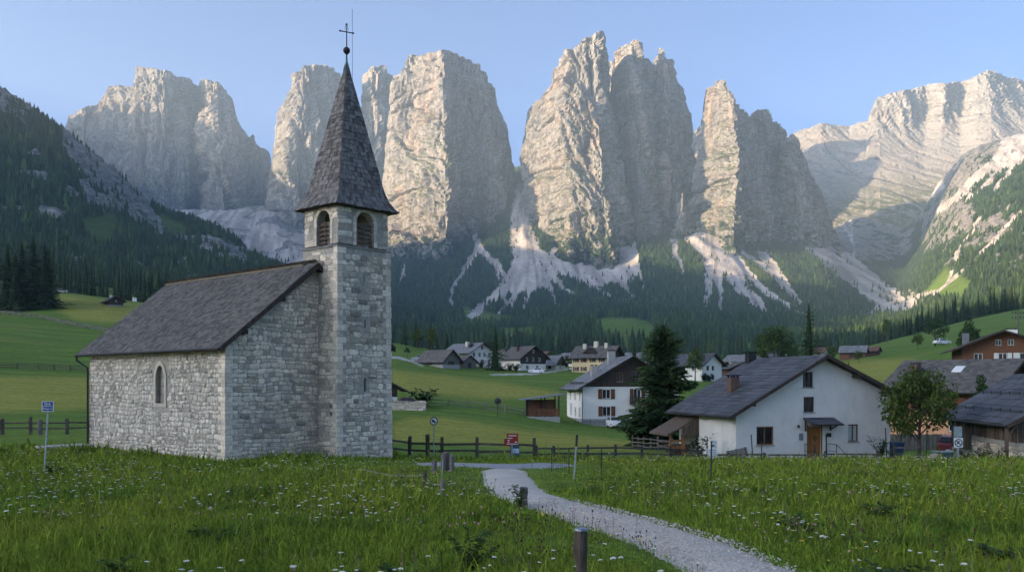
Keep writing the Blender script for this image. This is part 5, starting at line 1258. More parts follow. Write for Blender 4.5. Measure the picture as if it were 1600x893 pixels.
def stucco():
    n = N('rough_stucco'); v = n.pos()
    k = n.ramp(n.noise(v, .9, 5, .7), [(.3,(.70,.67,.62)),(.7,(.82,.785,.725))])
    k = n.mix(n.ramp(n.noise(n.pos((1,1,.25)), 1.6, 4, .7), [(.56,0),(.72,.30)]), k, (.42,.43,.42))
    n.col(k).rough(.95, .1); n.bump(n.mix(.6, n.noise(v, 9, 6, .75), n.noise(v, 30, 3, .7)), 1.0, .05); return n.m
M_STUCCO = stucco()
DEFT = (0,0)
def house(name, label, px, d, rz, w, l, hl, hr, xr, hz, wall, roofm, oh=.6, og=.6, gable=None, gz0=None, front=(), side=(), right=(), chim=(), cat='house', group=None,
          base=-.8, fascia=None, plinth=None, cross=None, rows=None, tile=(.45,.55), roof_t=.14, z=None, tone=None):
    """x along the gable front, y going back; hl/hr wall heights left/right, ridge at x=xr, height hz (top of roof)"""
    rng = random.Random(int(px*7+d)); p = at(px, d)
    if z is not None: p.z = z
    h = thing(name, label, cat, p, math.radians(rz), group); fascia = fascia or M_DARKWOOD
    sl, sr = (hz-hl)/xr, (hz-hr)/(w-xr); top = lambda x: hl+sl*x if x < xr else hr+sr*(w-x)
    def zl(x): return top(x)-.03
    W_ = MB(); W_.prism([(0,0,base),(w,0,base),(w,0,zl(w)),(xr,0,zl(xr)-.02),(0,0,zl(0))], (0,l,0)); wo = W_.build('wall', [wall], h)
    ks = []; wins = []
    def opening(face, a, z0, ww, hh, kind):
        k = MB(); dep = .16
        if face == 'f': k.box((a-ww/2,-.2,z0),(a+ww/2,dep,z0+hh)); o, U, Nn = Vector((a,0,z0)), Vector((1,0,0)), Vector((0,-1,0))
        elif face == 's': k.box((-.2,a-ww/2,z0),(dep,a+ww/2,z0+hh)); o, U, Nn = Vector((0,a,z0)), Vector((0,1,0)), Vector((-1,0,0))
        else: k.box((w-dep,a-ww/2,z0),(w+.2,a+ww/2,z0+hh)); o, U, Nn = Vector((w,a,z0)), Vector((0,1,0)), Vector((1,0,0))
        ks.append(k); wins.append((o,U,Nn,ww,hh,kind))
    for e in front: opening('f', *e)
    for e in side: opening('s', *e)
    for e in right: opening('r', *e)
    cut(wo, ks)
    gm = None
    if gable:
        g = MB(); pts = [(x, top(x)-.05) for x in sorted({0.0, xr, w} | set()) ]
        # boards hung on the gable above gz0, 4 cm proud
        poly = []
        if gz0 < top(0): poly += [(-.0,gz0),(w+.0,gz0)] if gz0 < top(w) else [(0,gz0),(w-(gz0-hr)/sr,gz0)]
        else: poly += [((gz0-hl)/sl,gz0),(w-(gz0-hr)/sr,gz0)]
        if gz0 < top(w): poly.append((w,top(w)-.05))
        poly.append((xr,top(xr)-.07))
        if gz0 < top(0): poly.append((0,top(0)-.05))
        g.prism([(x,-.045,z_) for x,z_ in poly], (0,.043,0)); gm = g.build('gable_cladding', [gable], h)
        kk = []
        for (a,z0,ww,hh,kind) in front:
            if z0+hh > gz0: q = MB(); q.box((a-ww/2,-.3,z0),(a+ww/2,.3,z0+hh)); kk.append(q)
        cut(gm, kk)
    if plinth:
        pb = MB(); t = .035; pb.box((-t,-t,base),(w+t,-.001,plinth)); pb.box((-t,0,base),(-.001,l,plinth)); pb.build('plinth', [M_GREYB], h)
    for (o,U,Nn,ww,hh,kind) in wins:
        def P(a, b, c_): return o+U*a+Vector((0,0,b))+Nn*c_
        def slab(mb, a0, a1, b0, b1, c0, c1, m=0, t=1):
            vs = [P(a0,b0,c0),P(a1,b0,c0),P(a1,b1,c0),P(a0,b1,c0),P(a0,b0,c1),P(a1,b0,c1),P(a1,b1,c1),P(a0,b1,c1)]
            mb.raw(vs, [(3,2,1,0),(4,5,6,7),(0,1,5,4),(1,2,6,5),(2,3,7,6),(3,0,4,7)], m, t)
        fm = {'white':M_WFRAME,'wood':M_STRIM,'dark':M_DARKWOOD,'plain':M_DARKWOOD,'shut':M_WFRAME,'shutw':M_WFRAME,'curt':M_REDWOOD,'openw':M_WFRAME}.get(kind, M_WFRAME)
        if kind == 'door':
            dr = MB(); slab(dr, -ww/2+.002, ww/2-.002, 0, hh-.002, -.10, -.06)
            for q in range(6): slab(dr, -ww/2+.06+q*(ww-.12)/6+.006, -ww/2+.06+(q+1)*(ww-.12)/6-.006, .08, hh-.10, -.06, -.045, 0, .8+.3*rng.random())
            do = dr.build('door', [M_STRIM], h); hd = MB(); hd.ball(P(-ww/2+.13, 1.02, -.02), .04, 0); hd.build('handle', [M_IRON], do)
            fr = MB(); slab(fr, ww/2-.001, ww/2+.09, -.0, hh+.08, -.02, .02); slab(fr, -ww/2-.09, -ww/2+.001, 0, hh+.08, -.02, .02); fr.build('door_frame', [M_STRIM], do); continue
        if kind == 'gate':
            dr = MB(); slab(dr, -ww/2+.002, ww/2-.002, 0, hh-.002, -.12, -.06); dr.build('door', [M_DARKWOOD], h); continue
        f = MB(); t = min(.07, ww*.10)
        slab(f, -ww/2+.002, -ww/2+t, .002, hh-.002, -.13, -.08); slab(f, ww/2-t, ww/2-.002, .002, hh-.002, -.13, -.08)
        slab(f, -ww/2+t, ww/2-t, .002, t, -.13, -.08); slab(f, -ww/2+t, ww/2-t, hh-t, hh-.002, -.13, -.08)
        if ww > .55: slab(f, -t*.5, t*.5, t, hh-t, -.128, -.082)
        fo = f.build('window', [fm], h)
        g = MB(); slab(g, -ww/2+.003, ww/2-.003, .003, hh-.003, -.15, -.131); g.build('pane', [M_CURTAIN if kind == 'curt' else M_GLASS], fo)
        s = MB(); slab(s, -ww/2-.06, ww/2+.06, -.06, -.001, -.02, .07); s.build('sill', [M_GREYB if kind not in ('dark','wood') else M_GREYB], fo)
        if kind in ('shut','shutw','openw'):
            for sg in (-1, 1):
                b = MB(); a0 = sg*(ww/2+.02); a1 = sg*(ww/2+.02+ww*.5); lo, hi = min(a0,a1), max(a0,a1)
                slab(b, lo, hi, -.03, hh+.03, .05, .085)
                for q in range(4): slab(b, lo+.04, hi-.04, .04+q*(hh/4), hh/4-.02+q*(hh/4), .085, .10)
                b.build('shutter', [M_WFRAME if kind == 'openw' else M_SHUT], fo)
    # roof: slabs with laid courses
    r = MB(); th = roof_t; y0, y1 = -og, l+og*.7; xl, xR = -oh, w+oh
    zL, zR = hl-sl*oh, hr-sr*oh; up = .05
    r.prism([(xl,y0,zL+up),(xr,y0,hz+up),(xr,y0,hz+up-th*1.15),(xl,y0,zL+up-th)], (0,y1-y0,0), 1)
    r.prism([(xR,y0,zR+up),(xr,y0,hz+up),(xr,y0,hz+up-th*1.15),(xR,y0,zR+up-th)], (0,y1-y0,0), 1)
    th_, tw_ = tile; Ls = math.hypot(xr-xl, hz-zL); Rs = math.hypot(xR-xr, hz-zR)
    shingles(r, (xl-.02,y0,zL+up), (0,1,0), (xr-xl,0,hz-zL), lambda s: (0,y1-y0), int(Ls/th_), Ls/int(Ls/th_), tw_, rng, .022, 0, 1.12, .72, 1.3, tone)
    shingles(r, (xR+.02,y1,zR+up), (0,-1,0), (xr-xR,0,hz-zR), lambda s: (0,y1-y0), int(Rs/th_), Rs/int(Rs/th_), tw_, rng, .022, 0, 1.12, .72, 1.3, tone)
    ro = r.build('roof', [roofm, fascia], h)
    b = MB(); bw = .2
    b.prism([(xl-.03,y0-.05,zL+up-bw),(xr,y0-.05,hz+up-bw),(xr,y0-.05,hz+up+.035),(xl-.03,y0-.05,zL+up+.035)], (0,.05,0)); b.prism([(xR+.03,y0-.05,zR+up-bw),(xr,y0-.05,hz+up-bw),(xr,y0-.05,hz+up+.035),(xR+.03,y0-.05,zR+up+.035)], (0,.05,0))
    b.build('bargeboard', [fascia], ro)
    gt = MB(); gt.tube([(xl-.08,y0+.03,zL-.02),(xl-.08,y1-.03,zL-.05)], .07, 7); gt.build('gutter', [M_BLACK], ro); gt = MB(); gt.tube([(xR+.08,y0+.03,zR-.02),(xR+.08,y1-.03,zR-.05)], .07, 7); gt.build('gutter', [M_BLACK], ro)
    for (cx_, cy_, cw, ch, cm) in chim:
        c_ = MB(); zb = (hl+sl*cx_ if cx_ < xr else hr+sr*(w-cx_)); c_.box((cx_-cw/2,cy_-cw/2,zb-.4),(cx_+cw/2,cy_+cw/2,zb+ch)); co_ = c_.build('chimney', [cm], ro)
        k = MB(); k.box((cx_-cw/2-.08,cy_-cw/2-.08,zb+ch+.14),(cx_+cw/2+.08,cy_+cw/2+.08,zb+ch+.20))
        for sx in (-1,1):
            for sy in (-1,1): k.box((cx_+sx*cw*.36-.05,cy_+sy*cw*.36-.05,zb+ch),(cx_+sx*cw*.36+.05,cy_+sy*cw*.36+.05,zb+ch+.14))
        k.build('chimney_cap', [M_IRON], ro)
    h['dim'] = 0; del h['dim']
    return h, wo, ro
def balcony(h, x0, x1, z, dep=1.1, hh=.95, mat=None):
    b = MB(); b.box((x0,-dep,z-.14),(x1,-.05,z)); bo = b.build('balcony', [mat or M_DARKWOOD], h); r = MB()
    r.box((x0,-dep,z+hh-.07),(x1,-dep+.07,z+hh)); r.box((x0,-dep,z+.10),(x1,-dep+.05,z+.16)); n = int((x1-x0)/.16)
    for i in range(n+1): a = x0+(x1-x0-.06)*i/n; r.box((a,-dep+.01,z+.16),(a+.09,-dep+.04,z+hh-.07), 0, random.uniform(.8,1.2))
    for xx in (x0, x1-.07): r.box((xx,-dep+.07,z+hh-.07),(xx+.07,-.05,z+hh)); r.box((xx,-dep+.07,z+.15),(xx+.04,-.05,z+hh-.07))
    r.build('railing', [mat or M_DARKWOOD], bo)

# the small white house on the right
H, HW, HR = house('house', 'small white rendered house with an orange door and a grey sheet roof', 1150, 56, 14, 11.1, 8.4, 3.15, 4.15, 6.0, 6.55, M_STUCCO, M_SLATE, oh=.75, og=.75,
   front=[(2.02,.92,1.20,1.16,'wood'),(5.52,2.00+.0,.0001,.0001,'none')][:1]+[(5.52,.03,.92,2.02,'door'),(5.05,4.55,.72,.98,'dark'),(5.12,2.96,.76,.98,'dark'),(8.35,1.03,.74,1.12,'curt')],
   chim=[(1.9,4.0,.62,.95,M_BRICKCH),(5.6,8.3,.6,.55,M_IRON)], tile=(.42,.62))
for xx, zz in ((.9,3.2),(8.35,5.0),(10.55,4.0)):
    e = MB(); zt = (3.15+.567*xx if xx < 6 else 4.15+.47*(11.1-xx))-.06; e.box((xx-.12,-.66,zt-.22),(xx+.12,-.003,zt-.02)); e.build('purlin_end', [M_DARKWOOD], HR)
pf = MB(); pf.prism([(4.70,0,2.62),(4.82,-1.05,2.22),(4.82,-1.05,2.14),(4.70,0,2.52)], (2.15,0,0), 1); 
shingles(pf, (4.68,-1.08,2.215), (1,0,0), (0,1.08,.40), lambda s: (0,2.2), 3, .38, .5, random.Random(3), .02, 0, 1.1)
for xx in (4.85,6.65): pf.bar((xx,-.02,1.85),(xx,-.9,2.18),.07,.07,1); pf.bar((xx,-.04,2.45),(xx,-.04,1.75),.07,.07,1)
pf.build('porch_roof', [M_SLATE, M_DARKWOOD], H)
q = MB(); q.box((4.42,-.09,1.18),(4.66,-.001,1.62)); q.build('meter_box', [M_BLUEG], H)
q = MB(); q.tube([(4.3,-.001,2.1),(4.3,-.12,2.12)], .02, 6); q.box((4.25,-.2,1.98),(4.35,-.10,2.16)); q.build('wall_lamp', [M_IRON], H)
q = MB(); q.box((6.38,-.04,1.36),(6.72,-.001,1.62)); q.build('wall_plaque', [M_IRON], H)
q = MB(); q.tube([(5.42,-.07,1.35),(5.52,-.07,1.42),(5.62,-.07,1.35),(5.52,-.07,1.12),(5.42,-.07,1.35)], .035, 6); q.build('door_wreath', [M_HEDGE], H)
st = MB(); st.box((4.8,-1.1,-.6),(6.3,-.04,.0)); st.box((5.0,-1.45,-.6),(6.1,-1.101,-.14)); st.build('door_step', [M_CONC], H)
q = MB()
for xs, e in ((4.78,-1),(6.34,1)):
    q.tube([(xs,-.05,.95),(xs,-1.15,.95),(xs+.35*e,-1.9,.25)], .022, 6)
    for y in (-.1,-1.15): q.tube([(xs,y,-.3),(xs,y,.95)], .022, 6)
    q.tube([(xs,-.05,.5),(xs,-1.15,.5)], .016, 6)
q.build('handrail', [M_IRON], H)
al = MB(); al.prism([(-2.3,5.2,1.35),(-.02,5.2,2.55),(-.02,5.2,2.42),(-2.3,5.2,1.22)], (0,3.2,0)); al.prism([(-1.25,5.16,1.2),(-.02,5.16,1.2),(-.02,5.16,2.40),(-1.25,5.16,1.75)], (0,.05,0))
al.box((-1.2,5.25,-.6),(-1.0,5.45,1.3), 1); al.box((-2.1,5.3,-.6),(-1.98,5.42,1.3), 1); al.bar((-2.1,5.35,.9),(-.9,5.35,.9),.05,.14,1); al.bar((-2.1,5.35,.45),(-.9,5.35,.45),.05,.14,1)
al.build('lean_to', [M_WOOD, simple('orange_post', (.28,.13,.05), .3, 6, .8, .4, .01)], H)
# woodpile under the lean-to: a stack of logs
wp = MB(); rg = random.Random(5)
for r_ in range(5):
    for k in range(9): wp.tube([(-1.85+.17*k+.08*(r_ % 2),5.7,.0+.16*r_-.1),(-1.85+.17*k+.08*(r_ % 2),6.6,.0+.16*r_-.1)], .08, 7, 0, rg.uniform(.6,1.4))
w_ = wp.build('firewood_stack', [M_WOOD]); w_.location = H.location; w_.rotation_euler = H.rotation_euler; tag(w_, 'stacked split firewood under the lean to of the small white house', 'firewood')
pl = MB()
for k in range(8): pl.bar((.02+.0*k,-.35,.10*k),(1.45,-.35,.10*k),.03,.085,0,random.uniform(.7,1.2))
for xx in (.15,.7,1.3): pl.box((xx,-.33,-.05),(xx+.08,-.28,.78))
p_ = pl.build('wooden_pallet', [M_GREYWOOD]); p_.location = H.matrix_basis @ Vector((-1.0,-.55,-.15)); p_.rotation_euler = (math.radians(-8),math.radians(-10),H.rotation_euler.z); tag(p_, 'grey board pallet leaning by the left corner of the small white house', 'pallet')

# big chalet with brown gable
B, _, BR = house('chalet', 'big white chalet with dark board gable, shutters and pale slate roof', 910, 122, 8, 13.6, 10.5, 5.15, 5.15, 6.9, 9.2, M_WHITEW, M_SLATE_L, oh=1.0, og=1.1, gable=M_DARKWOOD, gz0=5.0,
   front=[(3.4,1.0,1.15,1.3,'shut'),(3.35,3.35,1.15,1.3,'shut'),(7.7,2.75,1.05,1.95,'shut'),(7.85,.9,1.1,1.4,'white'),(5.2,5.7,.9,1.25,'wood'),(7.5,5.65,1.0,1.45,'wood'),(10.8,1.0,1.1,1.3,'shut'),(10.8,3.35,1.1,1.3,'shut'),(9.5,5.6,.9,1.25,'wood')],
   side=[(1.8,.9,.9,1.2,'white'),(4.6,.9,.9,1.2,'white'),(7.6,1.0,.9,1.6,'white'),(1.8,3.2,.9,1.2,'white'),(4.8,3.2,.9,1.2,'white'),(8.0,3.2,.9,1.2,'white')],
   chim=[(2.4,3.4,.85,1.3,M_CONC),(5.6,6.2,1.0,1.6,M_CONC)], plinth=.55, tile=(.5,.7))
balcony(B, 6.6, 10.9, 2.7, 1.2)
dpm = MB(); dpm.tube([(-.02,-.08,4.9),(-.02,-.08,-.3)], .06, 7); dpm.build('downpipe', [M_BLUEG], B)
sn = MB()
for k in range(9): yy = .3+k*1.05; sn.box((.15,yy,5.15+.58*.15+.1),(.2,yy+.45,5.15+.58*.15+.45))
sn.build('snow_guard', [M_IRON], BR)
pw = MB(); pw.box((-1.6,-1.9,-1.2),(11,-1.5,-.15)); pw.box((-1.6,-1.499,-1.2),(-1.3,9,-.15)); pw.build('terrace_wall', [M_CONC], B)
for k in range(6):
    q = MB(); q.tube([(-1.4+2.1*k,-1.7,-.15),(-1.4+2.1*k,-1.7,.75)], .03, 6); q.build('railing_post', [M_IRON], B)
q = MB(); q.tube([(-1.4,-1.7,.7),(9.1,-1.7,.7)], .018, 5); q.tube([(-1.4,-1.7,.3),(9.1,-1.7,.3)], .018, 5); q.build('railing', [M_IRON], B)

# open shelter left of it
sh = thing('shelter', 'open wooden shelter with a pale mono pitch roof left of the big chalet', 'shelter', at(826, 117), math.radians(10))
q = MB(); q.box((0,0,-.9),(4.2,2.6,.12)); q.build('base', [M_CONC], sh)
q = MB()
for xx in (.1,2.1,4.0):
    for yy in (.1,2.4): q.box((xx,yy,.12),(xx+.16,yy+.16,2.35+.12*xx))
q.build('post', [M_DARKWOOD], sh)
q = MB(); n = 24
for k in range(n): a = .1+4.0*k/n; q.box((a,.02,.2),(a+.13,.07,1.1), 0, random.uniform(.7,1.3))
q.bar((.1,.04,1.12),(4.1,.04,1.12),.09,.08); q.box((.15,2.5,.2),(4.1,2.56,2.3)); q.build('railing', [M_REDWOOD], sh)
q = MB(); q.prism([(-.7,-.6,2.28),(4.9,-.6,3.0),(4.9,-.6,3.12),(-.7,-.6,2.40)], (0,3.9,0)); q.build('roof', [M_SLATE_L], sh)
for k, (xx, yy) in enumerate(((1.0,.9),(2.6,1.0))):
    q = MB(); q.box((xx,yy,.12),(xx+.9,yy+.7,.9)); o = q.build('garden_crate', [M_WOOD], bevel=.03); o.location = sh.location; o.rotation_euler = sh.rotation_euler
    tag(o, ('left','right')[k]+' wooden crate standing inside the open shelter', 'crate')

# hut peeking out behind the tower, on a walled terrace with a parked red car
house('hut', 'dark wooden hut with a white lower wall half hidden behind the bell tower', 582, 112, 14, 3.1, 5, 2.9, 2.9, .6, 4.25, M_WHITEW, M_ROOFBR, oh=1.2, og=.8, gable=M_DARKWOOD, gz0=1.55, front=[(2.2,.4,.8,.9,'white')], base=-1.5)
tw_ = thing('terrace_wall', 'low grey stone wall below the parked red car behind the tower', 'wall', at(612, 110), math.radians(8)); q = MB(); q.box((0,0,-.6),(4.2,.4,.85)); wq = q.build('wall', [M_MORTAR], tw_)
q = MB(); stones(q, (0,0,0), (1,0,0), (0,-1,0), 4.2, courses(-.4,.85,.18,.3,random.Random(2)), lambda u,z: True, random.Random(8), .25,.6); q.build('masonry', [M_STONE], wq)

# valley village
VW = lambda xs, zs, w=.9, h=1.15, k='white': [(x,z,w,h,k) for z in zs for x in xs]
house('farmhouse', 'white farmhouse with a wide pale roof left of the valley spruce', 735, 262, 36, 8.2, 15, 4.3, 4.3, 4.1, 6.9, M_WHITEW, M_SLATE_L, oh=1.0, og=1.3, front=VW((1.3,3.3,5.0,6.8),(2.7,),.8,1.3)+VW((1.5,4.2,6.6),(.5,),.9,1.5)+[(4.1,4.9,.7,1.0,'dark')], chim=[(2.9,6,.9,1.2,M_CREAMW),(2.2,3.0,1.2,.7,M_IRON)], side=VW((2,5),(2.6,)))
house('barn', 'weathered grey barn standing in front of the white farmhouse', 692, 236, 44, 5.8, 10.5, 2.3, 2.3, 2.9, 5.0, M_GREYWOOD, M_SHINGLE, oh=.8, og=.9, front=[(2.9,-.3,2.2,2.2,'gate')], side=[(5,.6,1.0,.8,'plain')], plinth=1.0)
house('shed', 'low grey shed roof between barn and white farmhouse', 724, 246, 40, 4.5, 6, 1.9, 1.9, 2.2, 3.5, M_GREYWOOD, M_SHINGLE, oh=.5, og=.5, front=[(2.2,0,1.2,1.5,'gate')])
house('chalet', 'dark wooden chalet over a white lower floor right of the valley spruce', 813, 256, 34, 9.0, 10, 3.9, 3.9, 4.5, 7.1, M_WHITEW, M_SHINGLE, oh=1.0, og=1.3, gable=M_DARKWOOD, gz0=1.9, front=VW((2.2,4.4,6.6),(2.6,),.9,1.15)+VW((2.5,6.0),(.4,),.9,1.1)+[(4.5,5.0,.8,.9,'white')], chim=[(2.4,5,.8,1.2,M_BRICKCH),(4.2,7,.7,.8,M_IRON)], side=VW((2,5,8),(.6,)))
house('house', 'small house under a reddish brown roof behind the dark chalet', 846, 305, 40, 7, 9, 2.8, 2.8, 3.5, 5.3, M_DARKWOOD, M_ROOFBR, front=VW((2,5),(1,)), chim=[(2.5,4,.7,1,M_CREAMW)])
house('house', 'low grey roofed house left of the yellow house', 868, 268, 58, 6, 9, 2.2, 2.2, 3, 4.6, M_CREAMW, M_SLATE_L, oh=1.0, front=VW((3,),(.6,)), side=VW((2,5,7.5),(.6,),1.1,1.1,'dark'), gable=M_WOOD, gz0=1.6)
YH, _, _ = house('house', 'big yellow house with two rows of brown shuttered windows', 952, 252, 62, 9.5, 11.5, 5.1, 5.1, 4.75, 8.1, M_OCHREW, M_SHINGLE, oh=1.1, og=1.2, side=VW((2.2,5.0,7.8,10.2),(.8,3.3),.9,1.2,'shut'), front=VW((2.4,4.8,7.1),(.8,3.2),.9,1.2,'dark'), gable=M_DARKWOOD, gz0=2.6, chim=[(3.6,9,.9,1.3,M_CREAMW),(4.4,5.8,1.1,1.5,M_CREAMW),(3.9,2.5,.8,1.3,M_CREAMW)])
q = MB(); q.prism([(.7,4.6,6.0),(.7,7.8,6.0),(.7,6.2,7.4)], (3.0,0,0)); q.prism([(.4,4.1,6.0),(.4,6.2,7.5),(.4,8.3,6.0),(.4,8.3,5.85),(.4,6.2,7.3),(.4,4.1,5.85)], (3.4,0,0)); q.build('dormer', [M_DARKWOOD], YH)
house('house', 'plain house whose pale roof shows between yellow house and big spruce', 1010, 300, 52, 8, 10, 3.4, 3.4, 4, 6.0, M_CREAMW, M_SLATE_L, front=VW((2,6),(1,)), side=VW((2,5,8),(1,)))
house('house', 'far white gable house just right of the big spruce', 1097, 236, 40, 8.4, 10, 4.6, 4.6, 4.2, 7.4, M_WHITEW, M_SLATE, oh=1.0, og=1.2, front=VW((2.4,4.6),(2.9,.5),1.0,1.2,'dark'), chim=[(3,6,.8,1,M_CREAMW)], side=VW((3,6),(2.8,)))
house('cottage', 'small brown cottage between the white gable house and the red wooden house', 1122, 262, 20, 5.2, 6, 2.5, 2.5, 2.6, 4.3, M_WOOD, M_ROOFBR, front=VW((1.4,3.6),(.7,),.7,.9))
house('house', 'red brown wooden house with a low white base in the middle of the valley', 1143, 246, 2, 7.2, 9, 3.3, 3.3, 3.6, 5.0, M_REDWOOD, M_SHINGLE, oh=.8, og=.9, front=VW((1.6,3.6,5.6),(.5,),.9,1.0)+VW((2.4,4.8),(2.4,),.7,.9,'dark'))
for (px, d, rz, w, l, lb, wl, rf) in ((1182,330,30,8,9,'pale roofed house behind the wide hazy tree',M_CREAMW,M_SLATE_L),(1160,345,40,7,9,'distant white house above the red wooden house',M_WHITEW,M_SLATE_L),(1222,350,48,7,10,'distant pale house left of the thin tall spruce',M_CREAMW,M_SLATE),(1285,380,35,7,9,'distant house right of the thin tall spruce',M_WHITEW,M_ROOFBR),(1062,330,25,7,9,'roof showing right of the big spruce top',M_CREAMW,M_SHINGLE),(893,330,40,7,8,'pale house peeping out left of the yellow house',M_WHITEW,M_SLATE_L),(777,345,30,6,8,'distant house behind the valley spruce',M_CREAMW,M_ROOFBR)):
    house('house', lb, px, d, rz, w, l, 2.9, 2.9, w/2, 5.2, wl, rf, front=VW((w*.3,w*.7),(.9,)), side=VW((2,5),(.9,)))
house('barn', 'red wooden barn with a grey roof below the right crest wood', 1352, 330, 62, 6, 9, 2.2, 2.2, 3, 4.4, M_REDWOOD, M_SLATE_L, oh=.7, side=[(4.5,0,2.4,1.6,'gate')])
house('cottage', 'reddish cottage right of the far red barn', 1370, 335, 50, 4, 5, 1.9, 1.9, 2, 3.4, M_ROOFBR, M_ROOFBR)
for (px, d, lb) in ((794,1000,'tiny white house on the left of the far meadow'),(819,1010,'tiny white house on the right of the far meadow'),(1268,1150,'tiny pale house at the far forest edge')):
    house('house', lb, px, d, 15, 13, 12, 6, 6, 6.5, 10, M_WHITEW, M_ROOFBR, oh=1.5, front=VW((3,6.5,10),(1,3.5),1.2,1.5,'dark'), base=-4)
house('cabin', 'lone dark wooden cabin with white base on the left hillside', 170, 330, 38, 5.0, 9.0, 2.2, 2.2, 2.5, 3.9, M_DARKWOOD, M_SLATE, oh=.9, og=1.1, chim=[(2.0,5,.8,.8,M_CREAMW)], front=[(2.5,1.6,.6,.6,'white')]+VW((1.2,2.5,3.8),(-.6,),.5,.8), base=-2, plinth=.4)

# right edge: brown chalet, grey roofed house, barn
CH, _, _ = house('chalet', 'brown wooden chalet with white window frames at the right edge', 1503, 116, -20, 10.2, 11, 5.0, 5.0, 4.6, 6.95, M_REDWOOD, M_SHINGLE, oh=1.3, og=1.4, front=[(1.9,3.1,1.0,1.0,'white'),(4.7,3.0,1.0,1.1,'openw'),(7.3,3.0,1.4,1.1,'openw'),(4.2,5.1,.7,.75,'white'),(5.6,5.1,.7,.75,'white')], chim=[(6.6,6,1.3,1.1,M_WHITEW),(1.5,9,.8,1.5,M_SLATE_L)], base=-1.5)
GH, _, _ = house('house', 'house with mossy grey shingle roof, dark boards and a peach lower wall', 1548, 78, 38, 9.0, 9.6, 4.45, 4.45, 4.5, 7.0, M_PEACH, M_SHINGLE, oh=.9, og=1.0, gable=M_DARKWOOD, gz0=2.2, side=[(3.2,.5,1.0,1.2,'white')], chim=[(1.6,7.6,.75,1.2,M_BRICKCH)], base=-1.2, tile=(.35,.4))
q = MB()
for k in range(40): a = 9.55*k/40; q.box((-.05,a,2.3),(-.001,a+.22,4.4), 0, random.uniform(.6,1.3))
q.build('side_cladding', [M_REDWOOD], GH)
q = MB(); q.prism([(2.2,3.6,5.83),(2.2,4.5,5.83),(3.1,4.5,6.34),(3.1,3.6,6.34)], (0,0,.1)); q.build('skylight', [M_WFRAME], GH)
BN, BNW, BNR = house('barn', 'low dark barn with sheet roof and rubble stone base at the right edge', 1590, 50, -9, 8, 11.2, 2.45, 2.45, 4.1, 4.9, M_MORTAR, M_SLATE, oh=.75, og=.7, base=-.9, tile=(.62,.75))
q = MB(); rg = random.Random(3)
for k in range(44):
    a = .02+11.1*k/44; lo = .05 if a > 7.2 else 1.05
    q.box((-.05,a,lo+rg.uniform(-.03,.03)),(-.002,a+.235,2.36), 0, rg.uniform(.55,1.4))
for k in range(30): a = .02+7.95*k/30; q.box((a,-.05,1.05),(a+.24,-.002,2.4+min(a,8-a)*.55), 0, rg.uniform(.6,1.3))
q.build('board_cladding', [M_WOOD], BNW)
q = MB(); stones(q, (0,0,0), (0,1,0), (-1,0,0), 11.2, courses(-.8,1.04,.22,.40,rg), lambda u,z: z < (1.0 if u < 7.2 else .05), rg, .22, .55, .06, .015, roundness=.45, tint=lambda u,z,t,r: t*r.choice([.7,1,1.2,1.35]))
stones(q, (0,0,0), (1,0,0), (0,-1,0), 8, courses(-.8,1.04,.22,.40,rg), lambda u,z: z < 1.0, rg, .22, .55, .06, .015, roundness=.45); q.build('masonry', [stone_mat('barn_fieldstone', (.60,.52,.42), .25)], BNW)
q = MB(); q.box((-.75,-.35,-.9),(-.58,-.18,2.1)); q.bar((-.67,-.26,1.3),(-.05,-.2,2.2),.12,.12); q.build('corner_post', [M_WOOD], BN)
q = MB()
for row in (1.0, 2.6):
    for k in range(8): y = .2+k*1.5; q.tube([(row-.75,y,2.45+.6*(row-.75)+.08),(row-.75,y,2.45+.6*(row-.75)+.30)], .02, 5)
    q.tube([(row-.75,-.4,2.45+.6*(row-.75)+.22),(row-.75,11.5,2.45+.6*(row-.75)+.22)], .02, 5)
q.build('snow_guard', [M_IRON], BNR)

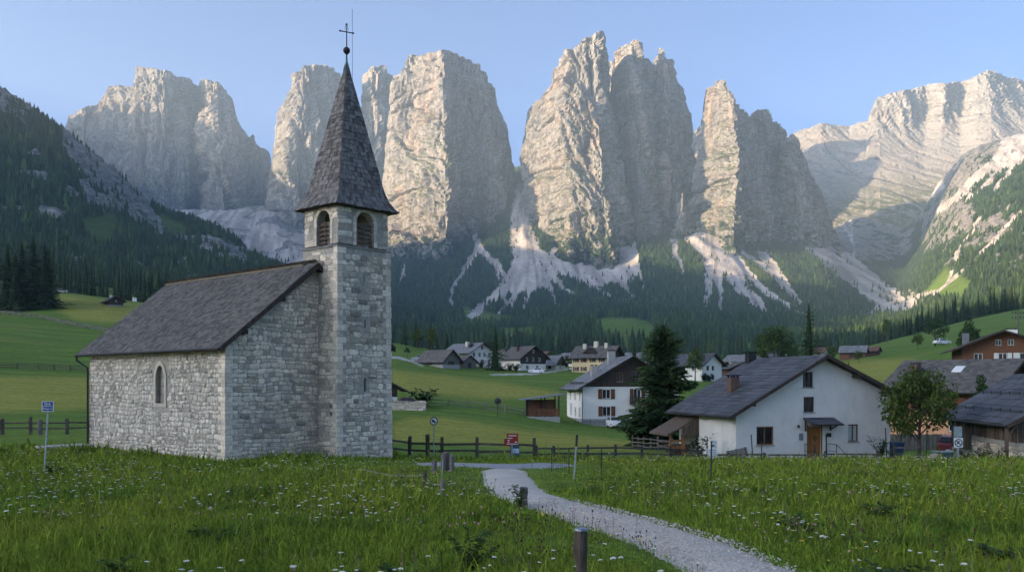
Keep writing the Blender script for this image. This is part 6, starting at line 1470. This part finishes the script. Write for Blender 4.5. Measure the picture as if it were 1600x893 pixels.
# ------------------------------------------------------------------ cars
def car(label, p, rz, paint, scale=1.0, group=None):
    t = thing('parked_car', label, 'car', p, rz, group); t.scale = (scale,)*3
    prof = [(-2.1,.35),(-2.12,.62),(-2.05,.92),(-1.75,1.02),(-1.35,1.42),(-.9,1.50),(.1,1.48),(.75,1.05),(1.75,.92),(2.05,.72),(2.1,.38),(1.6,.25),(-1.7,.25)]
    V = []; ws = []
    for (x, z) in prof: ws.append(.84 if z < .95 else .84-.22*(z-.95)/.5)
    b = MB(); n = len(prof)
    vs = [(x,-w_,z) for (x,z),w_ in zip(prof,ws)]+[(x,w_,z) for (x,z),w_ in zip(prof,ws)]
    b.raw(vs, [tuple(range(n)), tuple(range(2*n-1,n-1,-1))]+[(i,i+n,(i+1)%n+n,(i+1)%n) for i in range(n)]); b.build('body', [paint], t, bevel=.045)
    for s in (-1,1):
        g = MB(); o = lambda x,z: (x, s*(.84-.22*(z-.95)/.5+.012), z)
        g.raw([o(-1.5,1.02),o(-.55,1.02),o(-.55,1.42),o(-1.15,1.42)], [(0,1,2,3)]); g.raw([o(-.48,1.02),o(.62,1.02),o(.08,1.42),o(-.48,1.42)], [(0,1,2,3)]); g.build('side_window', [M_GLASS], t)
    g = MB(); g.raw([(.80,-.72,1.055),(.80,.72,1.055),(.18,.60,1.455),(.18,-.60,1.455)], [(0,1,2,3)]); g.build('windscreen', [M_GLASS], t)
    g = MB(); g.raw([(-1.77,-.72,1.055),(-1.77,.72,1.055),(-1.42,.60,1.40),(-1.42,-.60,1.40)], [(3,2,1,0)]); g.build('rear_window', [M_GLASS], t)
    for x in (-1.3,1.3):
        for s in (-1,1):
            w_ = MB(); w_.tube([(x,s*.66,.33),(x,s*.86,.33)], .33, 16); wo = w_.build('wheel', [simple_cached('tyre_rubber', (.02,.02,.02))], t); r = MB(); r.tube([(x,s*.861,.33),(x,s*.875,.33)], .2, 12); r.build('rim', [M_WFRAME], wo)
    for s in (-1,1):
        h = MB(); h.box((2.0,s*.62-.16,.66),(2.10,s*.62+.16,.80)); h.build('headlight', [M_WFRAME], t); h = MB(); h.box((-2.13,s*.68-.12,.72),(-2.06,s*.68+.12,.92)); h.build('tail_light', [M_REDCL], t)
    h = MB(); h.box((-2.15,-.26,.48),(-2.10,.26,.60)); h.box((2.08,-.26,.40),(2.13,.26,.52)); h.build('number_plate', [M_WFRAME], t)
    return t
_SC = {}
def simple_cached(n, c, **k):
    if n not in _SC: _SC[n] = simple(n, c, **k)
    return _SC[n]
def paint(n, c): return simple_cached(n, c, var=.03, scale=2, rough=.3, bump=0, spec=.5)
pw_ = paint('white_car_paint', (.70,.70,.70)); pr_ = paint('red_car_paint', (.20,.010,.014)); pg_ = paint('grey_car_paint', (.25,.26,.28))
car('white small car parked in front of the big chalet', at(961, 118), math.radians(-84), pw_, .98)
car('dark red car parked on the driveway beside the barn', at(1488, 63), math.radians(60), pr_, 1.0)
p = at(642, 112.5); p.z += .0; car('reddish car parked behind the low wall by the hut', p, math.radians(10), paint('brown_red_paint', (.13,.03,.025)), .95)
car('dark grey car parked on the lane beside the valley barn', at(656, 250), math.radians(160), pg_, 1.15)
car('white van like car parked beside the dark leafy tree on the right hillside', at(1472, 325), math.radians(20), pw_, 1.5)
car('white car parked in the yard of the dark wooden chalet', at(838, 244), math.radians(170), pw_, 1.0)
car('light car parked below the red wooden house', at(1136, 232), math.radians(5), pw_, 1.0)
for k, px in enumerate((88,95)): car(('left','right')[k]+' pale car parked above the hillside meadow by the left wood', at(px, 372), math.radians(20*k), pw_, 1.2)
# ------------------------------------------------------------------ lane, road, drive
def strip(name, P, w, m, label, cat, lift=.0, seg=.35, jag=.05, kind='structure', nn=5):
    pts = []
    for a, b in zip(P[:-1], P[1:]):
        n = max(1, int(math.hypot(b[0]-a[0], b[1]-a[1])/seg))
        pts += [(a[0]+(b[0]-a[0])*i/n, a[1]+(b[1]-a[1])*i/n) for i in range(n)]
    pts.append(P[-1]); pts = np.array(pts)
    for _ in range(6): pts[1:-1] = .25*pts[:-2]+.5*pts[1:-1]+.25*pts[2:]
    t = np.gradient(pts, axis=0); t /= np.linalg.norm(t, axis=1, keepdims=True); s = np.stack([t[:,1], -t[:,0]], 1)
    us = np.linspace(-1, 1, nn); V = []
    for i, p in enumerate(pts):
        for u in us:
            ww = w+(jag*vn(p[0]*1.7+9*np.sign(u), p[1]*1.7, 0, 5)*2 if abs(u) == 1 else 0); q = p+s[i]*u*ww
            V.append((q[0], q[1], gz(q[0], q[1])+lift-(.10 if abs(u) == 1 else .0)))
    me = np_mesh(name, np.array(V), grid_faces(len(pts), nn), m, True, {'tint': np.ones((len(V),3))}); o = mobj(name, me); tag(o, label, cat, kind=kind); return o
def gravel_mat():
    n = N('pale_gravel'); v = n.pos(); vo = n.n('ShaderNodeTexVoronoi'); vo.inputs['Scale'].default_value = 28; n.l(v, vo.inputs['Vector'])
    k = n.ramp(n.noise(v, 1.1, 4, .6), [(.3,(.50,.445,.375)),(.7,(.64,.58,.50))])
    k = n.mix(n.ramp(vo.outputs['Color'], [(.2,.38),(.9,0)]), k, (.33,.30,.27)); k = n.mix(n.ramp(n.noise(v, .8, 5, .7), [(.60,0),(.70,.35)]), k, (.16,.17,.09))
    n.col(k).rough(.95, .1); n.bump(n.mix(.5, vo.outputs['Distance'], n.noise(v, 14, 5, .7)), .9, .03); return n.m
M_GRAVEL = gravel_mat(); M_ASPH = simple('pale_old_asphalt', (.27,.275,.285), .14, 3, .9, .4, .01)
strip('path', [_pt(1370,8.4)]+PATH, PATH_W, M_GRAVEL, 'pale gravel path curving through the meadow to the lane', 'path', .03, jag=.10)
strip('road', ROAD, ROAD_W, M_ASPH, 'narrow grey paved lane crossing behind the meadow', 'road', .034, jag=.03)
strip('driveway', [_pt(1398,54.8), _pt(1415,58), _pt(1440,60), _pt(1478,62)], 2.6, M_ASPH, 'grey paved yard between white house and barn', 'driveway', .05)
def pebbles():
    rng = np.random.default_rng(9); shp = [MB().ball((0,0,0), 1, 0, 1, 6, 4, (1,.8,.55)) for _ in range(1)][0]
    base = np.array([tuple(v) for v in shp.v]); n = 4500; V = []; F3 = []; F4 = []; T = []; b = 0; got = 0
    pts = np.array(PATH)
    while got < n:
        i = rng.integers(0, 5); f = rng.random(); p = pts[i]*(1-f)+pts[i+1]*f; x = p[0]+rng.uniform(-1.3,1.3); y = p[1]+rng.uniform(-1,1)
        if path_d(np.array([x]), np.array([y]))[0] > PATH_W-.06: continue
        got += 1; s = rng.uniform(.008,.022)*(1.0 if rng.random() < .95 else 1.7); a = rng.uniform(0,6.28); v = base*s*rng.uniform(.7,1.3,(len(base),1)); c, sn = math.cos(a), math.sin(a)
        V.append(np.stack([v[:,0]*c-v[:,1]*sn+x, v[:,0]*sn+v[:,1]*c+y, v[:,2]+gz(x,y)+.034], -1)); T.append(np.tile(rng.uniform(.6,1.15), (len(base),3)))
        F3 += [tuple(j+b for j in f_) for f_ in shp.f if len(f_) == 3]; F4 += [tuple(j+b for j in f_) for f_ in shp.f if len(f_) == 4]; b += len(base)
    me = np_mesh('gravel', np.concatenate(V), [np.array(F3), np.array(F4)], simple('loose_stones', (.54,.485,.42), .15, 9, .95, .3, .005), False, {'tint': np.concatenate(T)})
    tag(mobj('gravel', me), 'loose pale stones lying on the path', 'gravel', kind='stuff')
pebbles()

# ------------------------------------------------------------------ fences and posts
def board_fence(name, label, pts, m, hh=.95, gap=2.6, rails=(.42,.78), rw=.115, post=.13, group=None, jit=.06, top=.12, skip_first=False):
    o = at(*pts[0]) if len(pts[0]) == 2 else Vector(pts[0]); t = thing(name, label, 'fence', o, 0, group); rg = random.Random(int(o.x*10))
    P = [at(*p) for p in pts]; Q = [P[0]]
    for a, b in zip(P[:-1], P[1:]):
        n = max(1, round((b-a).length/gap))
        for i in range(1, n+1): q = a.lerp(b, i/n); Q.append(Vector((q.x, q.y, gz(q.x, q.y))))
    for q in Q:
        b = MB(); e = q-o; h = hh+rg.uniform(-jit, jit)+top; le = rg.uniform(-.03,.03)
        b.raw([Vector((e.x+sx*post/2+le*k, e.y+sy*post/2, e.z+z_)) for k, z_ in ((0,-.3),(1,h)) for sx, sy in ((-1,-1),(1,-1),(1,1),(-1,1))], [(3,2,1,0),(4,5,6,7),(0,1,5,4),(1,2,6,5),(2,3,7,6),(3,0,4,7)], 0, rg.uniform(.75,1.25))
        b.build('post', [m], t)
    for a, b_ in zip(Q[:-1], Q[1:]):
        r = MB(); off = (b_-a).cross(Vector((0,0,1))).normalized()*(post/2+.025)
        if off.y > 0: off = -off
        for z_ in rails:
            j = Vector((0,0,rg.uniform(-.04,.04))); k = Vector((0,0,rg.uniform(-.04,.04))); d = (b_-a).normalized()*.06
            r.bar(a-o+off-d+Vector((0,0,z_))+j, b_-o+off+d+Vector((0,0,z_))+k, .035, rw*rg.uniform(.85,1.15), 0, rg.uniform(.75,1.25))
        r.build('rail', [m], t)
    return t
M_DKFENCE = simple('dark_fence_wood', (.085,.072,.062), .45, 8, .9, .6, .01, (1,1,.2))
board_fence('board_fence', 'dark two rail fence behind the paved lane in the middle', [(640,46.5),(690,46),(745,45.5),(800,45),(835,45.5)], M_DKFENCE, .98, 1.75, post=.16)
board_fence('board_fence', 'greyer low end of the rail fence beside the tower foot', [(612,47),(640,46.6)], M_GREYWOOD, .85, .9, post=.14)
board_fence('board_fence', 'dark rail fence dropping right behind the meadow to the white house', [(838,45.6),(866,46.5),(918,47.5),(1003,50),(1090,52)], M_DKFENCE, .62, 2.2, rails=(.28,.56), rw=.10)
board_fence('board_fence', 'low one rail fence along the front of the small white house', [(1094,52),(1194,52.4),(1290,52.8),(1372,53.2)], M_DKFENCE, .42, 3.6, rails=(.36,), rw=.10, post=.15)
board_fence('board_fence', 'two rail fence on the left between blue sign and chapel', [(-40,60),(48,60),(105,60),(140,60.5)], M_DKFENCE, 1.0, 2.4, post=.17)
board_fence('board_fence', 'grey field fence climbing across the mown slope behind the tower', [(660,118),(700,118),(760,118),(818,117)], M_GREYWOOD, 1.0, 2.6, rw=.12, rails=(.35,.85))
board_fence('board_fence', 'long dark rail fence halfway up the left hillside', [(-40,158),(60,160),(135,160)], M_DKFENCE, 1.0, 3.0, rails=(.3,.65,.98), rw=.13, group=None)
board_fence('board_fence', 'pale rail fence slanting below the left wood', [(-40,292),(60,272),(120,255),(178,243),(215,238)], M_GREYWOOD, 1.15, 4.0, rails=(.4,.85,1.15), rw=.17, post=.28)
board_fence('board_fence', 'short dark railing at the driveway under the leafy tree', [(1398,51),(1436,50.6)], M_DKFENCE, .85, 1.5, rails=(.8,), rw=.1, post=.11)
board_fence('board_fence', 'plank fence by the lean to and the big spruce', [(1028,67),(1050,66.5),(1072,66)], M_GREYWOOD, 1.0, 1.4, rw=.15)
board_fence('board_fence', 'thin grey fence at the foot of the big spruce', [(988,71),(1006,69),(1028,67)], M_GREYWOOD, .95, 1.2, rails=(.3,.6,.88), rw=.06, post=.08)
pf2 = thing('plank_fence', 'tall dark vertical board fence behind the driveway', 'fence', at(1390, 73), math.radians(-4)); q = MB()
for k in range(38): q.box((k*.16,0,-.4),(k*.16+.15,.04,1.45+random.uniform(-.05,.05)), 0, random.uniform(.7,1.3))
q.build('boards', [M_GREYWOOD], pf2)

def rough_post(label, px, d, h, r, lean=0, m=None, cap=False, name='wooden_post', group=None, wire=False):
    p = at(px, d); t = thing(name, label, 'post', p, random.uniform(0,6), group); b = MB()
    k = 7; b.tube([(lean*i/k+.008*math.sin(3*i), .008*math.cos(2*i), -.3+(h+.3)*i/k) for i in range(k+1)], [r*(1+.10*math.sin(i*2.3)) for i in range(k+1)], 18, jit=.11)
    b.build('shaft', [m or M_GREYWOOD], t)
    if cap:
        c = MB(); c.tube([(lean-.008,.0,h-.012),(lean-.008,0,h+.010)], [r*1.2, r*1.13], 14, jit=.05); c.build('sawn_top', [simple_cached('sky_tint_top', (.22,.25,.29), var=.4, scale=22, rough=.45, metal=.5)], t)  # sky reflected in the sawn post top, put into its bluish colour
    if wire:
        w = MB(); w.tube([(math.cos(a)*r*1.08+lean*.6, math.sin(a)*r*1.08, h*.42+.015*math.sin(a)) for a in np.linspace(0,6.28,14)], .008, 5); w.build('wire_loop', [M_GREYB], t)
    return t
M_OLDPOST = simple('cracked_old_post', (.085,.066,.052), .5, 11, .95, 1.0, .03, (1,1,.15))
rough_post('thick dark weathered post with sky tinted sawn top close to the camera', 908, 9.0, 1.02, .060, .0, M_OLDPOST, True)
rough_post('short round grey post with a wire loop beside the gravel path', 818, 19.8, .44, .085, 0, None, False, wire=True)
for px, d, h, r, le, lb in ((664,24.5,.44,.055,.04,'short leaning dark post left of the post cluster'),(689,21.8,.42,.06,.05,'leaning grey post nearest in front of the post cluster'),(679,30,.42,.075,0,'pale stub post at the left of the post cluster'),(692,31,.62,.085,.02,'tall split post in the middle of the post cluster'),(699,31.2,.66,.09,-.02,'thickest weathered post of the cluster by the lane'),(706,31,.55,.08,.03,'pale post at the right of the post cluster')):
    rough_post(lb, px, d, h, r, le, None if le != .04 else M_OLDPOST)
wr = MB()
for (a, b, za, zb) in (((664,24.5),(689,21.8),.30,.30),((689,21.8),(692,31),.3,.4),((664,24.5),(679,30),.38,.34),((664,24.5),(560,27),.34,.35)):
    A, B = at(*a), at(*b); wr.tube([A+Vector((0,0,za)), A.lerp(B,.5)+Vector((0,0,(za+zb)/2-.10)), B+Vector((0,0,zb))], .007, 4)
tag(wr.build('fence_wire', [M_GREYB]), 'slack old wire strung between the short leaning posts', 'wire')
rough_post('pale broken stub post beside the left rail fence', 62, 59.5, 1.0, .16, .03)
rough_post('short dark post standing behind the round sign', 668, 45.2, 1.25, .10, 0, M_OLDPOST)
def rod(label, px, d, h, r=.014, m=None, lean=0.0, name='fence_rod', group=None):
    b = MB(); b.tube([(0,0,-.2),(lean,0,h)], r, 6); b.tube([(lean,0,h-.01),(lean,0,h+.02)], r*1.6, 6); o = b.build(name, [m or M_IRON]); o.location = at(px, d); tag(o, label, 'post', group); return o
M_GREENROD = simple('dark_green_steel', (.018,.030,.024), .2, 9, .6, 0); M_GALV = simple('galvanised_steel', (.33,.37,.38), .12, 9, .45, .1, .003, metal=.4)
rod('tall dark steel rod in the meadow right of the path bend', 1110, 24, 1.28, .020, M_GREENROD, .03); rod('thin dark steel rod in the meadow left of the white flowers', 939, 27, .98, .018, M_GREENROD, .02)
rod('dark fence rod at the right end of the paved lane', 862, 31, .80, .018, M_GREENROD); rod('second dark fence rod past the end of the paved lane', 889, 30, .80, .018, M_GREENROD)
rod('dark rod before the long white wall', 1105, 51, 1.35, .03, M_GREENROD); rod('leaning dark rod before the front window of the white house', 1177, 51, 1.5, .03, M_GREENROD, -.12); rod('dark rod beside the front window of the white house', 1190, 51.5, 1.1, .03, M_GREENROD)
rod('rod beside the shrub at the right corner of the white house', 1386, 52, 1.9, .03, M_GREENROD, -.1); rod('rod left of the leafy driveway tree', 1406, 51.5, 1.6, .03, M_GREENROD, .08); rod('rod right of the leafy driveway tree trunk', 1447, 51.5, 1.7, .03, M_GREENROD, .05); rod('rod at the right of the front door steps', 1291, 51.5, 1.5, .04, M_GREENROD)
mk = thing('marker_pole', 'pale leaning marker pole in the meadow with a dark upper end', 'pole', at(897, 27.5)); b = MB(); b.tube([(-.02,0,-.2),(.09,0,1.32)], .026, 7); b.build('pole', [M_GALV], mk); b = MB(); b.tube([(.065,0,1.0),(.092,0,1.36)], .036, 7); b.build('sleeve', [M_IRON], mk)
net = MB()
for k in range(9): a = k/8; A, B = at(862,31), at(889,30); q = A.lerp(B, a); net.tube([q+Vector((0,0,.02)), q+Vector((0,0,.62))], .005, 4)
for z in (.1,.25,.4,.55): net.tube([at(862,31)+Vector((0,0,z)), at(889,30)+Vector((0,0,z))], .005, 4)
tag(net.build('wire_mesh', [M_GREENROD]), 'green wire netting between the two rods at the lane end', 'netting')

# ------------------------------------------------------------------ signs
def text(name, s, size, m, parent, loc, rot=(math.pi/2,0,0), ext=.002):
    c = bpy.data.curves.new(name, 'FONT'); c.body = s; c.size = size; c.align_x = 'CENTER'; c.align_y = 'CENTER'; c.extrude = ext
    o = bpy.data.objects.new(name, c); link(o); dg = bpy.context.evaluated_depsgraph_get(); me = bpy.data.meshes.new_from_object(o.evaluated_get(dg))
    bpy.data.objects.remove(o); bpy.data.curves.remove(c); at_ = me.attributes.new('tint', 'FLOAT_COLOR', 'POINT'); at_.data.foreach_set('color', np.ones(4*len(me.vertices), np.float32)); me.materials.clear(); me.materials.append(m); q = mobj(name, me, parent, loc); q.rotation_euler = rot; return q
M_SBLUE = simple('sign_blue', (.02,.065,.20), .08, 9, .5, 0); M_SWHITE = simple('sign_white', (.72,.73,.73), .04, 9, .5, 0); M_SRED = simple('sign_red', (.27,.022,.018), .12, 9, .55, 0); M_SDARK = simple('sign_dark', (.03,.032,.04), .1, 9, .5, 0)
s = thing('street_sign', 'small blue street name sign on a leaning galvanised pole', 'sign', at(69, 27.8), math.radians(6)); b = MB(); b.tube([(-.02,0,-.2),(.12,0,2.12)], .028, 8); b.build('pole', [M_GALV], s)
b = MB(); b.box((-.05,-.05,2.08),(.30,-.035,2.40)); pl_ = b.build('plate', [M_SWHITE], s); b = MB(); b.box((-.03,-.056,2.25),(.28,-.051,2.385)); b.box((-.03,-.056,2.10),(.28,-.051,2.235)); b.build('blue_field', [M_SBLUE], pl_)
text('lettering', 'Sluh', .12, M_SWHITE, pl_, (.125,-.059,2.315)); text('lettering', 'Ofasgruvs', .075, M_SWHITE, pl_, (.125,-.059,2.17))
s = thing('road_sign', 'round white restriction sign with dark rim on a pole by the lane', 'sign', at(678, 44)); b = MB(); b.tube([(0,0,-.2),(0,0,1.9)], .03, 8); b.build('pole', [M_GALV], s)
b = MB(); b.tube([(0,-.04,1.92),(0,-.02,1.92)], .20, 28); di = b.build('disc', [M_SDARK], s); b = MB(); b.tube([(0,-.046,1.92),(0,-.041,1.92)], .155, 28); b.build('white_field', [M_SWHITE], di)
b = MB(); b.box((-.10,-.052,1.90),(.02,-.047,2.00)); b.box((-.02,-.052,1.83),(.10,-.047,1.92)); b.tube([(-.06,-.05,1.89),(-.06,-.049,1.89)], .03, 8); b.build('symbol', [M_SDARK], di)
s = thing('trail_sign', 'red trail signs with white lettering on a post by the lane', 'sign', at(799, 42.5)); b = MB(); b.tube([(.03,0,-.2),(.03,0,1.3)], .025, 8); b.build('pole', [M_GALV], s)
b = MB(); b.box((-.22,-.05,.80),(.32,-.03,1.30)); p1_ = b.build('plate', [M_SRED], s); b = MB(); b.box((-.34,-.02,.72),(-.02,.0,1.05)); b.build('plate', [M_SRED], s)
b = MB(); b.box((-.22,-.052,.795),(.32,-.051,.825)); b.build('white_strip', [M_SWHITE], p1_)
b = MB()
for (x0,x1,z) in ((-.14,.24,1.20),(-.18,.05,1.08),(-.18,-.08,.98),(.16,.28,.90),(-.18,-.10,.90)): b.box((x0,-.056,z-.018),(x1,-.051,z+.018))
b.build('lettering', [M_SWHITE], p1_)
bk = thing('letter_box', 'grey blue box with a pale label fixed below the red trail signs', 'box', at(804.5, 42.8)); b = MB(); b.box((-.22,-.12,.05),(.22,.12,.72)); b.build('body', [simple_cached('blue_grey_plastic', (.05,.095,.14))], bk, bevel=.03)
b = MB(); b.box((-.10,-.128,.38),(.20,-.122,.60)); b.build('label_plate', [simple_cached('pale_blue_label', (.42,.55,.68))], bk)
s = thing('notice_sign', 'white notice board on a post before the long white wall', 'sign', at(1113, 50)); b = MB(); b.tube([(0,0,-.2),(0,0,.4)], .03, 6); b.build('pole', [M_GALV], s)
b = MB(); b.box((-.28,-.03,.15),(.28,-.01,.72)); pn = b.build('plate', [M_SWHITE], s); b = MB(); b.box((-.05,-.03,.74),(.25,-.01,1.14)); b.build('plate', [simple_cached('pale_grey_plate', (.52,.55,.57))], s)
b = MB()
for k, (x0,x1) in enumerate(((-.2,.2),(-.22,.22),(-.16,.18),(-.22,.1))): b.box((x0,-.036,.60-.11*k),(x1,-.031,.64-.11*k))
b.build('lettering', [simple_cached('grey_print', (.25,.30,.34))], pn); b = MB(); b.ball((.0,-.05,.86), .07, 0, 1, 8, 5, (1.6,.3,.7)); b.build('emblem', [M_SDARK], s)
s = thing('parking_sign', 'grey sign post with a crossed out ring symbol at the barn', 'sign', at(1497, 48)); b = MB(); b.box((-.05,0,-.3),(.05,.05,1.75)); b.build('pole', [M_GALV], s)
b = MB(); b.box((-.24,-.04,1.30),(.20,-.02,1.88)); b.build('plate', [simple_cached('grey_green_plate', (.25,.31,.31))], s); b = MB(); b.box((-.24,-.04,.76),(.24,-.02,1.27)); p2_ = b.build('plate', [M_SWHITE], s)
b = MB(); b.tube([(.19*math.cos(a),-.05,1.015+.19*math.sin(a)) for a in np.linspace(0,6.283,26)], .024, 6); b.bar((-.13,-.05,1.15),(.13,-.05,.88),.02,.04); b.bar((-.09,-.046,.93),(.05,-.046,1.10),.012,.06); b.build('symbol', [M_SDARK], p2_)
# yard things
b = thing('dust_bin', 'blue wheeled bin by the right wall of the small white house', 'bin', at(1401, 56)); q = MB(); q.prism([(-.28,-.28,0),(.28,-.28,0),(.33,-.33,1.05),(-.33,-.33,1.05)], (0,.6,0)); q.build('body', [simple_cached('blue_plastic', (.012,.035,.12))], b); q = MB(); q.box((-.35,-.36,1.06),(.35,.33,1.13)); q.build('lid', [simple_cached('blue_plastic', (.012,.035,.12))], b, bevel=.02)
for s_ in (-1,1): q = MB(); q.tube([(s_*.22,.33,.12),(s_*.28,.33,.12)], .12, 10); q.build('wheel', [simple_cached('tyre_rubber', (.02,.02,.02))], b)
b = thing('planter_trough', 'teal grey trough standing by the driveway fence', 'trough', at(1472, 48.6)); q = MB(); q.prism([(-.42,-.22,-.1),(.42,-.22,-.1),(.48,-.27,.52),(-.48,-.27,.52)], (0,.5,0)); q.build('body', [simple_cached('teal_metal', (.045,.085,.095))], b, bevel=.02); q = MB(); q.box((-.5,-.3,.522),(.5,.3,.57)); q.build('rim', [M_GALV], b)
b = thing('boulder', 'dark rounded stone left of the teal trough', 'stone', at(1461, 48.4)); q = MB(); q.ball((0,0,.18), .36, 0, .5, 12, 8, (1,.8,.8)); q.build('stone', [M_STONE], b, True)
b = thing('boulder', 'pale stone in front of the teal trough', 'stone', at(1472, 47.4)); q = MB(); q.ball((0,0,.10), .26, 0, 1.3, 12, 8, (1.3,.8,.6)); q.build('stone', [M_STONE], b, True)
b = thing('utility_pole', 'wooden utility pole with cross arms above the brown chalet', 'pole', at(1591, 140)); q = MB(); q.tube([(0,0,-.3),(0,0,8.4)], .12, 8); q.build('shaft', [M_GREYWOOD], b)
q = MB()
for z in (7.2,7.9): q.bar((-.9,0,z),(.9,0,z),.1,.1)
q.build('cross_arm', [M_GREYWOOD], b); q = MB()
for z in (7.2,7.9):
    for x in (-.85,-.4,.4,.85): q.tube([(x,0,z+.05),(x,0,z+.32)], .07, 6)
q.build('insulator', [M_SDARK], b)
for k, (px, d) in enumerate(((208.5,395),(212,395))):
    b = MB(); b.tube([(0,0,-.3),(0,0,1.9)], [.45,.40], 10); b.ball((0,0,1.9), .41, 0, 1, 10, 6, (1,1,.4)); o = b.build('wrapped_bale', [M_SWHITE]); o.location = at(px, d); tag(o, ('left','right')[k]+' white upright object standing right of the hillside cabin', 'bale')
b = MB(); b.tube([(0,0,-.2),(0,0,1.9)], .05, 6); b.ball((0,0,1.95), .42, 0, 1, 10, 7); o = b.build('round_topped_post', [M_SDARK]); o.location = at(777.5, 112); tag(o, 'dark round headed marker by the field fence', 'post')
# ------------------------------------------------------------------ air
def haze():
    n = N('haze_air'); n.t.nodes.remove(n.b)
    v = n.n('ShaderNodeVolumePrincipled'); v.inputs['Density'].default_value = HAZE; v.inputs['Color'].default_value = (.58,.79,1,1); v.inputs['Anisotropy'].default_value = .1
    n.l(v.outputs[0], n.out.inputs['Volume'])
    b = MB(); b.box((-4500,-3700,-260),(4000,5800,1760)); tag(b.build('haze', n.m), 'thin blue air over the whole valley', 'haze', kind='stuff')
HAZE = 7.5e-5
if HAZE: haze()
